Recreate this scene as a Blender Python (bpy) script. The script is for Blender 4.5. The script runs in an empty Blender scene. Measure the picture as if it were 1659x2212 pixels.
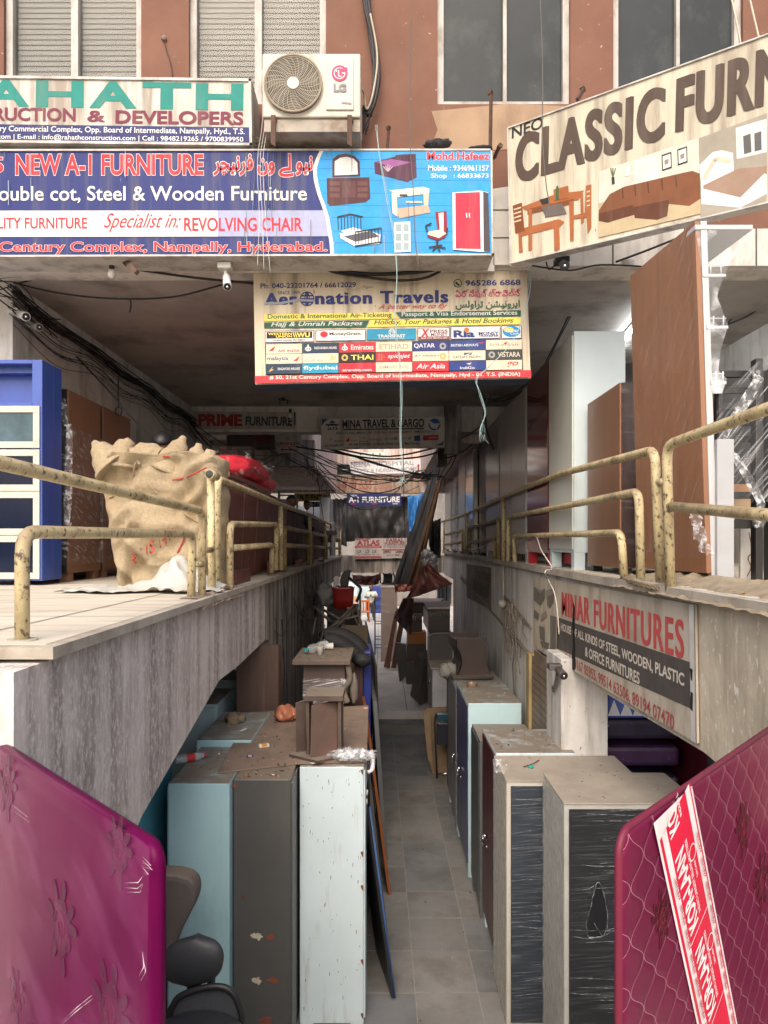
import bpy, bmesh, math, random
from mathutils import Vector, Matrix, noise
random.seed(7)
sc = bpy.context.scene
COL = sc.collection
# ---------------------------------------------------------------- camera, world, sun
F, CX, HY = 1533.0, 832.0, 1170.0      # focal length and vanishing point, measured on a 1659 x 2212 view of the photo
cam = bpy.data.objects.new('camera', bpy.data.cameras.new('camera'))
COL.objects.link(cam)
cam.location = (0, 0, 0); cam.rotation_euler = (math.radians(90), 0, 0)
cam.data.sensor_fit = 'HORIZONTAL'; cam.data.sensor_width = 36
cam.data.lens = 36 * F / 1659
cam.data.shift_x = (829.5 - CX) / 1659
cam.data.shift_y = (HY - 1106) / 1659
cam.data.clip_start = .05; cam.data.clip_end = 1000
sc.camera = cam
W = bpy.data.worlds.new('World'); sc.world = W; W.use_nodes = True
SUN_EL, SUN_AZ = math.radians(44), math.radians(190)     # high, behind the camera
sky = W.node_tree.nodes.new('ShaderNodeTexSky'); sky.sky_type = 'NISHITA'; sky.sun_disc = False
sky.sun_elevation = SUN_EL; sky.sun_rotation = SUN_AZ; sky.air_density = 1.0; sky.dust_density = 6.0; sky.ozone_density = .6
W.node_tree.links.new(sky.outputs[0], W.node_tree.nodes['Background'].inputs[0])
W.node_tree.nodes['Background'].inputs[1].default_value = 0.15
sl = bpy.data.lights.new('sun', 'SUN'); sl.energy = .85; sl.angle = math.radians(60); sl.color = (1, .98, .95)
so = bpy.data.objects.new('sun', sl); COL.objects.link(so)
so.rotation_euler = Vector((-math.sin(SUN_AZ) * math.cos(SUN_EL), -math.cos(SUN_AZ) * math.cos(SUN_EL), -math.sin(SUN_EL))).to_track_quat('-Z', 'Y').to_euler()
sc.view_settings.view_transform = 'Standard'; sc.view_settings.look = 'None'
sc.view_settings.exposure = 0.84; sc.view_settings.gamma = 1
sc.cycles.use_denoising = True
sc.cycles.max_bounces = 10; sc.cycles.diffuse_bounces = 8; sc.cycles.transparent_max_bounces = 12
sc.cycles.sample_clamp_indirect = 4

# ---------------------------------------------------------------- picture measurements -> points in the place
def P(px, py, Y): return Vector(((px - CX) / F * Y, Y, (HY - py) / F * Y))
def PX(px, py, X): return P(px, py, X * F / (px - CX))
def PZ(px, py, z): return P(px, py, z * F / (HY - py))
def conv(sx, ox, oy): return lambda x, y: (ox + sx * x, oy + sx * y)

# ---------------------------------------------------------------- materials
def M(name, col, rough=.6, var=.15, scale=5, stretch=(1, 1, 1), metal=0, bump=0, dirt=None, dust=0, coat=0, col2=None, spots=None, spec=.5, dustcol=(.2, .165, .13)):
    """one paint / plaster / wood: colour with mottling, dirt=(colour, amount, scale, stretch), spots likewise, dust lying on upward faces"""
    m = bpy.data.materials.new(name); m.use_nodes = True
    nt = m.node_tree; N = nt.nodes; L = nt.links; b = N['Principled BSDF']
    tc = N.new('ShaderNodeTexCoord')
    def noise_fac(sc_, st, lo, hi, det=6, off=0):
        mp = N.new('ShaderNodeMapping'); mp.inputs['Scale'].default_value = st; mp.inputs['Location'].default_value = (off, off * .7, off * .3)
        L.new(tc.outputs['Object'], mp.inputs[0])
        n = N.new('ShaderNodeTexNoise'); n.inputs['Scale'].default_value = sc_; n.inputs['Detail'].default_value = det; n.inputs['Roughness'].default_value = .62
        L.new(mp.outputs[0], n.inputs['Vector'])
        r = N.new('ShaderNodeMapRange'); r.inputs['From Min'].default_value = lo; r.inputs['From Max'].default_value = hi
        L.new(n.outputs['Fac'], r.inputs['Value']); return r.outputs[0]
    def mix(fac, a, c):
        x = N.new('ShaderNodeMix'); x.data_type = 'RGBA'
        if hasattr(fac, 'links'): L.new(fac, x.inputs[0])
        else: x.inputs[0].default_value = fac
        for k, v in ((6, a), (7, c)):
            if hasattr(v, 'links'): L.new(v, x.inputs[k])
            else: x.inputs[k].default_value = (*v, 1)
        return x.outputs[2]
    def mul(a, bb):
        x = N.new('ShaderNodeMath'); x.operation = 'MULTIPLY'; x.use_clamp = True
        for k, v in ((0, a), (1, bb)):
            if hasattr(v, 'links'): L.new(v, x.inputs[k])
            else: x.inputs[k].default_value = v
        return x.outputs[0]
    f0 = noise_fac(scale, stretch, .3, .7)
    c2 = col2 or tuple(min(1, c * (1 + var)) for c in col); c1 = tuple(c * (1 - var) for c in col) if not col2 else col
    c = mix(f0, c1, c2); last = f0
    if dirt:
        dc, da, ds, dst = dirt; lo = .62 - .32 * da
        fd = mul(noise_fac(ds, dst, lo, lo + .2, 8, 3), min(1, .45 + da * .5)); c = mix(fd, c, dc); last = fd
    if spots:
        dc, da, ds, dst = spots[:4]; lo = .72 - .25 * da
        c = mix(noise_fac(ds, dst, lo, lo + (spots[4] if len(spots) > 4 else .05), 9, 9), c, dc)
    if dust:
        g = N.new('ShaderNodeNewGeometry'); sp = N.new('ShaderNodeSeparateXYZ'); L.new(g.outputs['Normal'], sp.inputs[0])
        r = N.new('ShaderNodeMapRange'); r.inputs['From Min'].default_value = .5; r.inputs['From Max'].default_value = .95
        L.new(sp.outputs[2], r.inputs[0])
        c = mix(mul(mul(r.outputs[0], noise_fac(7, (1, 1, 1), .15, .5, 8, 5)), dust), c, dustcol)
    L.new(c, b.inputs['Base Color'])
    b.inputs['Roughness'].default_value = rough; b.inputs['Metallic'].default_value = metal
    b.inputs['Specular IOR Level'].default_value = spec
    if coat: b.inputs['Coat Weight'].default_value = coat; b.inputs['Coat Roughness'].default_value = .12
    if bump:
        bp = N.new('ShaderNodeBump'); bp.inputs['Strength'].default_value = bump; bp.inputs['Distance'].default_value = .02
        L.new(noise_fac(scale * 3, stretch, 0, 1, 8, 1), bp.inputs['Height']); L.new(bp.outputs[0], b.inputs['Normal'])
    return m
def film_mat(name, scale=9, stretch=(1, 1, 9), rot=(0, 0, 0), lo=.5, hi=.75, mx=.55, base=.06, col=(.85, .87, .9), rough=.2):
    """stretched cling film: clear, its gloss painted in as whitish tension streaks"""
    m = bpy.data.materials.new(name); m.use_nodes = True; nt = m.node_tree; N = nt.nodes; L = nt.links
    b = N['Principled BSDF']; b.inputs['Base Color'].default_value = (*col, 1); b.inputs['Roughness'].default_value = rough
    t = N.new('ShaderNodeBsdfTransparent'); mx_ = N.new('ShaderNodeMixShader')
    tc = N.new('ShaderNodeTexCoord'); mp = N.new('ShaderNodeMapping'); mp.inputs['Scale'].default_value = stretch; mp2 = N.new('ShaderNodeMapping'); mp2.inputs['Rotation'].default_value = rot
    n = N.new('ShaderNodeTexNoise'); n.inputs['Scale'].default_value = scale; n.inputs['Detail'].default_value = 5
    L.new(tc.outputs['Object'], mp2.inputs[0]); L.new(mp2.outputs[0], mp.inputs[0]); L.new(mp.outputs[0], n.inputs['Vector'])
    r = N.new('ShaderNodeMapRange'); r.inputs[1].default_value = lo; r.inputs[2].default_value = hi; r.inputs[3].default_value = base; r.inputs[4].default_value = mx
    L.new(n.outputs['Fac'], r.inputs[0]); L.new(r.outputs[0], mx_.inputs[0]); L.new(t.outputs[0], mx_.inputs[1]); L.new(b.outputs[0], mx_.inputs[2])
    bp = N.new('ShaderNodeBump'); bp.inputs['Strength'].default_value = .6; bp.inputs['Distance'].default_value = .01
    L.new(n.outputs['Fac'], bp.inputs['Height']); L.new(bp.outputs[0], b.inputs['Normal'])
    L.new(mx_.outputs[0], N['Material Output'].inputs[0]); return m
def emit_mat(name, col, s):
    m = bpy.data.materials.new(name); m.use_nodes = True; b = m.node_tree.nodes['Principled BSDF']
    b.inputs['Emission Color'].default_value = (*col, 1); b.inputs['Emission Strength'].default_value = s; return m
def glass_mat(name, col, rough=.05, alpha=.35):
    m = bpy.data.materials.new(name); m.use_nodes = True; nt = m.node_tree; b = nt.nodes['Principled BSDF']
    b.inputs['Base Color'].default_value = (*col, 1); b.inputs['Roughness'].default_value = rough; b.inputs['Alpha'].default_value = alpha
    return m
_flat = {}
def C(r, g, b_, rough=.55):
    """faded printing ink"""
    k = (r, g, b_, rough)
    if k not in _flat: _flat[k] = M('ink', (r, g, b_), rough, .12, 9, dirt=(tuple(.6 * v + .4 * w for v, w in zip((r, g, b_), (.24, .21, .17))), .3, 5, (2, 1, .2)), spec=.2)
    return _flat[k]

# ---------------------------------------------------------------- mesh building
class G:
    def __init__(s): s.bm = bmesh.new(); s.mats = []
    def mi(s, m):
        if m not in s.mats: s.mats.append(m)
        return s.mats.index(m)
    def face(s, pts, m):
        try: f = s.bm.faces.new([s.bm.verts.new(p) for p in pts])
        except ValueError: return
        f.material_index = s.mi(m); return f
    def mesh(s, V, Fs, m, smooth=False):
        vs = [s.bm.verts.new(v) for v in V]; k = s.mi(m)
        for f in Fs:
            try: q = s.bm.faces.new([vs[i] for i in f]); q.material_index = k; q.smooth = smooth
            except ValueError: pass
    def hexa(s, p, m, bev=0):
        """8 corners: bottom 4 then top 4"""
        vs = [s.bm.verts.new(q) for q in p]; k = s.mi(m); fs = []
        for f in ((3, 2, 1, 0), (4, 5, 6, 7), (0, 1, 5, 4), (1, 2, 6, 5), (2, 3, 7, 6), (3, 0, 4, 7)):
            q = s.bm.faces.new([vs[i] for i in f]); q.material_index = k; fs.append(q)
        bmesh.ops.recalc_face_normals(s.bm, faces=fs)
        if bev:
            ed = list({e for f in fs for e in f.edges})
            bmesh.ops.bevel(s.bm, geom=ed, offset=bev, segments=2, profile=.5, affect='EDGES', material=-1)
    def box(s, x0, x1, y0, y1, z0, z1, m, bev=0):
        s.hexa([(x0, y0, z0), (x1, y0, z0), (x1, y1, z0), (x0, y1, z0), (x0, y0, z1), (x1, y0, z1), (x1, y1, z1), (x0, y1, z1)], m, bev)
    def prism(s, pts, vec, m, bev=0):
        """flat outline pushed along vec"""
        n = len(pts); v = Vector(vec); a = [s.bm.verts.new(Vector(p)) for p in pts]; b = [s.bm.verts.new(Vector(p) + v) for p in pts]
        k = s.mi(m); fs = [s.bm.faces.new(a[::-1]), s.bm.faces.new(b)]
        for i in range(n): fs.append(s.bm.faces.new((a[i], a[(i + 1) % n], b[(i + 1) % n], b[i])))
        for f in fs: f.material_index = k
        bmesh.ops.recalc_face_normals(s.bm, faces=fs)
        if bev: bmesh.ops.bevel(s.bm, geom=list({e for f in fs for e in f.edges}), offset=bev, segments=2, profile=.5, affect='EDGES', material=-1)
    def tube(s, pts, r, m, seg=8, cap=True, taper=None):
        pts = [Vector(p) for p in pts]; k = s.mi(m); rings = []; up = None
        for i, p in enumerate(pts):
            d = (pts[min(i + 1, len(pts) - 1)] - pts[max(i - 1, 0)])
            if d.length < 1e-9: d = Vector((0, 0, 1))
            d.normalize()
            if up is None: up = d.orthogonal().normalized()
            up = (up - d * up.dot(d)); up = up.normalized() if up.length > 1e-6 else d.orthogonal().normalized()
            w = d.cross(up); rr = (taper[i] if taper else r)
            rings.append([s.bm.verts.new(p + (up * math.cos(a) + w * math.sin(a)) * rr) for a in (j * 2 * math.pi / seg for j in range(seg))])
        for a, b in zip(rings, rings[1:]):
            for j in range(seg):
                f = s.bm.faces.new((a[j], a[(j + 1) % seg], b[(j + 1) % seg], b[j])); f.material_index = k; f.smooth = True
        if cap and len(rings) > 1:
            for rg in (rings[0][::-1], rings[-1]):
                f = s.bm.faces.new(rg); f.material_index = k
    def ball(s, c, r, m, sc_=(1, 1, 1), sub=2, rough=0, freq=3, seed=0):
        k = s.mi(m); r_ = bmesh.ops.create_icosphere(s.bm, subdivisions=sub, radius=1)
        for v in r_['verts']:
            n = v.co.copy(); d = 1 + (rough * noise.noise(n * freq + Vector((seed, seed * 2.3, 0))) if rough else 0)
            v.co = Vector((c[0] + n.x * r * sc_[0] * d, c[1] + n.y * r * sc_[1] * d, c[2] + n.z * r * sc_[2] * d))
        for f in {f for v in r_['verts'] for f in v.link_faces}: f.material_index = k; f.smooth = True
    def loft(s, rings, m, cap=True, smooth=True):
        k = s.mi(m); R = [[s.bm.verts.new(p) for p in r] for r in rings]; n = len(R[0])
        for a, b in zip(R, R[1:]):
            for j in range(n):
                f = s.bm.faces.new((a[j], a[(j + 1) % n], b[(j + 1) % n], b[j])); f.material_index = k; f.smooth = smooth
        if cap:
            for q in (R[0][::-1], R[-1]): f = s.bm.faces.new(q); f.material_index = k; f.smooth = smooth
    def sheet(s, nu, nv, fn, m, smooth=True, thick=0):
        V = [s.bm.verts.new(fn(i / nu, j / nv)) for j in range(nv + 1) for i in range(nu + 1)]; k = s.mi(m); fs = []
        for j in range(nv):
            for i in range(nu):
                a = j * (nu + 1) + i; f = s.bm.faces.new((V[a], V[a + 1], V[a + nu + 2], V[a + nu + 1])); f.material_index = k; f.smooth = smooth; fs.append(f)
        if thick:
            bmesh.ops.recalc_face_normals(s.bm, faces=fs)
            bmesh.ops.solidify(s.bm, geom=fs, thickness=thick)
    def pix(s, px, Y, m, d):
        """outline given as picture points at one distance, with real depth d going back"""
        s.prism([P(x, y, Y) for x, y in px], (0, d, 0), m)
def catmull(pts, n=6):
    pts = [Vector(p) for p in pts]; out = []
    for i in range(len(pts) - 1):
        p0, p1, p2, p3 = pts[max(i - 1, 0)], pts[i], pts[i + 1], pts[min(i + 2, len(pts) - 1)]
        for k in range(n):
            t = k / n; out.append(.5 * ((2 * p1) + (p2 - p0) * t + (2 * p0 - 5 * p1 + 4 * p2 - p3) * t * t + (3 * p1 - p0 - 3 * p2 + p3) * t ** 3))
    return out + [pts[-1]]
def bend(pts, r=.08, n=4):
    """polyline with its corners rounded like bent pipe"""
    pts = [Vector(p) for p in pts]; out = [pts[0]]
    for a, b, c in zip(pts, pts[1:], pts[2:]):
        u = (a - b); w = (c - b); q = min(r, u.length * .45, w.length * .45); s_ = b + u.normalized() * q; e = b + w.normalized() * q
        for k in range(n + 1):
            t = k / n; out.append(s_ * (1 - t) ** 2 + b * 2 * t * (1 - t) + e * t * t)
    return out + [pts[-1]]
def sag(a, b, d, n=10):
    a, b = Vector(a), Vector(b)
    return [a.lerp(b, i / n) - Vector((0, 0, d * 4 * (i / n) * (1 - i / n))) for i in range(n + 1)]

# ---------------------------------------------------------------- objects
BASE = {}
def link(name, me, parent, base):
    o = bpy.data.objects.new(name, me); COL.objects.link(o)
    if parent: o.parent = parent
    else: o.location = base
    BASE[o] = Vector(base); return o
def finish(g, name, base):
    me = bpy.data.meshes.new(name); g.bm.normal_update(); g.bm.transform(Matrix.Translation(-Vector(base))); g.bm.to_mesh(me); g.bm.free()
    for m in g.mats: me.materials.append(m)
    return me
def thing(name, label, cat, base, group=None):
    o = bpy.data.objects.new(name, None); COL.objects.link(o); o.location = base; o.empty_display_size = .1
    o['label'] = label; o['category'] = cat
    if group: o['group'] = group
    BASE[o] = Vector(base); return o
def part(name, g, parent, label=None):
    o = link(name, finish(g, name, BASE[parent]), parent, BASE[parent])
    if label: o['label'] = label
    return o
def single(name, g, label, cat, group=None, kind=None):
    vs = [v.co for v in g.bm.verts]
    base = (sum(v.x for v in vs) / len(vs), sum(v.y for v in vs) / len(vs), min(v.z for v in vs))
    o = link(name, finish(g, name, base), None, base)
    if label: o['label'] = label
    if cat: o['category'] = cat
    if group: o['group'] = group
    if kind: o['kind'] = kind
    return o
def structure(name, g): return single(name, g, None, None, None, 'structure')
def one(name, label, cat, fn, group=None):
    g = G(); fn(g); return single(name, g, label, cat, group)

# ---------------------------------------------------------------- flat lettering
_tc = {}
def glyphs(body, bold=0, shear=0, res=3, sp=1):
    k = (body, bold, shear, res, sp)
    if k not in _tc:
        c = bpy.data.curves.new('t', 'FONT'); c.body = body; c.offset = bold; c.shear = shear; c.resolution_u = res; c.space_character = sp; c.fill_mode = 'FRONT'
        o = bpy.data.objects.new('t', c); COL.objects.link(o)
        bpy.context.view_layer.update()
        me = bpy.data.meshes.new_from_object(o.evaluated_get(bpy.context.evaluated_depsgraph_get()))
        V = [(v.co.x, v.co.y) for v in me.vertices]; Fs = [tuple(p.vertices) for p in me.polygons]
        bpy.data.objects.remove(o); bpy.data.curves.remove(c); bpy.data.meshes.remove(me)
        _tc[k] = (V, Fs)
    return _tc[k]
class Sign:
    """a flat sign in the place; art is measured in the picture and carried onto its plane"""
    def __init__(s, name, label, cat, q, Y=None, plane=None, thick=.06, face=None, edge=None, group=None, cv=None, back=None, rim=0):
        s.cv = cv or (lambda x, y: (x, y)); s.lift = .003
        s.p0, s.n = plane if plane else (Vector((0, Y, 0)), Vector((0, -1, 0)))
        s.p0 = Vector(s.p0); s.n = Vector(s.n).normalized()
        A, B, Cc, D = [s.hit(*s.cv(*p)) for p in q]
        s.o = A; s.eu = (B - A).normalized(); s.ev = s.eu.cross(s.n).normalized()
        if s.ev.z > 0: s.ev = -s.ev
        s.q = [A, B, Cc, D]
        base = min((A, B, Cc, D), key=lambda v: v.z)
        s.t = thing(name, label, cat, base, group)
        g = G(); g.prism([A, B, Cc, D], -s.n * thick, edge or face)
        part('panel', g, s.t)
        g = G(); g.face([p + s.n * .0015 for p in (A, B, Cc, D)], face); part('face', g, s.t)
        if rim:
            g = G(); c_ = (A + B + Cc + D) / 4
            for a, b in ((A, B), (B, Cc), (Cc, D), (D, A)):
                d = (b - a).normalized(); w = s.n.cross(d).normalized() * rim
                if w.dot(c_ - a) < 0: w = -w
                g.prism([a + s.n * .002, b + s.n * .002, b + w + s.n * .002, a + w + s.n * .002], s.n * .012, edge)
            part('frame', g, s.t)
        s.g = {}
    def hit(s, px, py):
        d = P(px, py, 1); return d * (s.p0.dot(s.n) / d.dot(s.n))
    def uv(s, x, y):
        w = s.hit(*s.cv(x, y)) - s.o; return w.dot(s.eu), w.dot(s.ev)
    def pt(s, u, v, l): return s.o + s.eu * u + s.ev * v + s.n * l
    def layer(s, k):
        if k == 'picture': k = 'picture#%d' % getattr(s, 'sec', 0)
        return s.g.setdefault(k, G())
    def nextpic(s): s.sec = getattr(s, 'sec', 0) + 1
    def poly(s, pts, m, k='picture', up=0):
        s.lift += .00012
        s.layer(k).face([s.hit(*s.cv(*p)) + s.n * (s.lift + up) for p in pts], m)
    def rect(s, x0, y0, x1, y1, m, k='picture'):
        """a rectangle along the sign's own edges, from its picture top left to bottom right"""
        u0, v0 = s.uv(x0, y0); u1 = s.uv(x1, y0)[0]; v1 = s.uv(x0, y1)[1]; s.lift += .00012
        s.layer(k).face([s.pt(u, v, s.lift) for u, v in ((u0, v0), (u1, v0), (u1, v1), (u0, v1))], m)
    def disc(s, x, y, r, m, k='picture', ry=None, n=24, r_in=0):
        s.lift += .00012
        pp = [(x + r * math.cos(a), y + (ry or r) * math.sin(a)) for a in (i * 2 * math.pi / n for i in range(n))]
        if not r_in: s.layer(k).face([s.hit(*s.cv(*p)) + s.n * s.lift for p in pp], m)
        else:
            qq = [(x + (px - x) * r_in, y + (py - y) * r_in) for px, py in pp]
            for i in range(n):
                j = (i + 1) % n; s.layer(k).face([s.hit(*s.cv(*p)) + s.n * s.lift for p in (pp[i], pp[j], qq[j], qq[i])], m)
    def line(s, pts, w, m, k='picture'):
        s.lift += .00012; W3 = [s.hit(*s.cv(*p)) + s.n * s.lift for p in pts]; g = s.layer(k)
        for a, b in zip(W3, W3[1:]):
            d = (b - a)
            if d.length < 1e-6: continue
            t = d.normalized().cross(s.n) * w / 2; g.face([a - t, b - t, b + t, a + t], m)
    def txt(s, body, x0, x1, yc, h, m, bold=0, shear=0, k='lettering', out=None, res=4, wave=None, fat=0):
        """yc, h measured at the left end"""
        s.nt = getattr(s, 'nt', 0) + 1; k = '%s#%d' % (k, s.nt)
        if out: s._t(body, x0, x1, yc, h, out[0], bold + out[1], shear, k, res, (bold, out[1]), wave)
        s._t(body, x0, x1, yc, h, m, bold, shear, k, res, None, wave, 1.14 if fat else 1)
        for q in ((fat, -fat) if fat else ()): s._t(body, x0 + q, x1 + q, yc, h, m, bold, shear, k, res, None, wave, 1.14)
    def _t(s, body, x0, x1, yc, h, m, bold, shear, k, res, ref, wave=None, sp=1):
        V, Fs = glyphs(body, bold, shear, res, sp); R = glyphs(body, ref[0], shear, res)[0] if ref else V
        if not R: return
        ax, bx = min(v[0] for v in R), max(v[0] for v in R); ay, by = min(v[1] for v in R), max(v[1] for v in R)
        u0, vc = s.uv(x0, yc); u1 = s.uv(x1, yc)[0]; hh = abs(s.uv(x0, yc + h / 2)[1] - s.uv(x0, yc - h / 2)[1])
        s.lift += .0003; su, sv = (u1 - u0) / (bx - ax), hh / (by - ay); pts = []
        for x, y in V:
            u = u0 + (x - ax) * su; v = vc + hh / 2 - (y - ay) * sv
            w = wave(u, v) if wave else 0
            pts.append(s.pt(u, v, s.lift + w))
        s.layer(k).mesh(pts, Fs, m)
    def done(s):
        for k, g in s.g.items(): part(k.split('#')[0], g, s.t)
        return s.t
# ---------------------------------------------------------------- shared materials
terra = M('terracotta_wall', (.145, .064, .041), .85, .12, 2.2, col2=(.195, .092, .06), bump=.15, dirt=((.12, .07, .05), .3, 1.6, (1, 1, .3)), spots=((.5, .4, .33), .2, 22, (1, 1, 1)))
tan = M('bare_render', (.33, .225, .145), .9, .12, 3, bump=.2, dirt=((.2, .13, .09), .3, 4, (1, 1, .4)))
plaster = M('old_plaster', (.64, .61, .56), .9, .18, 2, bump=.25, dirt=((.2, .17, .15), .4, 3, (1.5, 1.5, .3)), spots=((.6, .57, .52), .1, 18, (1, 1, 1)))
stainwall = M('rain_stained_plaster', (.6, .54, .5), .92, .14, 2.5, bump=.5, dirt=((.2, .165, .145), .64, 2.0, (2.8, 2.8, .17)), spots=((.72, .67, .64), .98, 52, (1, 1, .5), .24))
creamwall = M('speckled_plaster', (.52, .45, .34), .92, .14, 4, bump=.35, dirt=((.16, .13, .08), .35, 3, (2, 2, .3)), spots=((.68, .63, .54), .5, 30, (1, 1, .45)))
whitewall = M('limewashed_wall', (.6, .58, .55), .9, .12, 3, bump=.3, dirt=((.22, .2, .18), .46, 3, (2, 2, .25)), spots=((.1, .085, .075), .3, 24, (1, 1, .6)))
darkwall = M('sooty_plaster', (.4, .36, .325), .92, .25, 2, bump=.3, dirt=((.05, .042, .038), .7, 3, (2.5, 2.5, .2)), spots=((.4, .37, .34), .1, 22, (1, 1, .5)))
ceilm = M('sooty_ceiling', (.42, .39, .36), .95, .15, 1.2, bump=.2, dirt=((.1, .09, .08), .4, 1.3, (1, 1, 1)))
wellwall = M('pink_wash_wall', (.66, .53, .47), .9, .1, 3, dirt=((.22, .17, .15), .5, 3, (3, 3, .2)))
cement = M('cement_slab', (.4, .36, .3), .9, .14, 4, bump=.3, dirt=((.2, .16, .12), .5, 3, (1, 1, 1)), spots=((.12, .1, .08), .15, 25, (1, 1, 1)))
lime_floor = M('worn_stone_slabs', (.55, .5, .41), .8, .1, 2.5, (.4, 2, 1), bump=.1, dirt=((.3, .25, .19), .45, 3, (.5, 2, 1)), spots=((.2, .16, .12), .1, 30, (1, 1, 1)))
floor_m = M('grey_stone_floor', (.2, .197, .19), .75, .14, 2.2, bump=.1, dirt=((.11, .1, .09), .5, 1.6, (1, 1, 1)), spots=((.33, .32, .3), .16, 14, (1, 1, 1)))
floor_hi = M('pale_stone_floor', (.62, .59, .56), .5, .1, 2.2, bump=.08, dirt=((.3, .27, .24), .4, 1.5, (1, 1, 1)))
joint = M('floor_joint', (.27, .255, .24), .9, .2, 10)
darkjoint = M('slab_joint', (.12, .1, .085), .9, .2, 10)
steelwhite = M('weathered_white_frame', (.42, .4, .37), .6, .08, 6, dirt=((.2, .16, .13), .5, 9, (1, 1, .4)))
blindm = M('slatted_blind', (.42, .4, .35), .8, .1, 5)
blindgap = M('blind_gap', (.2, .19, .17), .8, .1, 5)
panedark = M('dusty_dark_pane', (.035, .04, .043), .25, .15, 1.2, dirt=((.075, .08, .08), .32, 3.5, (1, 1, .7)), spots=((.2, .2, .19), .05, 9, (1, 1, 1)), spec=.12)
blackm = M('black_plastic', (.02, .02, .022), .45, .2, 5)
rubber = M('black_cable', (.018, .017, .017), .6, .2, 9)
rust = M('rusty_iron', (.09, .05, .035), .85, .3, 9, bump=.3)
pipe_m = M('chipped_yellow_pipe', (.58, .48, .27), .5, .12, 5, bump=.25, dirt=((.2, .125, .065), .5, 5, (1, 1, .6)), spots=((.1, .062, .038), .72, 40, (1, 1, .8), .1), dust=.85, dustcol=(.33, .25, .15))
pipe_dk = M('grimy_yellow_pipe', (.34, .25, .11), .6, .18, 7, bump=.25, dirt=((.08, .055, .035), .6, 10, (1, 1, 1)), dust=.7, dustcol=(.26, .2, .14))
shutter_m = M('brown_shutter', (.2, .15, .11), .6, .15, 4, dirt=((.07, .05, .04), .4, 5, (1, 1, .3)))
ochre = M('ochre_frame', (.33, .25, .11), .8, .15, 4, dirt=((.1, .08, .05), .5, 4, (1, 1, .4)))
paleblue = M('pale_blue_enamel', (.42, .58, .62), .4, .06, 2, dirt=((.3, .36, .36), .2, 4, (1, 1, .3)), dust=.95)
skyblue = M('light_blue_enamel', (.36, .55, .6), .42, .05, 2, dirt=((.22, .36, .4), .25, 3, (1, 1, .3)), dust=.95)
whiteen = M('scuffed_white_enamel', (.56, .66, .7), .45, .06, 2, dirt=((.32, .3, .26), .22, 14, (1, 1, .12)), spots=((.16, .1, .07), .16, 16, (1, 1, .35)), dust=.95)
greyen = M('charcoal_enamel', (.075, .075, .073), .45, .12, 2, dirt=((.12, .11, .1), .3, 2.5, (1, 1, .5)), spots=((.14, .05, .03), .08, 5, (1, 1, 1)), dust=.95)
maroon_en = M('maroon_enamel', (.13, .016, .024), .12, .15, 1.5, coat=.6, dust=.8)
greysteel = M('grey_satin_steel', (.42, .42, .41), .28, .08, 1.2, metal=.15, dust=.7)
silver = M('silver_mirror_door', (.6, .6, .62), .12, .06, 2, metal=.9)
chrome = M('chrome', (.7, .7, .72), .15, .05, 4, metal=1)
brownlam = M('brown_laminate', (.22, .105, .055), .42, .1, 2, (6, 6, .5), dirt=((.2, .1, .055), .3, 6, (4, 4, .4)), dust=.5)
darkbrown = M('dark_brown_board', (.075, .05, .04), .6, .2, 3, dirt=((.13, .1, .08), .4, 4, (1, 1, 1)), dust=.95)
maroonwood = M('maroon_wood', (.16, .048, .038), .45, .14, 3, (4, 4, .5), dirt=((.06, .02, .018), .4, 4, (4, 4, .4)), dust=.6)
whitelam = M('white_laminate', (.44, .45, .46), .35, .04, 3, dirt=((.5, .5, .5), .15, 6, (1, 1, .4)))
navy = M('navy_enamel', (.04, .05, .13), .3, .12, 2, dust=.9)
royal = M('royal_blue_laminate', (.045, .09, .36), .4, .12, 2, dirt=((.03, .05, .2), .3, 4, (1, 1, .4)))
film_d = film_mat('film_wrap_diagonal', 5, (1, .8, 26), (math.radians(55), 0, 0), .54, .82, .12, .008)
film_h = film_mat('film_wrap_level', 6, (1, 1, 16), (0, 0, 0), .5, .72, .75, .1)
film_v = film_mat('film_fan', 6, (1.2, 1.2, 1.2), (0, math.radians(35), 0), .48, .7, .55, .1)
poly_m = film_mat('crumpled_polythene', 22, (1, 1, 1), (0, 0, 0), .46, .7, .7, .08)
# ---------------------------------------------------------------- levels
XL, XR, ZL, ZR, ZF, ZU, YF, ZC = -1.22, 1.62, -.37, -.25, -3.6, -3.28, 6.0, 2.34
g = G(); g.face([(-150, -150, -3.75), (150, -150, -3.75), (150, 250, -3.75), (-150, 250, -3.75)], cement); structure('ground', g)
g = G(); g.box(-30, 30, -40, 2.35, -3.7, -2.1, cement); structure('street', g)
g = G()
for i in range(4): g.box(-1.2, 1.6, 2.35 + i * .55, 2.9 + i * .55, -3.7, -2.47 - i * .3, cement)
structure('entry_steps', g)
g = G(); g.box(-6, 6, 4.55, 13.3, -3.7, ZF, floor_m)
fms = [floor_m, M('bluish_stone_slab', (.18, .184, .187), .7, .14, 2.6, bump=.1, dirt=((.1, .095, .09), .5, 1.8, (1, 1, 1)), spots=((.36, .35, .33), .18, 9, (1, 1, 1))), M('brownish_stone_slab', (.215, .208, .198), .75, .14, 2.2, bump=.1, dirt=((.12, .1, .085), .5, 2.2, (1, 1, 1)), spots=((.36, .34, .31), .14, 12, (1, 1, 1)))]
rf = random.Random(3); xsl = [-1.15, -.72, -.25, .2, .7, 1.55]; y = 4.6
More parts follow.
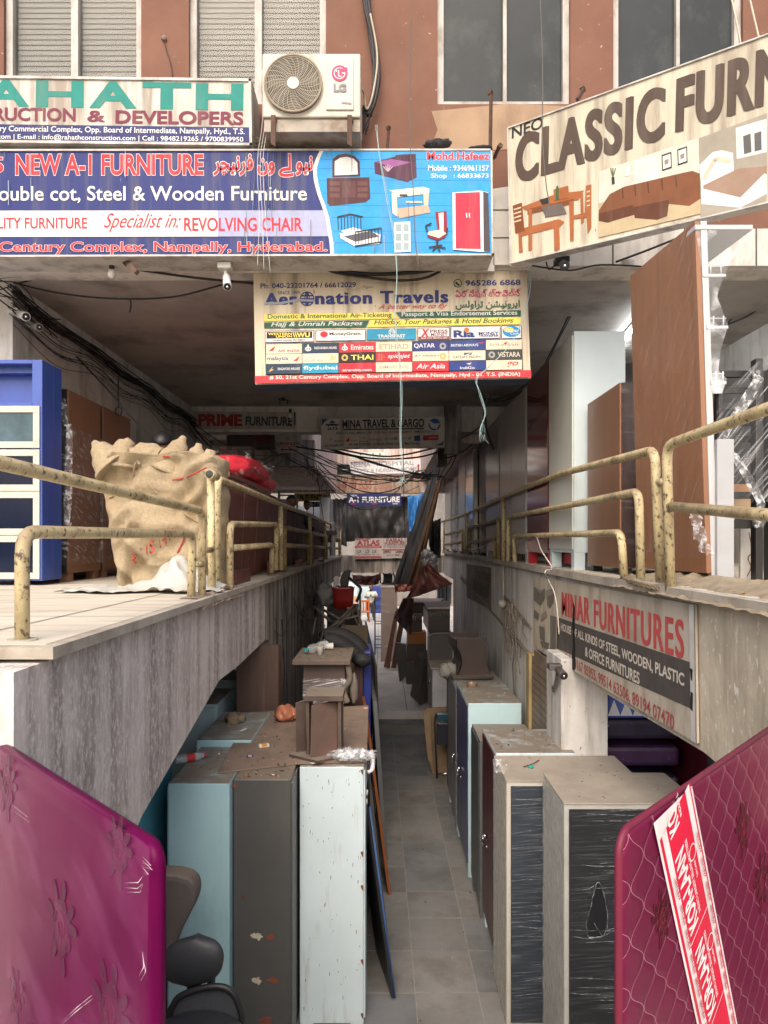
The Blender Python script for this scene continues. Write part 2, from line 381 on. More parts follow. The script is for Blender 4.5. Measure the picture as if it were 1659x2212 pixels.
while y < 13.1:
    h_ = rf.uniform(.46, .62); sk = .012 * (9 - y)
    for k in range(5):
        o1, o2 = rf.uniform(-.012, .012), rf.uniform(-.01, .01); w = .004
        g.face([(xsl[k] + w + sk, y + w + o1, ZF + .003), (xsl[k + 1] - w + sk, y + w + o2, ZF + .003), (xsl[k + 1] - w + sk - .012 * h_, min(y + h_, 13.25) - w + o2, ZF + .003), (xsl[k] + w + sk - .012 * h_, min(y + h_, 13.25) - w + o1, ZF + .003)], fms[rf.choice((0, 0, 1, 2))])
    y += h_
g.face([(-1.2, 4.6, ZF + .0015), (1.6, 4.6, ZF + .0015), (1.6, 13.28, ZF + .0015), (-1.2, 13.28, ZF + .0015)], joint)
structure('passage_floor', g)
g = G(); rf = random.Random(12); lm = [M('floor_scrap', (.36, .33, .29), .9), M('floor_scrap', (.1, .085, .07), .9), M('floor_scrap', (.3, .2, .12), .9)]
for _ in range(260):
    p_ = Vector((rf.choice((rf.uniform(-.2, 1.0), rf.uniform(.75, .95), rf.uniform(-.15, 0))), rf.uniform(4.7, 13), ZF + .006)); an = rf.random() * 6.3; s_ = .004 + .016 * rf.random() ** 3; u = Vector((math.cos(an), math.sin(an), rf.uniform(0, .3))) * s_; w = Vector((-math.sin(an), math.cos(an), 0)) * s_ * rf.uniform(.3, .9)
    g.prism([p_ - u, p_ + w, p_ + u, p_ - w], (0, 0, .002), rf.choice(lm))
single('litter', g, 'small scraps and grit scattered along the grey passage floor', 'litter', kind='stuff')
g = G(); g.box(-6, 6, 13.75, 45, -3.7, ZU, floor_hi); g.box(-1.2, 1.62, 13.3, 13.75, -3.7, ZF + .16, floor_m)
for x in (-.2, .42): g.face([(x, 13.8, ZU + .004), (x + .012, 13.8, ZU + .004), (x - .1, 40, ZU + .004), (x - .112, 40, ZU + .004)], darkjoint)
structure('rear_passage_floor', g)

# ---------------------------------------------------------------- the commercial building, one thing with its parts
bld = thing('market_building', 'two storey terracotta and grey commercial building with a roofed walkway passage through it', 'building', (0, YF, -3.7))
def wp(px): return (px - CX) / F * YF
g = G()
zb, zt = (HY - 225) / F * YF, 6.2
wins = [(8, 305), (408, 704), (945, 1232), (1325, 1605)]
xs = [-7.0] + [wp(v) for ab in wins for v in ab] + [7.0]
for i in range(0, len(xs), 2): g.box(xs[i], xs[i + 1], YF, YF + .25, zb, zt, terra)
g.box(-7, 7, YF, YF + .25, 2.5, zb, terra); g.box(-7, 7, YF + .002, YF + .252, 2.3, 2.498, plaster)
pp = [(932, 240), (1100, 224), (1300, 232), (1300, 324), (1100, 322), (1036, 326), (930, 322), (945, 280)]
g.prism([P(x, y, YF - .004) for x, y in pp], (0, .003, 0), tan)
part('upper_wall', g, bld)
g = G(); g.prism([P(x, y, YF - .05) for x, y in ((1064, 408), (1104, 402), (1104, 572), (1066, 572))], (0, .05, 0), plaster)
for y in (452, 512): g.prism([P(x, yy, YF - .055) for x, yy in ((1064, y), (1104, y), (1104, y + 2), (1064, y + 2))], (0, .004, 0), darkjoint)
part('fascia_pier', g, bld)
g = G(); g.box(wp(1100), 7, YF - .06, YF - .003, 2.31, 2.62, plaster)
for x in (1.9, 2.5, 3.1, 3.7): g.box(x, x + .012, YF - .064, YF - .06, 2.31, 2.62, darkjoint)
part('fascia_beam', g, bld)
g = G(); g.box(-7, wp(1066), YF - .05, YF - .003, 2.27, 2.42, plaster); part('fascia_beam', g, bld)
# windows
for k, (a, b) in enumerate(wins):
    x0, x1 = wp(a), wp(b); fr = G(); w = .055; z0 = zb
    for u, v in ((x0, x0 + w), (x1 - w, x1), ((x0 + x1) / 2 - .03 + (.03 if k > 1 else 0), (x0 + x1) / 2 + .03)): fr.box(u, v, YF + .04, YF + .12, z0, zt, steelwhite)
    fr.box(x0 + w, x1 - w, YF + .045, YF + .115, z0, z0 + .05, steelwhite)
    f = part('window', fr, bld)
    pg = G(); pg.box(x0 + w, x1 - w, YF + .085, YF + .09, z0 + .05, zt, glass_mat('reflecting_pane', (.06, .07, .07), .03, .22) if k < 2 else panedark); part('glass_pane', pg, f)
    if k < 2:
        bg = G(); bg.box(x0, x1, YF + .16, YF + .165, z0, zt, blindgap); z = z0
        while z < zt: bg.box(x0 + w, x1 - w, YF + .135, YF + .14, z, z + .034, blindm); z += .046
        part('slat_blind', bg, f)
# covered passage
g = G(); g.box(-7, 7, YF + .25, 12.3, ZC, 2.6, ceilm); g.box(-7, 7, YF + .252, YF + .5, 2.601, 6.2, darkwall); part('ceiling', g, bld)
g = G(); g.box(-3.61, -3.36, 6.5, 20, ZL, ZC, plaster); g.box(-7, -3.36, 6.4, 6.5, ZL, ZC, plaster); part('side_wall', g, bld)
g = G(); g.box(-3.6, 4.2, 12.3, 12.62, 1.9, 2.6, plaster); g.box(-3.36, -1.36, 13.6, 13.85, 1.45, 1.95, darkwall); part('cross_beam', g, bld)
g = G(); g.box(4.1, 4.35, 6.3, 20, ZR, ZC, plaster); g.box(3.35, 3.75, 5.75, 6.15, ZR, 2.27, whitewall); part('side_wall', g, bld)
g = G(); g.box(1.02, 1.3, 12.1, 12.3, 1.5, ZC, darkwall); part('pier', g, bld)
# light well
g = G(); g.box(-3.36, -1.33, 12.62, 13.6, 2.2, 3.5, wellwall); g.box(-3.36, -1.33, 13.85, 19.5, 1.42, 3.5, wellwall); part('light_well_wall', g, bld)
g = G(); g.box(.97, 4.1, 12.62, 19.5, 1.75, 3.5, wellwall); part('light_well_wall', g, bld)
parapet_m = M('rain_stained_parapet', (.42, .3, .22), .9, .15, 3, dirt=((.14, .11, .09), .65, 3, (3, 3, .3)), spots=((.5, .22, .14), .25, 6, (1, 1, 1)))
g = G(); g.box(-1.33, .97, 19.5, 19.75, 1.33, 1.8, parapet_m); g.box(-1.33, .97, 19.76, 19.95, 1.8, 3.6, wellwall); g.box(-4, -1.33, 19.5, 19.9, 1.35, 3.6, wellwall); g.box(.97, 4.2, 19.5, 19.9, 1.35, 3.6, wellwall); part('rear_wall', g, bld)
g = G(); a = P(727, 1003, 19.75); b = P(757, 1027, 19.75); g.box(a.x, b.x + .2, 19.7, 19.755, b.z, a.z, panedark); f = part('window', g, bld)
g = G()
for z in (a.z, (a.z + b.z) / 2, b.z): g.box(a.x, b.x + .2, 19.68, 19.7, z - .012, z + .012, steelwhite)
part('window_frame', g, f)
# raised walkways with their side beams
def beamface(x0, x1, prof, m): 
    q = G(); q.prism([(x0, y, z) for y, z in prof], (x1 - x0, 0, 0), m); return q
g = G(); g.box(-7, XL - .004, 2.56, 19.5, ZL - .045, ZL, lime_floor); g.box(-7, XL + .05, 2.5, 2.558, ZL - .045, ZL - .002, cement)
g.box(XL - .004, XL + .05, 2.56, 19.5, ZL - .045, ZL - .002, cement)
for y in (3.6, 4.9, 6.3): g.face([(-6, y, ZL + .003), (XL, y - .12, ZL + .003), (XL, y - .112, ZL + .003), (-6, y + .008, ZL + .003)], darkjoint)
g.face([(XL - .4, 2.55, ZL + .003), (XL - .39, 2.55, ZL + .003), (XL - .27, 9, ZL + .003), (XL - .28, 9, ZL + .003)], darkjoint)
part('walkway_slab', g, bld)
part('side_beam', beamface(XL - .2, XL, [(2.33, -.43), (2.33, -2.2), (2.9, -1.8), (3.54, -1.38), (5.22, -1.02), (5.9, -1.03), (7.2, -1.0), (7.2, -.43)], stainwall), bld)
part('side_beam', beamface(XL - .2, XL, [(7.2, -.43), (7.2, -1.0), (7.5, -1.04), (7.5, -.43)], darkwall), bld)
g = G(); g.prism([(XL - .2, 2.53, -2.2), (XL - .5, 2.83, -2.2), (-7, 2.83, -2.2), (-7, 2.95, -2.2), (XL - .2, 2.95, -2.2)], (0, 0, 1.77), cement); part('end_wall', g, bld)  # darker cement tone holds down the glare on this sunlit end
g = G(); g.box(XL - .25, XL - .002, 7.5, 14.2, ZF, -.43, darkwall); g.box(XL - .25, XL, 14.2, 19.5, -.95, -.43, darkwall); part('retaining_wall', g, bld)
g = G(); g.box(-5.2, -5, 2.7, 20, -3.7, -.43, darkwall); part('undercroft_wall', g, bld)
g = G(); g.box(XR + .004, 7, 2.7, 19.5, ZR - .07, ZR, lime_floor); g.box(XR - .05, XR + .004, 2.7, 19.5, ZR - .062, ZR - .002, cement); part('walkway_slab', g, bld)
part('side_beam', beamface(XR, XR + .2, [(2.7, -.32), (2.7, -1.15), (3.6, -1.07), (5.4, -1.12), (6.05, -1.02), (6.05, -.32)], creamwall), bld)
part('retaining_wall', beamface(XR, XR + .25, [(6.05, -.32), (6.05, -1.02), (6.6, -1.02), (7.5, -1.15), (7.7, -1.3), (7.7, ZF), (16.9, ZF), (16.9, -.9), (19.5, -.9), (19.5, -.32)], whitewall), bld)
g = G(); g.box(1.5, 1.9, 6.05, 6.6, ZF, -1.0, whitewall, .01); part('column', g, bld)
g = G(); g.box(4.6, 4.8, 2.7, 20, -3.7, -.32, darkwall); g.box(1.9, 4.6, 8.4, 8.6, -3.7, -.32, darkwall); part('undercroft_wall', g, bld)
sh = G(); z = ZF
while z < -1.2:
    sh.prism([(1.56, 6.6, z), (1.585, 6.6, z + .02), (1.585, 6.6, z + .05), (1.56, 6.6, z + .07)], (0, .96, 0), shutter_m); z += .075
sh.box(1.585, 1.6, 6.6, 7.56, ZF, -1.15, shutter_m)
shp = part('roller_shutter', sh, bld)
g = G(); g.box(1.53, 1.66, 7.56, 7.7, ZF, -1.2, ochre); part('shutter_frame', g, shp)
# bridge across the far end, and what closes the view beyond it
g = G(); g.box(-3, 3, 19.6, 20.8, -.86, -.4, darkwall); part('cross_bridge', g, bld)
dimwall = M('grey_rear_wall', (.24, .22, .2), .9, .15, 2, dirt=((.1, .09, .08), .5, 2, (1, 1, .3)))
rear = thing('rear_block', 'pale rear building block closing the far end of the passage', 'building', (0, 36, -3.6))
g = G(); g.box(-9, 9, 36, 36.3, ZU, 6, dimwall); part('wall', g, rear)
g = G(); g.box(-9, -5, 21, 35.99, ZU, 2.0, dimwall); part('side_wall', g, rear); g = G(); g.box(4.5, 9, 21, 35.99, ZU, 2.5, dimwall); part('side_wall', g, rear)
# a rope-like pile of old cable hooks on the left retaining wall
def cablebunch(name, label, pts, n, spread, r, m, seed=1, group=None, cat='cables'):
    rnd = random.Random(seed); g = G(); pts = [Vector(p) for p in pts]
    for i in range(n):
        off = Vector((rnd.uniform(-1, 1), rnd.uniform(-.3, .3), rnd.uniform(-1, 1))) * spread
        q = [p + off * rnd.uniform(.4, 1.3) - Vector((0, 0, (rnd.random() ** 2) * spread * (1.5 if 0 < k < len(pts) - 1 else 0))) for k, p in enumerate(pts)]
        g.tube(catmull(q, 5), r * rnd.uniform(.7, 1.5), m, 5)
    return single(name, g, label, cat, group)
# ---------------------------------------------------------------- railings
def rail_group(name, label, runs, X, r, m, group):
    g = thing(name, label, 'railing', runs[0][1][0] if False else (X, 3, ZL if X < 0 else ZR), group)
    for nm, pts in runs:
        q = G(); q.tube(bend(pts, .09), r, m, 10); part(nm, q, g)
    return g
L_ = lambda x, y: PX(x, y, XL + .0)
GR = 'chipped yellow pipe railings along the walkways'
low = [('low_rail', [P(48, 1386, 2.66), P(48, 1149, 2.66), P(416, 1153.5, 4.72), P(413, 1291, 4.72)])]
t = rail_group('pipe_railing', 'nearest low yellow pipe hoop with rust patches on the left walkway edge', low, XL, .0275, pipe_m, GR)
q = G(); q.tube([P(48, 1380, 2.66), P(48, 1388, 2.66)], .055, cement, 10); part('base_collar', q, t)
q = G(); q.tube([P(416, 1218, 4.72), P(438, 1218, 4.8)], .022, pipe_m, 8); part('connector', q, t)
t = rail_group('pipe_railing', 'thick sloping yellow handrail crossing in front of the blue showcase', [('handrail', [P(-330, 915, 1.95), P(0, 1000, 2.5), P(437, 1104, 4.82), P(436, 1306, 4.82)])], XL, .0275, pipe_m, GR)
q = G(); q.tube([P(437, 1188, 4.82), P(457, 1188, 5.2)], .022, pipe_m, 8); part('connector', q, t)
t = rail_group('pipe_railing', 'upright yellow pipe with an open black end beside the jute sack', [('post', [P(455, 1034, 5.25), P(458, 1275, 5.25)])], XL, .028, pipe_m, GR)
q = G(); a = P(452, 1024, 5.12); q.tube([a, a + Vector((0, .2, 0))], .034, pipe_m, 12); q.ball(a - Vector((0, .002, 0)), .029, blackm, (1, .05, 1)); part('open_pipe_end', q, t)
t = rail_group('pipe_railing', 'long dusty yellow handrail with three posts running back beside the maroon boards',
    [('handrail', [P(469, 1268, 5.45), P(470, 1034, 5.45), PX(612, 1092, XL), PX(668, 1112, XL), PX(701, 1127, XL), PX(735, 1140, XL)]),
     ('post', [PX(606, 1092, XL), PX(607, 1231, XL)]), ('post', [PX(669, 1113, XL), PX(670, 1220, XL)]), ('post', [PX(701, 1126, XL), PX(702, 1211, XL)]), ('post', [PX(735, 1140, XL), PX(735, 1200, XL)])], XL, .029, pipe_m, GR)
t = rail_group('pipe_railing', 'double yellow pipe hoop in front of the maroon boards', [('outer_hoop', [L_(497, 1296), L_(497, 1132), L_(597, 1133), L_(596, 1232)]), ('inner_hoop', [L_(499, 1184), L_(587, 1177), L_(587, 1238)])], XL, .028, pipe_m, GR)
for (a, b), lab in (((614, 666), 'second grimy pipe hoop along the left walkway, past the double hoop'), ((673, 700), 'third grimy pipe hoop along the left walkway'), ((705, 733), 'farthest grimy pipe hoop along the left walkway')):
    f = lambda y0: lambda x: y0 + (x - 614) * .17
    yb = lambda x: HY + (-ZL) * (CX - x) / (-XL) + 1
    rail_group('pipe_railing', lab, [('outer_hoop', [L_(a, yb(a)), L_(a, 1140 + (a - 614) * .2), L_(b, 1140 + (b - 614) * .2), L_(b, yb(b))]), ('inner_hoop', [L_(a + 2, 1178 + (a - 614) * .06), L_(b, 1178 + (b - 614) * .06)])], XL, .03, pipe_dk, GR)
R_ = lambda x, y: PX(x, y, 1.6)
RB = lambda x: HY + .26 * (x - CX) / 1.6 + 1
rail_group('pipe_railing', 'nearest yellow handrail on the right rising from its post past the tall brown dresser',
    [('handrail', [P(1448, RB(1448) + 5, 3.97), P(1440, 962, 3.97), P(1664, 881, 2.95), P(1900, 800, 2.4)]), ('lower_rail', [P(1446, 1094, 3.97), P(1664, 1113, 2.95), P(1850, 1130, 2.5)])], 1.6, .028, pipe_m, GR)
t = rail_group('pipe_railing', 'long yellow handrail on the right walkway with posts in front of the almirahs',
    [('handrail', [P(1427, 1258, 4.08), P(1414, 972, 4.08), R_(1209, 1024), R_(1088, 1073), R_(1008, 1110), R_(955, 1127), R_(900, 1140)]),
     ('post', [R_(1088, 1075), R_(1088, RB(1088))]), ('post', [R_(1008, 1110), R_(1008, RB(1008))]), ('post', [R_(959, 1127), R_(959, RB(959))])], 1.6, .028, pipe_m, GR)
q = G(); q.tube([P(1420, 1042, 4.08), P(1440, 1040, 3.97)], .024, pipe_m, 8); part('connector', q, t)
rail_group('pipe_railing', 'triple nested pipe hoop on the right, middle hoop above the small brown cabinet', [('outer_hoop', [P(1384, 1250, 4.4), P(1380, 1062, 4.4), R_(1098, 1117), R_(1098, RB(1098))]), ('inner_hoop', [P(1348, 1245, 4.75), P(1342, 1151, 4.75), R_(1110, 1158), R_(1112, RB(1112))])], 1.6, .0275, pipe_m, GR)
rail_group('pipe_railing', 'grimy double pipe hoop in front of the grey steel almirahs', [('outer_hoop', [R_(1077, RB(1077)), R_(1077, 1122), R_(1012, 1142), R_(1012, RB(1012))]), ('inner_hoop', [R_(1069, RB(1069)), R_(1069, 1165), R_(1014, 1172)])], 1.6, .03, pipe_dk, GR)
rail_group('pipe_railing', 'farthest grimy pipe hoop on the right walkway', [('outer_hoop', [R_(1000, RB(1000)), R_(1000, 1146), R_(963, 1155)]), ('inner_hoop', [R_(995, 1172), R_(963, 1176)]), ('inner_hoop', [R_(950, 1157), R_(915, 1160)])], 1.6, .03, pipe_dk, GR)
# ---------------------------------------------------------------- signs
z1 = conv(.50034, 0, 0); z2 = conv(.533, 774.7, 0); z3 = conv(.41697, 498, 553.4); z5 = conv(.3002, 608.7, 830.1); zr1 = conv(.36627, 1051.4, 1189.7)
zp = conv(.2335, 387.4, 857.7); z4 = conv(.36624, 1051.4, 1604.8); zl = conv(.40027, 0, 1383.4); ident = lambda x, y: (x, y)
def board(name, col, streak=.45, rough=.45): return M(name, col, rough, .07, 2.5, dirt=((.2, .16, .12), streak, 5, (2.2, 1, .16)), spots=((.1, .09, .08), .12, 17, (1, 1, .4)), spec=.2)
wht = C(.62, .62, .6); red = C(.55, .035, .05); nav = C(.035, .045, .17); blk = C(.025, .025, .025); grn = C(.02, .17, .13); mar = C(.16, .03, .055)
yel = C(.75, .62, .12); dgr = C(.03, .1, .06); cream = C(.6, .54, .42); teal = C(.03, .25, .4); gry = C(.3, .3, .3); brn = C(.2, .07, .025); org = C(.5, .16, .03)
edge_w = M('sign_edge_metal', (.5, .48, .45), .5, .1, 6, dirt=((.15, .12, .1), .5, 6, (1, 1, .4)))
S1 = board('stained_white_vinyl', (.52, .49, .44), .62)
S = Sign('shop_sign', 'white construction company sign with green lettering and brown rain streaks, above the blue furniture sign', 'sign', [(-420, 160), (543, 172), (545, 316), (-420, 305)], Y=5.6, thick=.36, face=S1, edge=edge_w, group='painted shop signs on the front', cv=ident, rim=.02)
for ch, a, b in (('R', -160, -48), ('A', -36, 64), ('H', 78, 181), ('A', 193, 296), ('T', 308, 413), ('H', 423, 526)): S.txt(ch, a, b, 199 + (a + 160) * .017, 58, C(.015, .2, .17), .035)
S.txt('CONSTRUCTION', -150, 164, 245, 29, mar, .03); S.txt('&', 189, 228, 251.5, 25, mar, .03); S.txt('DEVELOPERS', 250, 526, 253, 29, mar, .03)
S.rect(-415, 264, 540, 303, C(.03, .035, .13))
S.txt('21st Century Commercial Complex, Opp. Board of Intermediate, Nampally, Hyd., T.S.', -78, 529, 279, 16, wht, .012)
S.txt('Web : www.rahathconstruction.com | E-mail : info@rahathconstruction.com | Cell : 9848219265 / 9700839950', -222, 526, 294, 14, wht, .012)
S.done()
# blue furniture sign
bl = M('blue_sign_vinyl', (.022, .032, .15), .5, .08, 3, dirt=((.1, .1, .13), .4, 5, (2.5, 1, .15)), spots=((.3, .33, .36), .06, 14, (3, 1, .2)), spec=.2)
S = Sign('shop_sign', 'long dark blue furniture shop sign with red and white lettering and small furniture pictures', 'sign', [(-320, 324), (1063, 323), (1065, 553), (-320, 557)], Y=5.62, thick=.3, face=bl, edge=edge_w, group='painted shop signs on the front', cv=ident, rim=.014)
wo = (wht, .02)
S.txt('5', -14, 8, 357, 34, red, .02, out=wo); S.txt('NEW A-1 FURNITURE', 34, 440, 356.5, 46, red, .03, out=wo)
S.txt('\ufeae\ufb7d\ufbff\ufee7\ufeae\ufed3 \ufee5\ufeed \ufbaf\u0627 \ufeee\ufbff\ufee7', 461, 676, 358, 50, red, .035, out=(wht, .03))
S.txt('Double cot, Steel & Wooden Furniture', -33, 663, 421, 37, wht, .012)
S.poly([(-320, 456), (696, 455), (700, 511), (-320, 513)], C(.6, .6, .6)); S.poly([(470, 455.5), (706, 455), (716, 511), (470, 511.5)], C(.32, .34, .5))
S.txt('QUALITY FURNITURE', -62, 189, 485, 29, red, .02); S.txt('Specialist in:', 225, 391, 482, 42, red, .005, .5); S.txt('REVOLVING CHAIR', 398, 654, 485.5, 30, red, .02)
S.txt('21st Century Complex, Nampally, Hyderabad.', -86, 707, 537, 28, red, .02, out=wo)
cur = [(700, 324), (690, 345), (684, 365), (686, 390), (693, 418), (703, 445), (711, 470), (716, 500), (720, 525), (722, 553)]
lb = C(.03, .28, .62)
for a, b in zip(cur, cur[1:]):
    S.poly([(a[0] - 8, a[1]), (a[0] + 3, a[1]), (b[0] + 3, b[1]), (b[0] - 8, b[1])], C(.62, .6, .52)); S.lift -= .00012
S.lift += .0003
for a, b in zip(cur, cur[1:]):
    S.poly([(a[0], a[1] + .5), (1062, a[1] + .5), (1063.5, b[1]), (b[0], b[1])], lb); S.lift -= .00012
S.lift += .0003
S.txt('Mohd.Hafeez', 922, 1057, 338, 18, red, .03, out=wo); S.txt('Mobile : 9346961157', 925, 1056, 364, 12.5, wht, .015); S.txt('Shop   : 66833673', 931, 1055, 382, 12.5, wht, .015)
dk = C(.07, .025, .03); lw = C(.7, .7, .72)
def dresser():
    S.poly([(706, 386), (798, 384), (800, 430), (790, 438), (714, 446), (707, 440)], dk); S.poly([(718, 384), (718, 345), (730, 336), (748, 333), (766, 338), (777, 350), (778, 382)], dk)
    S.poly([(723, 380), (723, 350), (735, 342), (750, 340), (764, 344), (772, 353), (773, 378)], C(.6, .62, .6))
    for i in range(3):
        for x in (712, 772): S.rect(x, 393 + i * 13, x + 22, 402 + i * 13, C(.12, .05, .05))
    S.rect(740, 393, 768, 428, C(.1, .04, .045))
def purplebed():
    S.poly([(808, 352), (870, 335), (898, 334), (900, 384), (880, 394), (810, 376)], C(.07, .02, .05)); S.poly([(812, 352), (846, 345), (888, 352), (850, 362)], C(.25, .08, .24)); S.poly([(856, 336), (897, 334), (898, 352), (888, 352), (850, 345)], C(.05, .015, .035))
    for i in range(5): S.line([(838, 372), (828 + i * 5, 361 - (2 - abs(i - 2)) * 2)], .008, C(.4, .3, .4))
def desk():
    S.poly([(841, 413), (915, 405), (929, 410), (857, 419)], C(.72, .68, .55)); S.poly([(846, 417), (857, 419), (859, 470), (848, 462)], C(.66, .55, .45)); S.poly([(914, 411), (927, 410), (924, 456), (916, 458)], C(.6, .46, .34))
    S.poly([(857, 419), (927, 411), (927, 419), (857, 428)], C(.72, .65, .5)); S.poly([(857, 452), (924, 444), (930, 460), (862, 473)], C(.5, .34, .25)); S.rect(877, 436, 912, 440, C(.6, .5, .4)); S.rect(863, 421, 880, 426, blk)
def ironbed():
    S.poly([(734, 505), (788, 498), (822, 508), (820, 528), (766, 533), (736, 516)], lw); S.poly([(742, 512), (800, 500), (820, 512), (768, 524)], C(.08, .08, .1)); S.poly([(736, 500), (764, 492), (782, 498), (752, 508)], C(.6, .62, .66))
    for x in range(730, 786, 7): S.line([(x, 468 + abs(x - 757) * .12), (x + 1, 498)], .006, blk)
    S.line([(729, 470), (757, 464), (784, 470)], .01, blk)
    for x in range(768, 825, 7): S.line([(x, 498 - (x - 768) * .12 + 4), (x, 530 - (x - 768) * .1)], .006, blk)
    S.line([(767, 503), (824, 494)], .01, blk); S.line([(767, 533), (824, 524)], .01, blk)
def cupboard():
    S.poly([(851, 482), (886, 480), (887, 545), (852, 547)], lw)
    for x in (855, 871):
        for y in (486, 506, 526): S.rect(x, y, x + 12, y + 16, C(.28, .36, .38))
def officechair():
    S.poly([(940, 460), (964, 458), (966, 504), (946, 506)], C(.25, .015, .03)); S.poly([(947, 462), (958, 461), (958, 502), (950, 503)], C(.66, .6, .5)); S.poly([(922, 502), (952, 498), (964, 506), (948, 516), (926, 514)], C(.6, .5, .42)); S.poly([(922, 508), (948, 516), (964, 508), (962, 514), (946, 521), (924, 514)], C(.2, .015, .03))
    S.line([(944, 520), (944, 534)], .016, blk)
    for e in ((926, 536), (934, 544), (950, 545), (962, 538), (955, 531)): S.line([(944, 533), e], .012, blk)
    S.line([(924, 504), (919, 490), (932, 484)], .012, blk); S.line([(964, 508), (966, 494)], .012, blk)
def wardrobe():
    S.poly([(977, 418), (1036, 414), (1054, 418), (1058, 544), (1040, 546), (978, 541)], lw); S.poly([(983, 419), (1036, 417), (1038, 540), (984, 539)], C(.55, .03, .06)); S.poly([(1043, 416), (1054, 419), (1058, 544), (1044, 545)], C(.06, .05, .06)); S.line([(1010, 418), (1011, 540)], .004, C(.3, .01, .02))
    for x in (1007, 1013): S.line([(x, 462), (x + 1, 472)], .008, lw)
for f in (dresser, purplebed, desk, ironbed, cupboard, officechair, wardrobe): S.nextpic(); f()
rd = random.Random(9); drip = [M('pale_drip', (.3, .38, .42), .6), M('grey_drip', (.1, .1, .12), .7), M('rust_drip', (.14, .09, .06), .8)]
for _ in range(70):
    x = rd.gauss(565, 22) if rd.random() < .55 else rd.uniform(0, 1055); y = 325 + 220 * rd.random() ** 1.6; l = rd.uniform(6, 60); S.line([(x, y), (x + rd.uniform(-1, 1), min(552, y + l))], rd.uniform(.0015, .005), rd.choice(drip), 'stain')
S.done()
# big oblique sign on the right
A = P(1097, 278, 5.7); B = P(1659, 75, 4.58)
d = Vector((B.x - A.x, B.y - A.y, 0)).normalized(); nrm = Vector((d.y, -d.x, 0))
S2 = board('sun_bleached_vinyl', (.52, .475, .37), .5)
def onp(px, py): return px, py
far_r = 2100
S = Sign('shop_sign', 'large slanting cream furniture sign with brown block lettering and furniture photos', 'sign', [(1097, 277), (1800, 23), (1800, 407), (1103, 571)], plane=(A, nrm), thick=.08, face=S2, edge=edge_w, group='painted shop signs on the front', cv=ident, rim=.01)
brw = C(.075, .052, .04)
S.txt('NEO', 1106, 1173, 288, 25, C(.03, .03, .03), .02)
u0, v0 = S.uv(1113, 345)
S.txt('CLASSIC', 1116, 1433, 347, 104, brw, .03, fat=2.4, res=6); S.txt('FURNI', 1463, 1728, 230, 116, brw, .03, fat=3, res=6)
def dining():
    w1 = C(.3, .1, .035); w2 = C(.17, .055, .02)
    S.poly([(1126, 448), (1200, 420), (1262, 412), (1250, 432), (1180, 446), (1140, 456)], w1); S.poly([(1140, 452), (1240, 430), (1240, 440), (1140, 464)], w2)
    for p in ([(1142, 452), (1150, 452), (1150, 540), (1142, 543)], [(1230, 436), (1240, 434), (1240, 520), (1232, 522)], [(1196, 476), (1208, 474), (1210, 540), (1198, 543)], [(1120, 500), (1127, 498), (1130, 545), (1122, 547)], [(1254, 420), (1260, 418), (1262, 480), (1256, 484)]): S.poly(p, w1)
    S.poly([(1120, 496), (1208, 474), (1220, 480), (1210, 490), (1122, 512)], w1); S.poly([(1108, 445), (1128, 438), (1134, 500), (1114, 505)], w2)
    for i in range(4): S.poly([(1110, 452 + i * 9), (1126, 447 + i * 9), (1127, 450 + i * 9), (1111, 455 + i * 9)], C(.5, .42, .3))
    S.poly([(1266, 402), (1278, 399), (1278, 492), (1270, 506), (1268, 470), (1240, 474), (1240, 466), (1264, 460)], w1)
    for i in range(4): S.poly([(1268, 414 + i * 10), (1275, 412 + i * 10), (1275, 415 + i * 10), (1268, 417 + i * 10)], C(.5, .42, .3))
    S.poly([(1196, 410), (1228, 402), (1230, 428), (1198, 434)], w1); S.poly([(1170, 448), (1215, 440), (1225, 462), (1180, 470)], C(.12, .1, .09))
    S.poly([(1166, 432), (1188, 427), (1185, 440), (1172, 443)], blk); S.poly([(1203, 402), (1206, 402), (1208, 410), (1208, 432), (1201, 433), (1201, 410)], C(.05, .1, .03))
def sofa():
    S.poly([(1294, 372), (1510, 298), (1515, 462), (1294, 514)], C(.5, .5, .43)); S.poly([(1294, 440), (1514, 385), (1515, 462), (1294, 514)], C(.42, .34, .21))
    S.poly([(1370, 350), (1420, 332), (1422, 400), (1372, 414)], C(.56, .57, .52))
    a = C(.17, .065, .03); b_ = C(.1, .038, .02)
    S.poly([(1318, 420), (1350, 404), (1460, 378), (1496, 370), (1512, 376), (1514, 430), (1490, 446), (1430, 440), (1315, 482), (1294, 478), (1294, 456)], a)
    S.poly([(1294, 462), (1380, 440), (1382, 462), (1312, 482), (1294, 478)], b_); S.poly([(1366, 440), (1440, 428), (1446, 436), (1442, 468), (1420, 476), (1372, 472)], b_); S.poly([(1364, 438), (1444, 424), (1448, 432), (1370, 448)], a)
    for x in (1345, 1372, 1400, 1430, 1460): S.line([(x, 406 - (x - 1345) * .22), (x + 2, 430 - (x - 1345) * .22)], .01, b_)
    for x, y in ((1430, 336), (1464, 324)):
        S.poly([(x, y), (x + 21, y - 7), (x + 22, y + 28), (x + 1, y + 35)], blk); S.poly([(x + 2, y + 3), (x + 19, y - 3), (x + 20, y + 25), (x + 3, y + 31)], C(.55, .55, .5)); S.poly([(x + 6, y + 12), (x + 15, y + 8), (x + 15, y + 18), (x + 7, y + 22)], C(.2, .2, .2))
    S.poly([(1322, 384), (1328, 383), (1329, 398), (1323, 400)], blk)
    for e in (1320, 1325, 1331): S.line([(1325, 384), (e, 364)], .008, C(.1, .12, .05))
    S.poly([(1352, 362), (1361, 359), (1361, 380), (1352, 383)], C(.62, .6, .55))
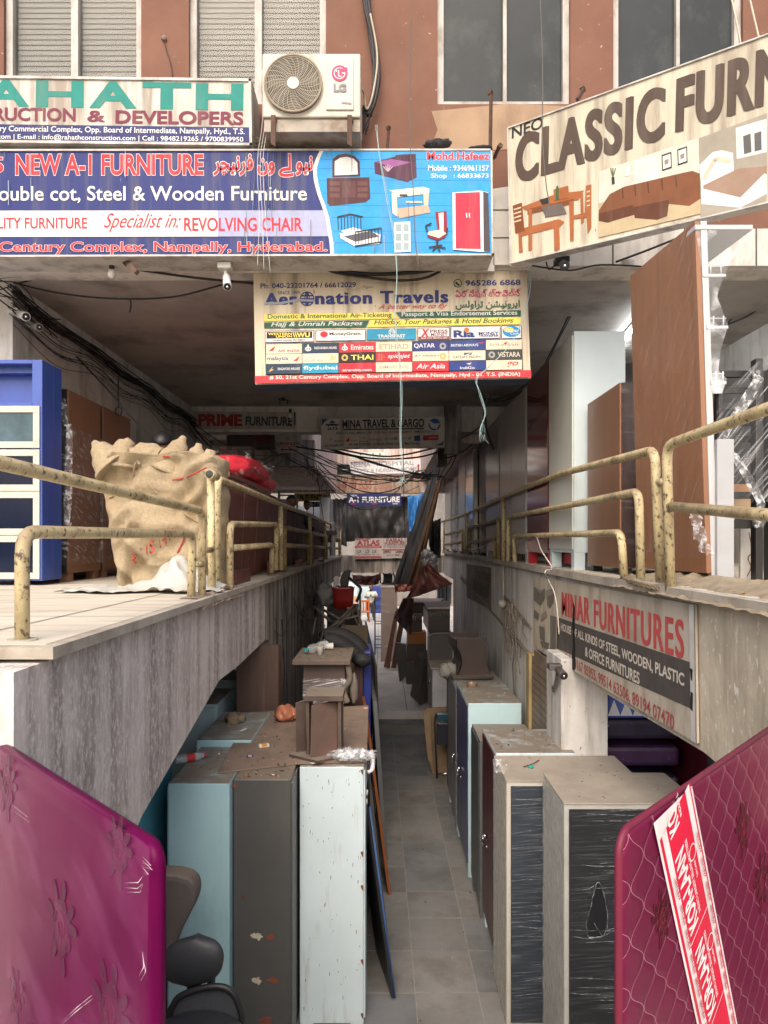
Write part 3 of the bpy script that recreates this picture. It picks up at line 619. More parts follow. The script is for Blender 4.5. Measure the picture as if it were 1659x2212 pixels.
def whitebed():
    S.poly([(1511, 300), (1657, 246), (1657, 436), (1515, 470)], C(.3, .27, .22)); S.poly([(1590, 278), (1657, 258), (1657, 330), (1592, 345)], C(.55, .55, .53))
    S.poly([(1512, 358), (1540, 330), (1560, 326), (1584, 332), (1586, 372), (1530, 400), (1516, 410)], C(.62, .62, .6)); S.poly([(1520, 402), (1594, 366), (1657, 360), (1657, 400), (1600, 440), (1520, 420)], C(.28, .19, .14))
    S.poly([(1516, 408), (1600, 428), (1652, 376), (1657, 378), (1657, 420), (1600, 450), (1516, 442)], C(.58, .58, .56)); S.poly([(1606, 296), (1622, 290), (1624, 330), (1608, 335)], C(.1, .1, .1)); S.poly([(1630, 290), (1645, 285), (1646, 325), (1631, 329)], C(.1, .1, .1))
    S.line([(1520, 390), (1545, 345), (1580, 350)], .03, C(.5, .46, .36))
for f in (dining, sofa, whitebed): S.nextpic(); f()
S.done()
# the travel agency sign under the beam
S3 = board('yellowed_white_vinyl', (.6, .52, .39), .5)
S = Sign('hanging_sign', 'yellowed travel agency sign crowded with small logos, hung below the blue sign', 'sign', [(118, 62), (1533, 42), (1555, 634), (129, 666)], Y=6.02, thick=.25, face=S3, edge=C(.04, .07, .12), group='signs hung in the passage', cv=z3, rim=.0)
S.txt('Ph: 040-23201764 / 66612029', 155, 650, 155, 27, nav, .018); S.txt('965286 6868', 1217, 1502, 140, 30, nav, .025)
S.disc(1177, 141, 22, dgr, r_in=.8); S.poly([(1157, 160), (1162, 148), (1170, 156)], dgr); S.line([(1168, 134), (1172, 146), (1186, 150)], .018, dgr)
S.txt('SINCE 1999', 245, 360, 191, 17, nav, .01); S.txt('Aer', 179, 343, 223, 62, nav, .02, fat=3)
S.disc(397, 222, 38, nav, r_in=.86)
for k in (.35, .99): S.disc(397, 222, 38 * k, nav, ry=37, r_in=.86 if k > .5 else .7)
S.line([(397, 186), (397, 258)], .012, nav)
for y, w in ((206, 34), (222, 37), (240, 33)): S.line([(397 - w, y), (397 + w, y)], .012, nav)
S.line([(176, 246), (260, 245), (345, 228), (440, 232)], .02, C(.3, .32, .36))
S.txt('nation Travels', 441, 1125, 219, 65, nav, .02, fat=3); S.line([(600, 190), (680, 165)], .008, C(.45, .4, .33))
S.poly([(680, 152), (700, 158), (742, 158), (735, 165), (715, 165), (705, 176), (700, 166), (688, 164)], C(.35, .33, .3))
S.txt('A better way to fly', 765, 1122, 266, 32, red, .0, .55)
S.txt('\u0c0f\u0c30\u0c4b\u0c28\u0c47\u0c37\u0c28\u0c4d \u0c1f\u0c4d\u0c30\u0c3e\u0c35\u0c46\u0c32\u0c4d\u0c38\u0c4d', 1165, 1503, 196, 44, C(.5, .03, .12), .004)
S.txt('\ufeb2\ufedf\u0648\u0627\ufeae\ufe97 \ufee6\ufeb8\ufbff\ufee7\u0648\ufeae\ufbfe\u0627', 1165, 1498, 256, 48, dgr, .025)
S.poly([(175, 303), (845, 292), (872, 325), (175, 338)], yel); S.poly([(855, 292), (1503, 281), (1503, 312), (880, 323)], dgr)
S.txt('Domestic & International Air-Ticketing', 193, 835, 318, 31, dgr, .018); S.txt('Passport & Visa Endorsement Services', 887, 1485, 305, 30, wht, .01)
S.poly([(175, 345), (718, 334), (700, 370), (175, 375)], dgr); S.poly([(726, 333), (1503, 318), (1503, 354), (708, 369)], yel)
S.txt('Hajj & Umrah Packages', 210, 685, 358, 30, wht, .012, .3); S.txt('Holiday, Tour Packages & Hotel Bookings', 743, 1465, 348, 33, dgr, .015, .3)
def lbox(x0, y0, x1, y1, m, bord=None):
    S.nextpic()
    if bord: S.poly([(x0 - 3, y0 - 3), (x1 + 3, y0 - 3 - (x1 - x0) * .017), (x1 + 3, y1 + 3 - (x1 - x0) * .017), (x0 - 3, y1 + 3)], bord)
    S.poly([(x0, y0), (x1, y0 - (x1 - x0) * .017), (x1, y1 - (x1 - x0) * .017), (x0, y1)], m)
lbox(182, 392, 430, 447, wht, nav); lbox(188, 395, 424, 429, blk); S.txt('WESTERN', 195, 318, 405, 12, yel, .03); S.txt('UNION', 236, 320, 418, 12, yel, .03); S.txt('\\\\WU', 322, 412, 410, 26, yel, .04); S.txt('moving money for better', 218, 394, 438, 11, blk, .012, .3)
lbox(445, 387, 697, 440, wht, nav); S.disc(485, 407, 20, red, ry=16); S.txt('MoneyGram.', 513, 680, 407, 20, blk, .02); S.txt('money transfer', 515, 628, 425, 10, gry)
lbox(706, 380, 960, 437, teal); S.disc(836, 396, 17, wht, r_in=.8); S.txt('TF', 822, 850, 397, 18, wht, .02); S.txt('TRANSFAST', 762, 906, 417, 16, wht, .03); S.txt('Worldwide Money Transfer', 768, 902, 431, 8, wht)
lbox(971, 377, 1131, 433, wht, mar); S.txt('X', 985, 1030, 400, 40, red, .06, .2); S.txt('PRESS', 1033, 1124, 392, 17, mar, .02); S.txt('MONEY', 1038, 1124, 409, 16, mar, .02); lbox(973, 420, 1130, 432, mar); S.txt('Send now. Receive now.', 985, 1126, 426, 9, wht, .01)
lbox(1143, 370, 1393, 430, wht, nav); S.txt('Ria', 1154, 1264, 406, 38, nav, .045); S.disc(1222, 385, 13, org); S.txt('MONEY', 1284, 1388, 403, 17, nav, .03); S.txt('TRANSFER', 1284, 1388, 416, 11, nav, .03)
lbox(1405, 366, 1503, 428, wht, nav); S.disc(1454, 393, 46, C(.02, .22, .5), ry=29); S.disc(1440, 384, 25, C(.6, .5, .1), ry=14); S.txt('Thomas', 1422, 1490, 388, 15, wht, .02); S.txt('Cook', 1448, 1494, 403, 13, wht, .02)
S.poly([(180, 457), (1508, 432), (1513, 590), (184, 618)], blk)
cx_ = [184, 372, 561, 751, 941, 1130, 1320, 1508]; crm = C(.6, .54, .42)
cells = [[('AIR INDIA', crm, red), ('SAUDI ARABIAN AIRLINES', C(.03, .05, .08), wht), ('Emirates', red, wht), ('ETIHAD', crm, C(.35, .3, .2)), ('QATAR', nav, wht), ('BRITISH AIRWAYS', C(.03, .06, .2), wht), ('SriLankan', crm, C(.3, .22, .2))],
         [('malaysia', crm, nav), ('Gulf Air', crm, gry), ('THAI', blk, yel), ('spicejet', C(.4, .03, .05), wht), ('JET AIRWAYS', crm, C(.1, .1, .14)), ('CATHAY PACIFIC', crm, C(.03, .1, .12)), ('VISTARA', C(.06, .06, .06), crm)],
         [('SINGAPORE AIRLINES', C(.03, .05, .08), wht), ('flydubai', C(.02, .25, .4), wht), ('airarabia.com', C(.5, .03, .05), wht), ('OMAN AIR', crm, C(.35, .3, .25)), ('Air Asia', red, wht), ('IndiGo', C(.03, .05, .2), wht), ('go', crm, red)]]
for r_, row in enumerate(cells):
    for c_, (t_, bg_, ink_) in enumerate(row):
        x0, x1 = cx_[c_] + 1.5, cx_[c_ + 1] - 1.5; y0 = 459 + r_ * 53 - (x0 - 184) * .0185; lbox(x0, y0, x1, y0 + 50, bg_)
        w = x1 - x0; big = t_ in ('THAI', 'QATAR', 'flydubai', 'spicejet', 'malaysia', 'Air Asia', 'Emirates', 'ETIHAD', 'VISTARA')
        a_, b_ = ((.04, .62) if t_ in ('malaysia', 'QATAR') else (.08, .6) if t_ == 'Gulf Air' else (.33, .95) if t_ in ('Emirates', 'AIR INDIA', 'THAI', 'SAUDI ARABIAN AIRLINES', 'spicejet', 'SINGAPORE AIRLINES', 'VISTARA') else (.55, .9) if t_ == 'go' else (.3, .7) if t_ == 'IndiGo' else (.03, .97) if t_ == 'flydubai' else (.05, .8) if t_ in ('JET AIRWAYS', 'BRITISH AIRWAYS') else (.1, .9))
        S.txt(t_, x0 + a_ * w, x0 + b_ * w, y0 + (36 if t_ in ('IndiGo', 'Gulf Air', 'AIR INDIA', 'airarabia.com') else 24 if t_ != 'CATHAY PACIFIC' else 33) - a_ * 3, 26 if big else 30 if t_ == 'go' else 13, ink_, .015, .3 if t_ in ('Air Asia', 'spicejet', 'go') else 0)
        mx = x0 + (.16 if a_ > .3 and t_ != 'go' else .84) * w; my = y0 + 24
        if t_ == 'IndiGo': S.poly([(mx - 70, y0 + 14), (mx - 42, y0 + 8), (mx - 52, y0 + 20), (mx - 60, y0 + 16)], ink_)
        elif t_ in ('AIR INDIA', 'malaysia'): S.poly([(mx - 18, my + 12), (mx + 20, my - 16), (mx + 8, my + 10)], red)
        elif t_ in ('THAI', 'QATAR', 'VISTARA', 'JET AIRWAYS'): S.disc(mx, my, 17, C(.5, .35, .1) if t_ in ('THAI', 'JET AIRWAYS') else gry, r_in=.45)
        elif t_ == 'spicejet':
            for i in range(3):
                for j in range(3 - abs(i - 1)): S.disc(mx - 12 + j * 13, my - 10 + i * 11, 4, org, n=8)
        elif t_ in ('SAUDI ARABIAN AIRLINES', 'Emirates'): S.disc(mx, my + 4, 16, ink_, r_in=.6, ry=12); S.line([(mx, my - 18), (mx, my + 14)], .012, ink_)
        elif t_ == 'SINGAPORE AIRLINES': S.poly([(mx - 16, my + 14), (mx + 8, my - 14), (mx, my + 2), (mx + 14, my + 2), (mx - 6, my + 12)], C(.6, .4, .1))
        elif t_ == 'BRITISH AIRWAYS': S.poly([(mx - 20, y0 + 12), (mx + 30, y0 + 6), (mx + 10, y0 + 14)], red)
        elif t_ == 'CATHAY PACIFIC': S.poly([(x0 + 76, y0 + 10), (x0 + 120, y0 + 9), (x0 + 112, y0 + 22), (x0 + 76, y0 + 22)], C(.03, .12, .14)); S.poly([(x0 + 82, y0 + 21), (x0 + 112, y0 + 12), (x0 + 100, y0 + 21)], wht)
        elif t_ == 'Gulf Air': S.poly([(mx - 24, my + 16), (mx - 4, my - 18), (mx + 10, my - 8), (mx + 22, my - 20), (mx + 14, my + 6)], C(.45, .45, .2))
        elif t_ == 'SriLankan': S.poly([(x0 + 90, y0 + 20), (x0 + 110, y0 + 4), (x0 + 104, y0 + 14), (x0 + 118, y0 + 10), (x0 + 100, y0 + 24)], red)
S.poly([(129, 625), (1553, 594), (1555, 630), (129, 662)], C(.55, .045, .06)); S.txt('# 50, 21st Century Complex, Opp. Board of Intermediate, Nampally, Hyd - 01. T.S. (INDIA)', 205, 1497, 635, 25, C(.7, .66, .55), .018)
S.done()
# signs deeper in the passage
S4 = board('streaked_white_board', (.42, .38, .33), .35)  # off-white board with brown dirt streaks
S = Sign('wall_sign', 'grimy beam sign with one big red word and one dark blue word', 'sign', [(130, 132), (1078, 140), (1078, 296), (130, 292)], Y=12.26, thick=.04, face=S4, edge=edge_w, group='signs hung in the passage', cv=zp)
S.txt('PRIME', 175, 582, 212, 112, C(.3, .03, .03), .05); S.txt('FURNITURE', 612, 1045, 222, 86, C(.03, .05, .08), .035); S.poly([(1062, 142), (1074, 142), (1074, 262), (1062, 262)], blk); S.done()
S = Sign('hanging_sign', 'white travel and cargo sign with blue corners hung over the middle of the passage', 'sign', [(280, 243), (1172, 229), (1172, 455), (283, 466)], Y=12.0, thick=.1, face=board('streaked_cream_board', (.56, .52, .46), .35), edge=edge_w, group='signs hung in the passage', cv=z5, rim=.02)  # cream board with brown dirt streaks
S.poly([(284, 247), (356, 246), (316, 262), (297, 285), (285, 310)], C(.03, .09, .22)); S.poly([(1168, 395), (1168, 440), (1100, 441), (1150, 420)], C(.03, .09, .22))
S.txt('MINA TRAVEL & CARGO', 436, 1025, 287, 62, C(.015, .02, .04), .025); S.line([(436, 326), (1025, 318)], .02, C(.02, .02, .05))
S.disc(363, 281, 19, C(.03, .05, .1)); S.line([(344, 281), (382, 281)], .01, cream)
for s_ in (-1, 1):
    for j in range(3): S.poly([(363 + s_ * 18, 284 + j * 6), (363 + s_ * (56 - j * 9), 286 + j * 7), (363 + s_ * (46 - j * 9), 291 + j * 7), (363 + s_ * 14, 290 + j * 5)], C(.03, .05, .1))
S.txt('IATA', 328, 404, 321, 22, C(.02, .03, .05), .035, .2)
S.disc(1098, 290, 43, C(.03, .12, .3))
for j in range(3): S.line([(1060 + j * 6, 268 + j * 14), (1085, 286 + j * 12), (1105, 290 + j * 13), (1135 - j * 8, 285 + j * 14)], .03, wht)
S.txt('SERVICES: HAJJ UMRAH |', 390, 612, 355, 24, C(.03, .1, .13), .015); S.txt('AIR TICKETING | VISA ENDORSEMENT', 624, 936, 350, 23, C(.35, .04, .04), .015); S.txt('| IMMIGRATION', 946, 1073, 345, 22, C(.1, .06, .05), .015)
for t_, a_, b_, y_ in (('SAUDIA', 375, 446, 410), ('Emirates', 558, 622, 410), ('ETIHAD', 632, 725, 401), ('QATAR', 738, 806, 394)): S.txt(t_, a_, b_, y_, 15, C(.12, .1, .09), .01)
S.disc(352, 398, 10, gry, r_in=.5); S.poly([(455, 414), (488, 377), (484, 412)], red); S.txt('AIR INDIA', 492, 546, 405, 9, red, .01); S.disc(592, 386, 10, gry, r_in=.5); S.disc(820, 391, 11, mar, r_in=.4); S.line([(845, 392), (900, 390)], .015, gry); S.poly([(905, 380), (935, 377), (920, 402)], C(.35, .25, .1))
S.poly([(953, 370), (995, 369), (995, 408), (953, 409)], C(.03, .06, .2)); S.poly([(1016, 368), (1126, 365), (1126, 402), (1016, 405)], C(.45, .04, .07)); S.txt('spicejet', 1060, 1122, 385, 16, wht, .0, .3)
S.txt('\u0c2e\u0c3f\u0c28\u0c3e \u0c1f\u0c4d\u0c30\u0c3e\u0c35\u0c46\u0c32\u0c4d\u0c38\u0c4d \u0c15\u0c3e\u0c30\u0c4d\u0c17\u0c4b', 305, 448, 441, 20, blk, .02); S.txt('Ph: 040-23200285 | 23200286 | 9848176477 | 9866799160', 486, 985, 437, 24, C(.03, .03, .04), .015)
S.done()
S = Sign('wall_sign', 'dim dark sign with a faded red word deep under the left ceiling', 'sign', [(440, 345), (885, 350), (885, 490), (440, 490)], Y=13.56, thick=.03, face=board('dark_board', (.1, .085, .075), .3), edge=edge_w, group='signs hung in the passage', cv=zp); S.txt('PRIME', 670, 850, 390, 52, C(.16, .03, .03), .04); S.txt('FURNITURE', 650, 850, 476, 26, C(.03, .03, .035), .03); S.done()
S = Sign('wall_sign', 'small white travel agents board with a red arrow', 'sign', [(893, 348), (1130, 347), (1132, 512), (902, 515)], Y=13.2, thick=.03, face=board('grey_white_board', (.4, .37, .35), .3), edge=edge_w, group='signs hung in the passage', cv=zp)
S.txt('SUBEDAR & SONS', 903, 1117, 431, 30, C(.2, .03, .03), .03); S.txt('TRAVEL AGENTS', 910, 1110, 459, 12, mar, .02); S.poly([(928, 485), (962, 474), (962, 481), (1098, 486), (1098, 497), (962, 493), (962, 500)], C(.25, .03, .03)); S.disc(1000, 385, 15, mar, r_in=.6); S.done()
S = Sign('wall_sign', 'white cargo sign with script lettering and a teal wave, hung past the red bedding', 'sign', [(780, 522), (1178, 528), (1180, 722), (790, 716)], Y=15.2, thick=.05, face=S4, edge=edge_w, group='signs hung in the passage', cv=zp)
S.txt('Travel & Cargo', 850, 1098, 607, 52, C(.04, .04, .05), .02, .5); S.disc(1140, 612, 26, gry, r_in=.55); S.poly([(860, 660), (960, 655), (1060, 675), (1176, 682), (1176, 697), (860, 692)], C(.08, .26, .24)); S.done()
S = Sign('hanging_sign', 'yellow strip sign with black lettering far along the left walkway', 'sign', [(1066, 890), (1398, 892), (1400, 962), (1066, 966)], Y=18.5, thick=.05, face=board('yellow_board', (.5, .42, .1), .3), edge=edge_w, group='signs hung in the passage', cv=zp); S.txt('S.N. FURNITURE', 1084, 1392, 926, 50, C(.02, .025, .03), .035); S.done()
S = Sign('hanging_sign', 'navy strip sign half hidden under the yellow sign', 'sign', [(1155, 967), (1362, 967), (1362, 1016), (1160, 1018)], Y=18.3, thick=.05, face=C(.03, .035, .15), edge=edge_w, group='signs hung in the passage', cv=zp); S.txt('A-1 FURN', 1213, 1354, 993, 28, wht, .03); S.done()
S = Sign('hanging_sign', 'navy sign with white lettering and small arrows above the big black tarpaulin', 'sign', [(467, 786), (858, 783), (861, 876), (468, 879)], Y=19.1, thick=.08, face=M('navy_sign', (.025, .03, .14), .35, .08, 3), edge=edge_w, group='signs hung in the passage', cv=z5)
S.txt('NEW', 496, 544, 801, 14, wht, .03); S.txt('A-1 FURNITURE', 481, 849, 831, 42, C(.8, .8, .8), .035)
for x, m_ in ((515, red), (668, red), (817, wht)): S.poly([(x - 22, 860), (x - 12, 853), (x - 12, 857), (x + 20, 857), (x + 20, 863), (x - 12, 863), (x - 12, 867)], m_)
S.done()
S = Sign('hanging_sign', 'white maternity hospital sign with faded grey letters over the far parapet', 'sign', [(482, 560), (1000, 540), (1002, 640), (505, 648)], Y=19.4, thick=.08, face=board('washed_white_board', (.66, .66, .68), .2), edge=edge_w, group='signs hung in the passage', cv=z5)
S.txt('NEENA', 497, 636, 578, 40, C(.3, .27, .27), .02); S.txt('H', 683, 706, 574, 32, C(.06, .05, .05), .03); S.txt('OSPITAL', 712, 948, 573, 32, C(.34, .32, .32), .02); S.txt('ERNITY & NURSING HOME', 497, 974, 627, 28, C(.33, .31, .31), .015); S.poly([(977, 622), (977, 590), (971, 590), (984, 572), (993, 589), (988, 589), (988, 622)], C(.3, .03, .03)); S.done()
S = Sign('wall_sign', 'white upper board with dark marks at the top of the light well', 'sign', [(490, 490), (762, 486), (760, 532), (490, 545)], Y=19.3, thick=.05, face=board('pale_board', (.6, .62, .56), .2), edge=edge_w, group='signs hung in the passage', cv=z5)
for x in (560, 600, 650, 700): S.poly([(x, 497), (x + 14, 496), (x + 10, 512), (x + 2, 512)], C(.15, .2, .12))
S.txt('CLINIC', 600, 740, 523, 12, gry, .02); S.done()
S = Sign('wall_lettering', 'faded red Telugu lettering painted on the stained far parapet', 'sign', [(400, 660), (1000, 655), (1000, 775), (400, 778)], Y=19.495, thick=.004, face=parapet_m, edge=parapet_m, group='signs hung in the passage', cv=z5)
S.txt('\u0c06\u0c30\u0c4d.\u0c06\u0c30\u0c4d.\u0c1f\u0c3f\u0c2b\u0c3f\u0c28\u0c4d', 415, 650, 728, 74, C(.33, .06, .05), .006); S.txt('\u0c38\u0c46\u0c02\u0c1f\u0c30\u0c4d', 664, 788, 726, 66, C(.36, .15, .12), .006)
for x in (425, 470, 510, 520): S.poly([(x, 660), (x + 6, 660), (x + 6, 692), (x, 692)], C(.1, .05, .04))
S.done()
S = Sign('banner', 'faded red and white furniture banner on the far bridge railing', 'banner', [(526, 1110), (900, 1106), (900, 1250), (527, 1257)], Y=19.5, thick=.02, face=board('faded_banner', (.52, .47, .45), .25, .8), edge=edge_w, group='signs hung in the passage', cv=z5)
pr = C(.4, .08, .09)
S.txt('ATLAS', 540, 704, 1142, 42, pr, .05); S.poly([(527, 1163), (718, 1161), (718, 1177), (527, 1179)], pr); S.txt('ALL KINDS OF HOME APPLIANCES', 540, 705, 1171, 9, wht); S.txt('STEEL & WOOD', 590, 660, 1185, 8, gry)
S.poly([(527, 1112), (640, 1110), (640, 1117), (527, 1119)], pr); S.poly([(527, 1238), (718, 1236), (718, 1250), (527, 1253)], pr); S.txt('Cell: +91 98480 17606, 90001 59005', 545, 705, 1226, 11, blk)
for x in (540, 600, 650): S.poly([(x, 1195), (x + 30, 1192), (x + 30, 1212), (x, 1214)], C(.2, .18, .18)); S.poly([(x + 4, 1198), (x + 20, 1197), (x + 20, 1206), (x + 4, 1207)], C(.45, .42, .4))
S.txt('FAISAL', 752, 880, 1124, 30, C(.28, .1, .1), .05); S.txt('FURNITURE', 742, 884, 1148, 22, C(.25, .12, .12), .045); S.txt('ALL KINDS OF OFFICE FURNITURE', 738, 890, 1166, 9, blk); S.txt('& WOODEN FILM BALAJI', 760, 872, 1178, 9, blk); S.poly([(722, 1188), (895, 1186), (895, 1195), (722, 1197)], pr)
for x in (730, 820): S.poly([(x, 1202), (x + 55, 1200), (x + 55, 1216), (x, 1218)], C(.25, .2, .2)); S.poly([(x + 10, 1200), (x + 40, 1197), (x + 42, 1206), (x + 10, 1207)], C(.15, .1, .1))
S.txt('Cell : +91 98480 11606', 752, 890, 1231, 14, blk, .01); S.done()
# torn banner on the right beam
ban = M('grubby_banner_cloth', (.5, .44, .35), .8, .1, 4, dirt=((.25, .19, .13), .5, 4, (1, 1, .4)), bump=.15)
S = Sign('banner', 'torn cream banner with red lettering and a dark band on the right side beam', 'banner', [(274, 150), (1228, 318), (1240, 1135), (274, 568)], plane=((XR - .02, 0, 0), (-1, 0, 0)), thick=.012, face=ban, edge=ban, group='signs hung in the passage', cv=zr1)
wv = lambda u, v: .0
S.poly([(415, 390), (1225, 665), (1228, 940), (415, 575)], C(.085, .075, .068, .8))
S.txt('MINAR FURNITURES', 446, 1164, 310, 138, C(.5, .085, .08, .8), .01, fat=2.5); S.txt('HOUSE OF ALL KINDS OF STEEL, WOODEN, PLASTIC', 440, 1168, 450, 52, C(.62, .56, .46, .8), .025); S.txt('& OFFICE FURNITURES', 583, 905, 592, 58, C(.62, .56, .46, .8), .025)
S.txt('Cell: 99167 05955, 99514 63506, 89194 07470', 462, 1108, 632, 64, C(.4, .09, .08, .8), .012)
S.line([(398, 180), (425, 380), (415, 575), (428, 655)], .012, C(.1, .09, .08)); S.line([(300, 560), (312, 590), (330, 590)], .01, gry)
g1, g2 = C(.17, .15, .125, .8), C(.28, .24, .2, .8)
S.poly([(280, 210), (318, 250), (346, 222), (346, 280), (318, 325), (280, 290)], g1); S.poly([(280, 208), (318, 232), (346, 222), (318, 248)], g2); S.poly([(352, 235), (392, 222), (400, 262), (356, 290)], g2); S.poly([(360, 270), (398, 255), (398, 305), (372, 340), (358, 320)], g1)
S.poly([(282, 345), (312, 372), (306, 410), (282, 395)], g1); S.poly([(320, 380), (352, 352), (360, 385), (322, 420)], g2); S.poly([(378, 380), (412, 390), (410, 610), (378, 618)], g1); S.poly([(312, 440), (345, 455), (345, 540), (318, 520)], g1); S.poly([(318, 530), (372, 545), (365, 585), (330, 570)], g1)
S.poly([(514, 300), (524, 335), (522, 480), (528, 690), (518, 708), (500, 690), (512, 560), (508, 430)], C(.02, .017, .015, .9), 'tear_opening')
S.poly([(1200, 312), (1228, 318), (1240, 1135), (1212, 1120)], C(.55, .53, .5, .8))
for p in ([(1205, 690), (1222, 700), (1220, 770), (1210, 760)], [(1210, 830), (1224, 840), (1222, 950), (1206, 930)]): S.poly(p, blk)
S.done()
# ---------------------------------------------------------------- on the front wall: air conditioner, cables, brackets
acw = M('aged_white_casing', (.5, .465, .395), .5, .07, 3, dirt=((.3, .25, .19), .4, 5, (1.5, 1, .25)), dust=.5)
def PB(g, px0, py0, px1, py1, Y, d, m, bev=.004):
    a = P(px0, py1, Y); b = P(px1, py0, Y); g.box(a.x, b.x, Y, Y + d, a.z, b.z, m, bev)
t = thing('air_conditioner', 'white outdoor air conditioner unit with round fan grille on wall brackets', 'air conditioner', P(670, 253, 5.65))
g = G(); PB(g, 566, 115, 779, 253, 5.45, .34, acw, .012); part('casing', g, t)
g = G(); a = P(570, 256, 5.45); b = P(778, 253, 5.45); g.box(a.x, b.x, 5.47, 5.8, a.z - .09, a.z + .005, M('rusty_base_pan', (.35, .31, .26), .7, .2, 5, dirt=((.14, .09, .05), .5, 6, (1, 1, 1)))); part('base_pan', g, t)
c = P(634, 184, 5.445); R = 61 / F * 5.45
g = G(); g.tube([c, c + Vector((0, .002, 0))], R, M('fan_cavity', (.06, .05, .04), .9, .2, 4), 40); part('fan_opening', g, t)
g = G()
for k in range(7):
    a = k * 2 * math.pi / 7; n0 = Vector((math.cos(a), -.02, math.sin(a))); n1 = Vector((math.cos(a + .55), -.02, math.sin(a + .55))); g.face([c + n0 * R * .2, c + n0 * R * .9, c + n1 * R * .92, c + n1 * R * .25], M('fan_blade', (.1, .085, .07), .6, .2, 4))
part('fan', g, t)
g = G(); wirem = M('grille_wire', (.42, .38, .3), .5, .1, 5)
for k in range(1, 15): 
    r_ = R * (.2 + .8 * k / 14); g.tube([c + Vector((math.cos(a) * r_, -.022, math.sin(a) * r_)) for a in (j * 2 * math.pi / 32 for j in range(33))], .0022 if k < 14 else .009, wirem if k < 14 else M('grille_ring', (.25, .2, .14), .5, .1, 5), 5, False)
for k in range(26):
    a = k * 2 * math.pi / 26; g.tube([c + Vector((math.cos(a + q * .5) * R * (.2 + .8 * q), -.024, math.sin(a + q * .5) * R * (.2 + .8 * q))) for q in (0, .33, .66, 1)], .0022, wirem, 4, False)
g.tube([c + Vector((0, -.02, 0)), c + Vector((0, -.03, 0))], R * .21, acw, 20); part('fan_grille', g, t)
g = G(); PB(g, 704, 126, 764, 237, 5.438, .02, acw, .006); part('service_panel', g, t)
for px in (590, 755):
    g = G(); g.prism([P(px - 5, 248, 5.43), P(px + 5, 248, 5.43), P(px + 5, 316, 5.43), P(px - 5, 310, 5.43)], (0, .02, 0), rust); g.prism([P(px, 262, 5.45), P(px, 280, 5.45), P(px, 320, 5.98), P(px, 300, 5.98)], (.012, 0, 0), rust); g.prism([P(px, 256, 5.45), P(px, 262, 5.45), P(px, 280, 5.98), P(px, 272, 5.98)], (.03, 0, 0), rust); part('bracket', g, t)
class Pt:      # a logo printed on the service panel
    pass
S = Sign.__new__(Sign); S.cv = conv(.50034, 0, 0); S.lift = .004; S.p0 = Vector((0, 5.436, 0)); S.n = Vector((0, -1, 0)); S.o = S.hit(1410, 255); S.eu = Vector((1, 0, 0)); S.ev = Vector((0, 0, -1)); S.g = {}; S.t = t
S.disc(1466, 317, 34, C(.5, .06, .14), 'logo'); S.disc(1466, 317, 25, wht, 'logo', r_in=.86); S.poly([(1478, 292), (1500, 292), (1500, 316), (1478, 316)], C(.5, .06, .14), 'logo'); S.line([(1462, 304), (1462, 330), (1474, 330)], .009, wht, 'logo'); S.line([(1476, 317), (1491, 317)], .009, wht, 'logo'); S.disc(1453, 308, 3.5, wht, 'logo', n=10)
S.txt('LG', 1440, 1496, 380, 36, C(.22, .22, .23), .06, k='logo'); S.line([(1474, 442), (1518, 447)], .01, gry, 'logo'); S.done()
cablebunch('cable_bundle', 'thick black cable bundle hanging down the wall beside the air conditioner', [P(786, -60, 5.93), P(792, 20, 5.93), P(806, 90, 5.93), P(812, 165, 5.9), P(800, 225, 5.88), P(790, 250, 5.88)], 7, .035, .014, rubber, 3)
one('air_conditioner_hose', 'pale insulated pipe looping from the cable bundle to the air conditioner', 'hose', lambda g: g.tube(catmull([P(800, 30, 5.9), P(815, 120, 5.9), P(806, 200, 5.86), P(792, 236, 5.84), P(786, 200, 5.8), P(778, 190, 5.6)]), .009, M('pale_hose', (.42, .36, .27), .7, .1, 6), 6))
one('cable_knot', 'tangled knot of black cable ends below the cable bundle', 'cables', lambda g: [g.tube(catmull([P(795 + random.uniform(-12, 8), 238 + random.uniform(-10, 10), 5.86) for _ in range(5)] + [P(790 + random.uniform(-6, 6), 270 + random.uniform(0, 24), 5.88)]), .006, rubber, 5) for _ in range(9)])
def stick(name, label, cat, a, b, r=.012, m=rust, group='rusty iron stubs on the front wall'):
    g = G(); a, b = Vector(a), Vector(b); d = (b - a).normalized(); s_ = d.orthogonal().normalized() * r
    g.prism([a - s_, a + s_, b + s_, b - s_], d.cross(s_).normalized() * r * 1.6, m); g.prism([a - s_ * 1.5, a + s_ * 1.5, a + s_ * 1.5 + d * .03, a - s_ * 1.5 + d * .03], d.cross(s_).normalized() * r * 2.6, m); return single(name, g, label, cat, group)
stick('iron_strap', 'tall rusty iron strap standing above the right end of the blue sign', 'bracket', P(1063, 195, 5.75), P(1061, 324, 5.75))
stick('iron_strap', 'short slanting iron stub to the right of the tall strap', 'bracket', P(1078, 310, 5.6), P(1066, 340, 5.75))
stick('iron_strap', 'upright iron stub behind the black rag on the blue sign', 'bracket', P(842, 272, 5.8), P(838, 322, 5.8), .01)
stick('iron_strap', 'iron stub leaning above the slanting cream sign', 'bracket', P(1264, 190, 5.8), P(1250, 214, 5.6), .014)
stick('iron_strap', 'rusty bracket poking out under the blue sign on the left', 'bracket', P(266, 560, 5.75), P(293, 586, 5.5), .018)
ragm = M('black_rag', (.03, .03, .032), .85, .3, 8, bump=.4)
one('rag', 'crumpled black rag lying on top of the blue sign', 'rag', lambda g: [g.ball(P(932 + i * 9, 314 - (i % 2) * 4, 5.8), .05, ragm, (1.2, 1, .55), 3, .5, 3, i) for i in range(4)])
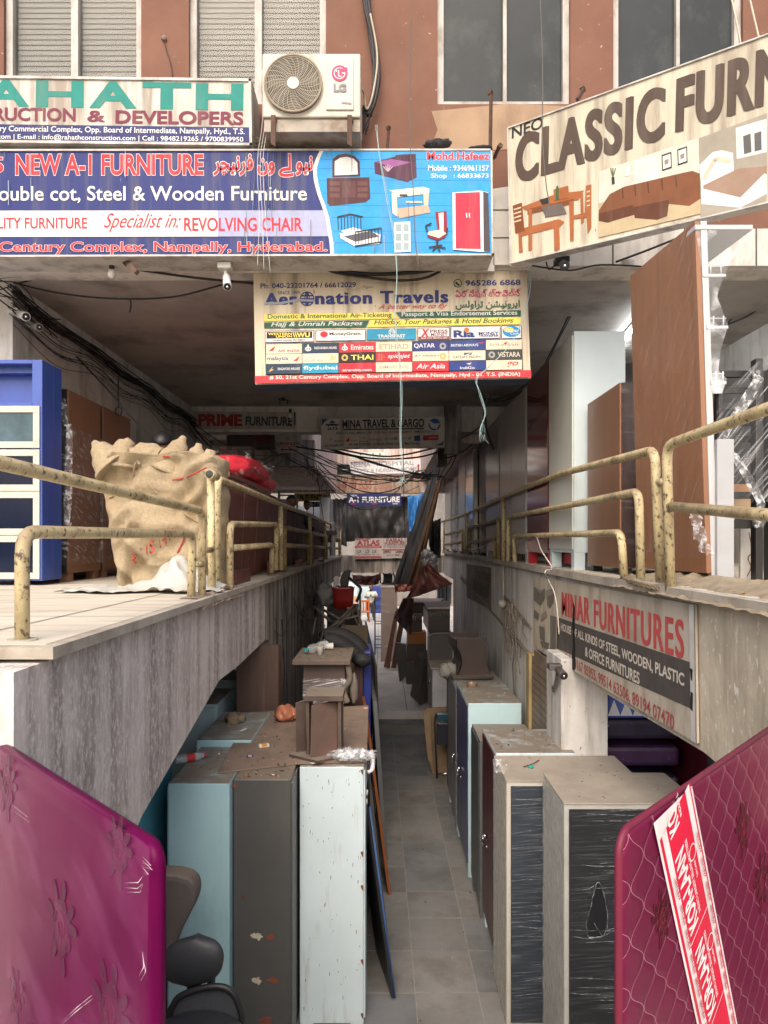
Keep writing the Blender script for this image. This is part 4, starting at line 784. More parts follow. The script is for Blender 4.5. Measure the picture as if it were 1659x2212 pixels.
one('rag', 'small flat black rag on the right end of the blue sign', 'rag', lambda g: [g.ball(P(1025 + i * 9, 320, 5.75), .035, ragm, (1.3, 1, .4), 2, .5, 3, i + 9) for i in range(4)])
def nest(g):
    rnd = random.Random(4); m = M('dry_twigs', (.12, .1, .06), .9, .3, 9)
    for _ in range(90):
        a = P(rnd.uniform(552, 598), rnd.uniform(306, 322), 5.7 + rnd.uniform(-.1, .1)); d = Vector((rnd.uniform(-1, 1), rnd.uniform(-1, 1), rnd.uniform(-.5, .6))) * .07; g.tube([a - d, a + Vector((0, 0, .01)), a + d], .002, m, 4)
one('bird_nest', 'clump of dry twigs in the gap below the air conditioner', 'nest', nest)
def nail(g): 
    g.ball(P(354, 82, 5.985), .022, M('cement_blob', (.2, .15, .12), .9), (1, .5, 1), 2, .4); g.tube(catmull([P(354, 84, 5.97), P(360, 110, 5.98), P(368, 135, 5.98), P(373, 168, 5.98)]), .004, rubber, 4)
one('wall_hook', 'old hook with a thin wire tail on the pillar between the left windows', 'hook', nail)
for (x0, x1, y1, lab) in ((1581, 1596, 70, 'left pale rope dropping across the far right window'), (1620, 1640, 85, 'right pale rope dropping beside the far right window')): one('rope', lab, 'rope', lambda g: g.tube([P(x0 - 12, -60, 5.5), P(x0, 0, 5.5), P(x1, y1, 5.45), P(x1 + 6, y1 + 40, 5.4)], .008, M('pale_rope', (.5, .45, .36), .8, .1, 20), 6), 'hanging ropes and threads')
for pts, lab in (([(890, -40), (887, 120), (886, 300), (893, 420), (897, 520), (905, 575)], 'thin grey thread hanging down in front of the picture side of the blue sign'), ([(1166, -40), (1172, 150), (1172, 300), (1180, 400), (1186, 440), (1178, 470)], 'thin thread hanging in front of the slanting cream sign')):
    one('thread', lab, 'thread', lambda g: g.tube(catmull([P(x, y, 4.5 if pts[0][0] > 1000 else 5.5) for x, y in pts]), .0035, M('grey_thread', (.12, .11, .1), .8), 5), 'hanging ropes and threads')
for k, (pts, lab) in enumerate(((([(812, 270), (818, 330), (836, 430), (852, 520), (857, 600), (855, 690), (861, 770), (866, 850), (864, 950), (868, 1010)]), 'long pale blue raffia twine dangling down the middle of the passage'), (([(1150, 572), (1140, 640), (1110, 730), (1060, 790), (1030, 818), (1038, 850), (1047, 890), (1042, 912)]), 'pale blue twine slung across the lower corner of the travel sign'))):
    def tw(g):
        rnd = random.Random(k); m = M('pale_blue_twine', (.3, .43, .44), .6, .1, 20)
        for j in range(3): g.tube(catmull([P(x + rnd.uniform(-3, 3), y, 5.45 if k == 0 else 5.9) for x, y in pts]), .0017, m, 5)
        for j in range(7): e = pts[-1]; g.tube(catmull([P(e[0], e[1], 5.45 if k == 0 else 5.9), P(e[0] + rnd.uniform(-8, 8), e[1] + 20, 5.5 if k == 0 else 5.9), P(e[0] + rnd.uniform(-14, 14), e[1] + rnd.uniform(25, 50), 5.5 if k == 0 else 5.9)]), .0016, m, 4)
    one('twine', lab, 'twine', tw, 'hanging ropes and threads')
one('thread', 'fine white thread trailing over the blue sign beside the air conditioner', 'thread', lambda g: [g.tube(catmull([P(566, 150, 5.5), P(567 + i * 5, 260, 5.5), P(556 + i * 6, 350, 5.5), P(560 + i * 7, 470, 5.5), P(556 + i * 14, 575 + i * 8, 5.5)]), .002, M('white_thread', (.6, .6, .58), .6), 4) for i in range(3)], 'hanging ropes and threads')
# bulbs, cameras, lamps
def bulb(px, py, Y, s, label):
    t = thing('light_bulb', label, 'light bulb', P(px, py, Y), 'bulbs and cameras under the ceiling'); c = P(px, py, Y)
    g = G(); g.tube([c + Vector((0, 0, .1 * s)), c + Vector((0, 0, .05 * s))], .022 * s, blackm, 10); part('holder', g, t)
    g = G(); g.ball(c, .034 * s, M('white_bulb', (.6, .58, .53), .2), (1, 1, 1.15)); part('bulb', g, t)
bulb(241, 592, 5.8, 1, 'unlit white bulb under the left end of the blue sign'); bulb(627, 898, 11.5, 1.1, 'unlit bulb hanging before the beam sign with the big red word')
whp = M('white_plastic', (.62, .61, .58), .35, .05, 5)
def cctv(label, mount, body, tip, m, r=.035):
    t = thing('security_camera', label, 'camera', mount, 'bulbs and cameras under the ceiling'); mount, body, tip = Vector(mount), Vector(body), Vector(tip)
    g = G(); g.box(mount.x - .055, mount.x + .055, mount.y - .055, mount.y + .055, mount.z - .025, mount.z + .025, m, .008); part('mount', g, t)
    g = G(); g.tube(bend([mount, (mount.x, mount.y, (mount.z + body.z) / 2), body], .03), .014, m, 8); part('arm', g, t)
    g = G(); g.tube([body, body.lerp(tip, .9), tip], r, m, 14, True, [r * .85, r, r]); part('body', g, t)
    g = G(); d = (tip - body).normalized(); g.tube([tip, tip + d * .006], r * .8, blackm, 14); g.ball(tip + d * .006, r * .35, chrome); part('lens', g, t)
cctv('white bullet security camera hanging left of the travel sign', P(487, 577, 5.75), P(489, 598, 5.7), P(491, 619, 5.6), whp, .034)
cctv('black bullet security camera under the slanting cream sign', P(1213, 564, 5.7), P(1216, 570, 5.6), P(1220, 574, 5.45), blackm, .038)
cctv('white security camera with black lens on the right column beside the banner', P(1198, 1440, 6.0), P(1206, 1447, 5.95), P(1218, 1460, 5.82), M('grey_camera', (.09, .08, .075), .5), .036)
cctv('upper of two grey cameras on the left wall among the cables', P(34, 674, 6.37), P(40, 678, 6.32), P(56, 684, 6.2), whp, .04)
cctv('lower of two grey cameras on the left wall among the cables', P(68, 705, 6.6), P(72, 706, 6.5), P(85, 707, 6.4), M('grey_box', (.35, .34, .31), .6), .035)
t = thing('tube_light', 'lit white fluorescent tube light on the ceiling above the right walkway', 'tube light', P(1350, 700, 6.6)); a, b = P(1322, 742, 8.6), P(1412, 640, 6.9); a.z = b.z = ZC - .05
g = G(); g.tube([a, b], .018, emit_mat('lit_tube', (.9, .96, 1), 22), 10); part('tube', g, t); g = G(); d = Vector((0, 0, .03)); g.prism([a + d + Vector((-.03, 0, 0)), a + d + Vector((.03, 0, 0)), b + d + Vector((.03, 0, 0)), b + d + Vector((-.03, 0, 0))], (0, 0, .018), whp); part('batten', g, t)
def downl(g): 
    c = P(1590, 781, 9.0); g.tube([c, c + Vector((0, 0, .03))], .13, emit_mat('lit_disc', (1, .98, .92), 7), 24); g.tube([c + Vector((0, 0, .01)), c + Vector((0, 0, .05))], .15, whp, 24)
one('ceiling_lamp', 'lit round white lamp inside the shop on the right', 'ceiling lamp', downl)
def shopback(g):
    c = P(1590, 781, 9.0); g.box(2.7, 4.09, 9.3, 9.5, ZR + .002, ZC - .003, M('shop_back_wall', (.12, .115, .11), .9)); g.box(2.7, 4.09, 8.4, 9.29, c.z + .05, c.z + .12, plaster)
one('shop_partition', 'grey shop partition with a lowered ceiling behind the black slatted furniture', 'wall', shopback)
one('ceiling_fixture', 'round white fixture on the beam right of the black camera', 'fixture', lambda g: g.tube([P(1357, 562, 5.9), P(1357, 566, 5.9), P(1357, 577, 5.9)], .04, whp, 14, True, [.055, .055, .035]))

# ---------------------------------------------------------------- wardrobes and other goods on the walkways
def almirah(name, label, x0, x1, y0, y1, z0, z1, m, side='x-', foot=.09, handle=True, seams=1, cat='wardrobe', group=None, cap=None, footm=None, doorm=None, gap=.012):
    """steel wardrobe: body, doors on one side, handle, feet"""
    t = thing(name, label, cat, ((x0 + x1) / 2, (y0 + y1) / 2, z0), group)
    g = G(); g.box(x0, x1, y0, y1, z0 + foot, z1, m, .006); part('body', g, t)
    dm = doorm or m; n = seams + 1
    for i in range(n):
        g = G(); e = .018
        if side == 'x-': a, b = y0 + e + (y1 - y0 - 2 * e) * i / n + gap / 4, y0 + e + (y1 - y0 - 2 * e) * (i + 1) / n - gap / 4; g.box(x0 - .012, x0 + .002, a, b, z0 + foot + .03, z1 - .03, dm, .004)
        elif side == 'y-': a, b = x0 + e + (x1 - x0 - 2 * e) * i / n + gap / 4, x0 + e + (x1 - x0 - 2 * e) * (i + 1) / n - gap / 4; g.box(a, b, y0 - .012, y0 + .002, z0 + foot + .03, z1 - .03, dm, .004)
        else: a, b = y0 + e + (y1 - y0 - 2 * e) * i / n + gap / 4, y0 + e + (y1 - y0 - 2 * e) * (i + 1) / n - gap / 4; g.box(x1 - .002, x1 + .012, a, b, z0 + foot + .03, z1 - .03, dm, .004)
        dpart = part('door', g, t)
        if handle and i == n - 1:
            zc = z0 + (z1 - z0) * .52; g = G()
            if side == 'y-': c = Vector((a + .05, y0 - .012, zc)); o_ = Vector((0, -1, 0))
            elif side == 'x-': c = Vector((x0 - .012, a + .05, zc)); o_ = Vector((-1, 0, 0))
            else: c = Vector((x1 + .012, a + .05, zc)); o_ = Vector((1, 0, 0))
            g.tube([c, c + o_ * .04], .018, chrome, 8); g.tube([c + o_ * .035 + Vector((0, 0, .01)), c + o_ * .04 - Vector((0, 0, .05)), c + o_ * .03 - Vector((0, 0, .09))], .012, chrome, 8); g.tube([c - Vector((0, 0, .1)), c - Vector((0, 0, .1)) + o_ * .008], .014, chrome, 8); part('handle', g, dpart)
    if foot:
        w = min(.1, (y1 - y0) * .28, (x1 - x0) * .3)
        for xa in (x0, x1 - w):
            for ya in (y0, y1 - w): g = G(); g.box(xa + .002, xa + w - .002, ya + .002, ya + w - .002, z0, z0 + foot + .002, footm or m, .003); part('foot', g, t)
    return t
WG = 'wardrobes standing in a row on the right walkway'
almirah('wardrobe', 'tall pale blue steel wardrobe between the maroon wardrobe and the small brown cabinet', 1.65, 2.1, 6.2, 7.12, ZR, 1.84, M('pale_enamel', (.55, .64, .66), .4, .05, 1.5, dust=.5), 'x-', .15, False, 0, group=WG, doorm=M('cream_grey_enamel', (.6, .61, .55), .35, .06, 1.2, dirt=((.38, .38, .33), .3, 2, (1, 1, .2))))
almirah('wardrobe', 'glossy maroon steel wardrobe next to the tall pale blue one', 1.66, 2.15, 7.18, 8.26, ZR, 1.86, maroon_en, 'x-', .13, False, 0, group=WG, footm=M('red_foot', (.4, .02, .03), .3))
almirah('wardrobe', 'grey satin double door wardrobe right behind the maroon one', 1.66, 2.15, 8.32, 10.2, ZR, 1.84, greysteel, 'x-', .1, False, 1, group=WG)
almirah('wardrobe', 'darker grey wardrobe with a bright edge, third from the maroon one', 1.66, 2.1, 10.28, 11.6, ZR, 1.84, M('dark_satin_steel', (.28, .28, .28), .25, .08, 1.2, metal=.2), 'x-', .1, False, 0, group=WG)
almirah('wardrobe', 'black body standing for the dark gap before the mirror bright wardrobe', 1.72, 2.1, 11.75, 12.9, ZR, 1.75, blackm, 'x-', .05, False, 0, group=WG)  # dark gap between the wardrobes built as a black body
almirah('wardrobe', 'mirror bright silver wardrobe door catching reflections on the right walkway', 1.62, 2.1, 13.0, 14.2, ZR, 1.7, silver, 'x-', .05, False, 0, group=WG)
almirah('wardrobe', 'grey wardrobe beyond the mirror bright one', 1.62, 2.1, 14.3, 15.6, ZR, 1.75, greysteel, 'x-', .05, False, 0, group=WG)
for k, (lab, y0, y1, z1, mm) in enumerate((('pale grey wardrobe in crumpled plastic wrap on the right walkway', 15.7, 17.3, 1.45, M('pale_grey_panel', (.36, .36, .35), .5)), ('farthest grey wardrobe at the end of the right walkway row', 17.4, 19.2, 1.5, greysteel))):
    t = almirah('wardrobe', lab, 1.62, 2.1, y0, y1, ZR, z1, mm, 'x-', .05, False, 0, group=WG)
    if k == 0: g = G(); g.box(1.575, 2.12, y0 - .02, (y0 + y1) / 2, ZR + .05, z1 + .02, poly_m); part('plastic_wrap', g, t)
# small brown cabinet in film
t = thing('cabinet', 'small brown laminate cabinet wrapped in cling film beside the pale blue wardrobe', 'cabinet', (2.1, 5.7, ZR))
x0, x1, y0, y1 = 1.745, 2.5, 5.28, 6.12
g = G(); g.box(x0, x1, y0, y1, ZR + .05, 1.185, brownlam, .004); part('side_body', g, t)
g = G(); g.box(x0 + .012, x1 - .01, y0 - .02, y0 - .001, ZR + .06, 1.18, M('dark_walnut_front', (.035, .018, .015), .3, .2, 3)); part('front', g, t)
g = G()
for xa in (x0 + .02, x1 - .1):
    for ya in (y0 + .02, y1 - .1): g.box(xa, xa + .08, ya, ya + .08, ZR, ZR + .05, blackm)
part('plinth_foot', g, t)
g = G(); g.box(x0 - .006, x1 + .006, y0 - .03, y1 + .006, ZR + .1, 1.19, film_d); part('film_wrap', g, t)
# tall dresser: brown back, white shelves, film
t = thing('dresser_unit', 'tall brown backed dresser with white shelves fanned in cling film, at the right edge', 'dresser', (1.95, 4.7, ZR))
tall = M('brown_backing_board', (.26, .122, .062), .45, .1, 1.5, (8, 8, .4), dirt=((.19, .092, .05), .4, 5, (5, 5, .35)), dust=.3)
g = G(); g.hexa([(1.925, 4.25, -.19), (1.955, 4.25, -.19), (1.86, 5.13, -.19), (1.83, 5.13, -.19), (1.855, 4.25, 1.92), (1.885, 4.25, 1.92), (1.80, 5.13, 1.92), (1.77, 5.13, 1.92)], tall, .003); part('back_board', g, t)
g = G(); g.hexa([(1.957, 4.25, ZR), (2.0, 4.25, ZR), (1.99, 4.3, ZR), (1.957, 4.3, ZR), (1.887, 4.245, 1.92), (1.925, 4.245, 1.92), (1.92, 4.3, 1.92), (1.887, 4.3, 1.92)], whitelam, .003); part('front_upright', g, t)
for py, px0, px1, d in ((485, 1502, 1627, .85), (591, 1519, 1569, .6), (703, 1526, 1574, .6), (823, 1536, 1570, .6)):
    g = G(); a = P(px0, py, 4.24); b = P(px1, py, 4.24); th = .03 if py < 500 else .02; g.hexa([(a.x, 4.24, a.z - th), (b.x, 4.24, a.z - th), (b.x - .06, 4.24 + d, a.z - th), (a.x - .05, 4.24 + d, a.z - th), (a.x, 4.24, a.z), (b.x, 4.24, a.z), (b.x - .06, 4.24 + d, a.z), (a.x - .05, 4.24 + d, a.z)], whitelam, .004); sp_ = part('shelf', g, t)
    if py > 500:
        g = G(); g.tube([(a.x, 4.25, a.z + .045), (b.x - .01, 4.25, a.z + .045)], .004, whitelam, 6)
        for q in (.35, .8): g.tube([a.lerp(b, q) + Vector((0, .01, 0)), a.lerp(b, q) + Vector((0, .01, .06))], .005, whitelam, 6)
        part('shelf_rail', g, sp_)
g = G(); a = P(1545, 950, 4.25); g.box(1.975, 2.075, 4.22, 5.0, ZR + .02, a.z, M('white_marble_laminate', (.36, .37, .385), .25, .06, 2, dirt=((.4, .42, .45), .35, 3, (1, 1, 2))), .003); part('base_cabinet', g, t)
g = G()
prof = [(1503, 497, 1625, 497), (1506, 520, 1612, 520), (1512, 560, 1582, 560), (1519, 590, 1567, 590), (1520, 605, 1560, 605), (1524, 640, 1549, 640), (1526, 690, 1572, 700), (1528, 715, 1570, 712), (1532, 760, 1556, 760), (1534, 800, 1552, 800), (1536, 822, 1570, 818), (1538, 850, 1560, 850)]
for a, b in zip(prof, prof[1:]): g.face([P(a[0], a[1], 4.235), P(a[2], a[3], 4.235), P(b[2], b[3], 4.235), P(b[0], b[1], 4.235)], film_v)
part('film_wrap', g, t)
g = G(); g.hexa([(1.915, 4.24, -.1), (1.917, 4.24, -.1), (1.82, 5.135, -.1), (1.818, 5.135, -.1), (1.846, 4.24, 1.9), (1.848, 4.24, 1.9), (1.762, 5.135, 1.9), (1.76, 5.135, 1.9)], film_d); part('film_wrap', g, t)
def flap(name, label, pts, Y, r, parent=None, seed=0, m=None):
    """a crumpled strip of loose film following the points"""
    q = catmull([P(x, y, Y) for x, y in pts], 6); n = len(q) - 1; g = G()
    def f(u, v):
        i = min(int(v * n), n - 1); p = q[i].lerp(q[i + 1], v * n - i); w = r * (1.1 + .7 * noise.noise(Vector((v * 6, seed, 2)))); c_ = Vector((u * 7, v * 14, seed * 3.1))
        return p + Vector(((u - .5) * 2 * w + .5 * r * noise.noise(c_), -r * .9 * abs(noise.noise(c_ * 1.3 + Vector((5, 1, 2)))) - .004, .6 * r * noise.noise(c_ + Vector((9, 9, 9)))))
    g.sheet(7, max(10, n), f, m or poly_m, False); return part(name, g, parent)
flap('loose_film', '', [(1500, 1100), (1502, 1122), (1506, 1140), (1512, 1160), (1520, 1178), (1528, 1196)], 4.2, .03, t, 3)
# black slatted stacked chairs at the right edge
t = thing('slatted_bed_head', 'black slatted wooden furniture in torn cling film at the right edge of the walkway', 'furniture', (2.35, 4.6, ZR)); bw = M('black_wood', (.018, .016, .016), .35, .25, 4)
for px0, px1, py0, py1 in ((1545, 1556, 850, 1260), (1624, 1640, 778, 1262), (1652, 1668, 800, 1262)):
    g = G(); a = P(px0, py1, 4.6); b = P(px1, py0, 4.6); g.box(a.x, b.x, 4.55, 4.62, ZR, b.z, bw, .006); part('post', g, t)
for y in (800, 835, 870, 905, 940, 990, 1030, 1062): g = G(); PB(g, 1555, y, 1668, y + 15, 4.66, .03, bw); part('slat', g, t)
g = G(); PB(g, 1560, 1120, 1626, 1142, 4.6, .06, bw); part('rail', g, t)
g = G(); PB(g, 1552, 812, 1700, 1028, 4.95, .03, bw); part('back_panel', g, t)  # black sheet put in to darken the gaps between the slats
g = G(); g.face([P(x, y, 4.52) for x, y in ((1548, 860), (1600, 815), (1655, 765), (1700, 760), (1700, 1090), (1630, 1080), (1580, 1130), (1552, 1160), (1546, 1000))], film_mat('film_torn', 4, (1, 1, 16), (0, math.radians(50), 0), .52, .76, .4, .03)); part('film_wrap', g, t)
flap('loose_film', '', [(1628, 800), (1634, 815), (1630, 832), (1560, 950), (1575, 975), (1590, 990), (1640, 1080), (1636, 1110), (1640, 1140)], 4.5, .028, t, 8)
mar_t = M('white_marble_top', (.6, .58, .54), .25, .06, 2, dirt=((.25, .14, .04), .25, 3.5, (1, 1, .6)))
def slab(g): PB(g, 1600, 1140, 1638, 1258, 4.75, .03, mar_t); g.tube(catmull([P(1618, 1150, 4.748), P(1624, 1190, 4.748), P(1616, 1205, 4.748), P(1622, 1225, 4.748), P(1614, 1245, 4.748)]), .003, brn, 4)
one('marble_panel', 'white marble panel with brown veins standing between black legs', 'panel', slab)
one('storage_box', 'orange tan carton behind the black slats', 'box', lambda g: [PB(g, 1578, 1030, 1628, 1075, 5.0, .4, M('tan_carton', (.42, .22, .11), .8, .15, 6), .01), PB(g, 1580, 1076, 1626, 1120, 5.02, .4, M('tan_carton', (.4, .27, .15), .8, .15, 6), .01)])
# left walkway: blue showcase
t = thing('showcase_cabinet', 'royal blue showcase cabinet with off white framed glass doors on the left walkway', 'cabinet', (-3.35, 6.1, ZL)); x0, x1, y0, y1, zt = -3.95, -2.885, 5.97, 6.33, 1.53
g = G(); g.box(x0, x1, y0 + .2, y1, ZL + .04, zt, royal, .003); g.box(x1 - .085, x1, y0, y0 + .2, ZL + .04, zt, royal, .003); g.box(x0, x1 - .086, y0, y0 + .2, zt - .03, zt, royal); g.box(x0, x1 - .086, y0, y0 + .2, P(0, 870, y0).z - .03, P(0, 870, y0).z, royal); g.box(x0, x1 - .086, y0 + .02, y0 + .2, ZL + .04, ZL + .1, royal)
g.box(x0, x1 - .086, y0 + .1, y0 + .2, P(0, 800, y0).z, zt - .031, royal); part('carcass', g, t)
offw = M('off_white_frame', (.46, .45, .4), .5, .06, 5, dirt=((.4, .37, .3), .25, 8, (1, 1, .3)), spots=((.1, .09, .08), .08, 12, (1, 1, 1))); pane = M('blue_reflection_glass', (.008, .013, .032), .06, .3, 1.5, spec=.25)  # blue reflection in the doors put into the dark glass colour
for a, b in ((877, 968), (971, 1061), (1062, 1156), (1157, 1251)):
    g = G(); p = P(-170, b, y0 - .01); q = P(86, a, y0 - .01); w = .055
    g.box(p.x, q.x, y0 - .018, y0, p.z, p.z + w, offw, .003); g.box(p.x, q.x, y0 - .018, y0, q.z - w, q.z, offw, .003); g.box(q.x - w, q.x, y0 - .0185, y0, p.z + w, q.z - w, offw, .003); g.box(p.x, p.x + w, y0 - .0185, y0, p.z + w, q.z - w, offw, .003); dpart = part('door_frame', g, t)
    g = G(); g.box(p.x + w, q.x - w, y0 - .008, y0 + .01, p.z + w, q.z - w, M('grey_blue_glass', (.07, .115, .14), .06, .4, 3, spec=.25) if a == 877 else pane); part('glass_pane', g, dpart)
for k, (y0, y1, lab) in enumerate(((6.48, 7.22, 'brown wardrobe in torn shiny film next to the blue showcase'), (7.28, 8.06, 'second brown wardrobe in film half hidden behind the first'))):
    t = thing('wrapped_wardrobe', lab, 'wardrobe', (-3.1, (y0 + y1) / 2, ZL), 'brown wrapped wardrobes against the left wall')
    g = G(); g.box(-3.34, -2.895, y0, y1, ZL + .08, 1.39, brownlam, .003); part('side_body', g, t)
    g = G(); g.box(-3.34, -2.9, y0 - .02, y0 - .001, ZL + .08, 1.39, M('dark_front', (.03, .025, .022), .3)); part('front', g, t)
    for xa in (-2.99,):
        for ya in (y0 + .02, y1 - .14): g = G(); g.box(xa, xa + .09, ya, ya + .1, ZL, ZL + .08, brownlam); part('foot', g, t)
    g = G(); g.box(-3.345, -2.885, y0 - .03, y1 + .004, ZL + .16, 1.05, film_mat('shiny_dark_film', 9, (1, 1, 4), (math.radians(25), 0, 0), .54, .74, .55, .03, rough=.12)); part('film_wrap', g, t)
    if not k: flap('loose_film', '', [(136, 860), (137, 880), (139, 900), (144, 920), (150, 935), (146, 1120), (148, 1130)], 6.42, .028, t, 5)
# jute sack
jute = M('jute_cloth', (.42, .33, .21), .95, .16, 42, bump=.9, dirt=((.3, .2, .1), .3, 4, (1, 1, 1)), spots=((.55, .43, .26), .1, 40, (1, 1, 1)))
t = thing('jute_sack', 'bulging tan jute sack with tied ears and red stencil marks on the left walkway', 'sack', P(370, 1275, 5.55))
rows = [(980, 226, 468), (992, 216, 486), (1030, 220, 488), (1090, 231, 489), (1150, 242, 490), (1210, 252, 490), (1250, 257, 489), (1272, 262, 486), (1277, 275, 470)]
rings = []
dense = []
for a, b in zip(rows, rows[1:]):
    for k in range(10): q = k / 10; dense.append(tuple(u + (v - u) * q for u, v in zip(a, b)))
dense.append(rows[-1])
for i, (y, l, r_) in enumerate(dense):
    n = 96; ring = []; c0 = P(l, y, 5.7); c1 = P(r_, y, 5.7); mid = (c0 + c1) / 2; hw = (c1.x - c0.x) / 2; th = min(.27, .1 + .036 * i)
    for j in range(n):
        a = 2 * math.pi * j / n; ca, sa = math.cos(a), math.sin(a); ex = .55
        x = mid.x + hw * abs(ca) ** ex * (1 if ca > 0 else -1); yy = 5.75 + th * abs(sa) ** .75 * (1 if sa > 0 else -1)
        p = Vector((x, yy, mid.z)); w = -abs(noise.noise(Vector((x * 3.4 + mid.z * 3.1, 1.7, mid.z * 1.2 - x * 1.2)))) * .26 - abs(noise.noise(Vector((x * 7 - mid.z * 5, 3.3, mid.z * 3.2 + x * 3.5)))) * .15 - abs(noise.noise(Vector((x * 14 + mid.z * 9, 7.3, mid.z * 8 - x * 6)))) * .022 - abs(noise.noise(Vector((x * 30 - mid.z * 14, 1.3, mid.z * 16)))) * .005 + .09
        if sa < 0: p.y -= w * abs(sa)
        p.z += .05 * noise.noise(Vector((x * 4, 0, mid.z * 2))) * max(0, 1 - i / 20); p.x += .02 * noise.noise(Vector((mid.z * 7, ca * 2, 5)))
        ring.append(p)
    rings.append(ring)
g = G(); g.loft(rings, jute); part('sack_body', g, t)
for pts, r_ in (([(250, 1010), (222, 978), (202, 954)], (.19, .09, .012)), ([(262, 1010), (268, 972), (284, 952)], (.16, .09, .03)), ([(362, 1020), (382, 976), (398, 942)], (.17, .07, .012)), ([(412, 1020), (424, 985), (430, 958)], (.14, .05, .014)), ([(444, 1022), (450, 996), (456, 972)], (.14, .07, .03)), ([(300, 995), (320, 984), (345, 992)], (.12, .11, .09))):
    g = G(); q = catmull([P(x, y, 5.62) for x, y in pts], 5); n = len(q); g.tube(q, 0, jute, 14, True, [r_[0] + (r_[2] - r_[0]) * (i / (n - 1)) + .008 * math.sin(i * 2.1) for i in range(n)]); part('tied_ear', g, t)
rs = M('red_stencil', (.42, .07, .05), .95, .3, 30); g = G()
def onsack(x, y): 
    i = min(range(len(dense)), key=lambda k: abs(dense[k][0] - y)); tx = P(x, y, 5.7).x; p = min((q for q in rings[i] if q.y < 5.76), key=lambda q: abs(q.x - tx)); d = P(x, y, 1); return d * (p.y - .018)
for ch, x, y, s_ in (('\u20b9', 286, 1222, 24), ('U', 304, 1212, 26), ('S', 323, 1198, 28), ('H', 344, 1184, 26), ('K', 364, 1168, 22)):
    V, Fs = glyphs(ch, .02, 0, 2); ca, sa = math.cos(.55), math.sin(.55); mx_ = max(v[1] for v in V)
    g.mesh([onsack(x + (vx * ca + vy * sa * -.2) * s_ * 1.1, y - (vy * 1.4 + vx * sa) * s_) for vx, vy in V], Fs, rs)
part('stencil_marks', g, t)
g = G()
for pts in ([(236, 1075), (262, 1062), (290, 1048)], [(300, 1000), (318, 1040), (350, 1075), (400, 1110), (440, 1135)], [(292, 1000), (284, 1050), (278, 1090)]): g.tube([onsack(x, y) for x, y in catmull([(x, y, 0) for x, y in pts], 5) for x, y in [(x, y)]] if False else [onsack(p.x, p.y) for p in catmull([(x, y, 0) for x, y in pts], 5)], .008, jute, 6)
part('seam', g, t)
g = G(); red_s = M('red_cord', (.4, .03, .03), .8)
for pts in ([(372, 1037), (400, 1032), (430, 1018), (446, 1010)], [(310, 972), (350, 985), (365, 986)], [(380, 1200), (395, 1170), (400, 1150)]): g.tube([onsack(p.x, p.y) for p in catmull([(x, y, 0) for x, y in pts], 5)], .006, red_s, 5)
part('red_tie', g, t)
def wsheet(g):
    f = lambda u, v: P(215 + 290 * u, 1285 - 20 * v + 4 * math.sin(u * 22), 1) * 0 + Vector((-2.35 + 1.15 * u + .03 * math.sin(v * 9), 5.0 + .45 * v + .06 * math.sin(u * 14), ZL + .012 + .055 * abs(noise.noise(Vector((u * 9, v * 5, 1)))) + .26 * math.exp(-((u - .7) / .17) ** 2 - ((v - .75) / .4) ** 2) * (.8 + .5 * noise.noise(Vector((u * 12, v * 7, 3)))) ))
    g.sheet(44, 16, f, M('white_polythene', (.46, .45, .41), .4, .05, 9, bump=.3))
one('plastic_sheet', 'crumpled white plastic sheet lying at the foot of the jute sack', 'plastic sheet', wsheet)
# maroon boards and red bedding
t = thing('board_stack', 'row of maroon painted wooden bed boards standing behind the left railing', 'boards', (-1.6, 8, ZL))
x = -1.42; ys = [6.0, 6.9, 7.25, 7.6, 8.0, 8.35, 8.8, 9.3, 9.9]
g = G(); g.box(-1.9, -1.36, 6.0, 6.03, ZL + .04, .6, maroonwood); part('end_board', g, t)
for i, (a, b) in enumerate(zip(ys, ys[1:])): g = G(); g.hexa([(x, a + .008, ZL + .03), (x + .02, a + .008, ZL + .03), (x + .02, b - .008, ZL + .03), (x, b - .008, ZL + .03), (x + .03 + .01 * (i % 2), a + .008, .56), (x + .05 + .01 * (i % 2), a + .008, .56), (x + .05 + .01 * (i % 2), b - .008, .56), (x + .03 + .01 * (i % 2), b - .008, .56)], maroonwood, .003); part('board', g, t)
for a, b, h in ((6.06, 6.7, .12), (8.0, 8.4, .14), (8.4, 8.7, .28), (10.5, 10.9, .1)): g = G(); g.box(-1.33, -1.24 - .03, a, b, ZL + .002, ZL + h, maroonwood, .003); part('off_cut', g, t)
t = thing('board_stack', 'darker maroon bed boards farther back behind the left railing', 'boards', (-1.6, 12, ZL)); ys = [9.95 + i * .55 for i in range(12)]
for a, b in zip(ys, ys[1:]): g = G(); g.box(-1.4, -1.37, a + .02, b - .02, ZL + .03, .42, M('dark_maroon_wood', (.06, .022, .02), .6, .2, 4)); part('board', g, t)
one('loose_plank', 'maroon table top slab lying on the boards under the red bedding', 'plank', lambda g: [g.box(-2.2, -1.38, 6.3, 8.6, .575, .62, maroonwood, .004), g.box(-2.1, -1.5, 6.35, 6.38, .46, .574, maroonwood)])
bed = thing('bedding_pack', 'bright red printed bedding in clear plastic on top of the maroon boards', 'bedding', (-1.8, 7.2, .62)); redc = M('red_print', (.75, .02, .05), .55, .12, 3, dirt=((.3, .01, .02), .3, 5, (1, 1, 1)), bump=.2)
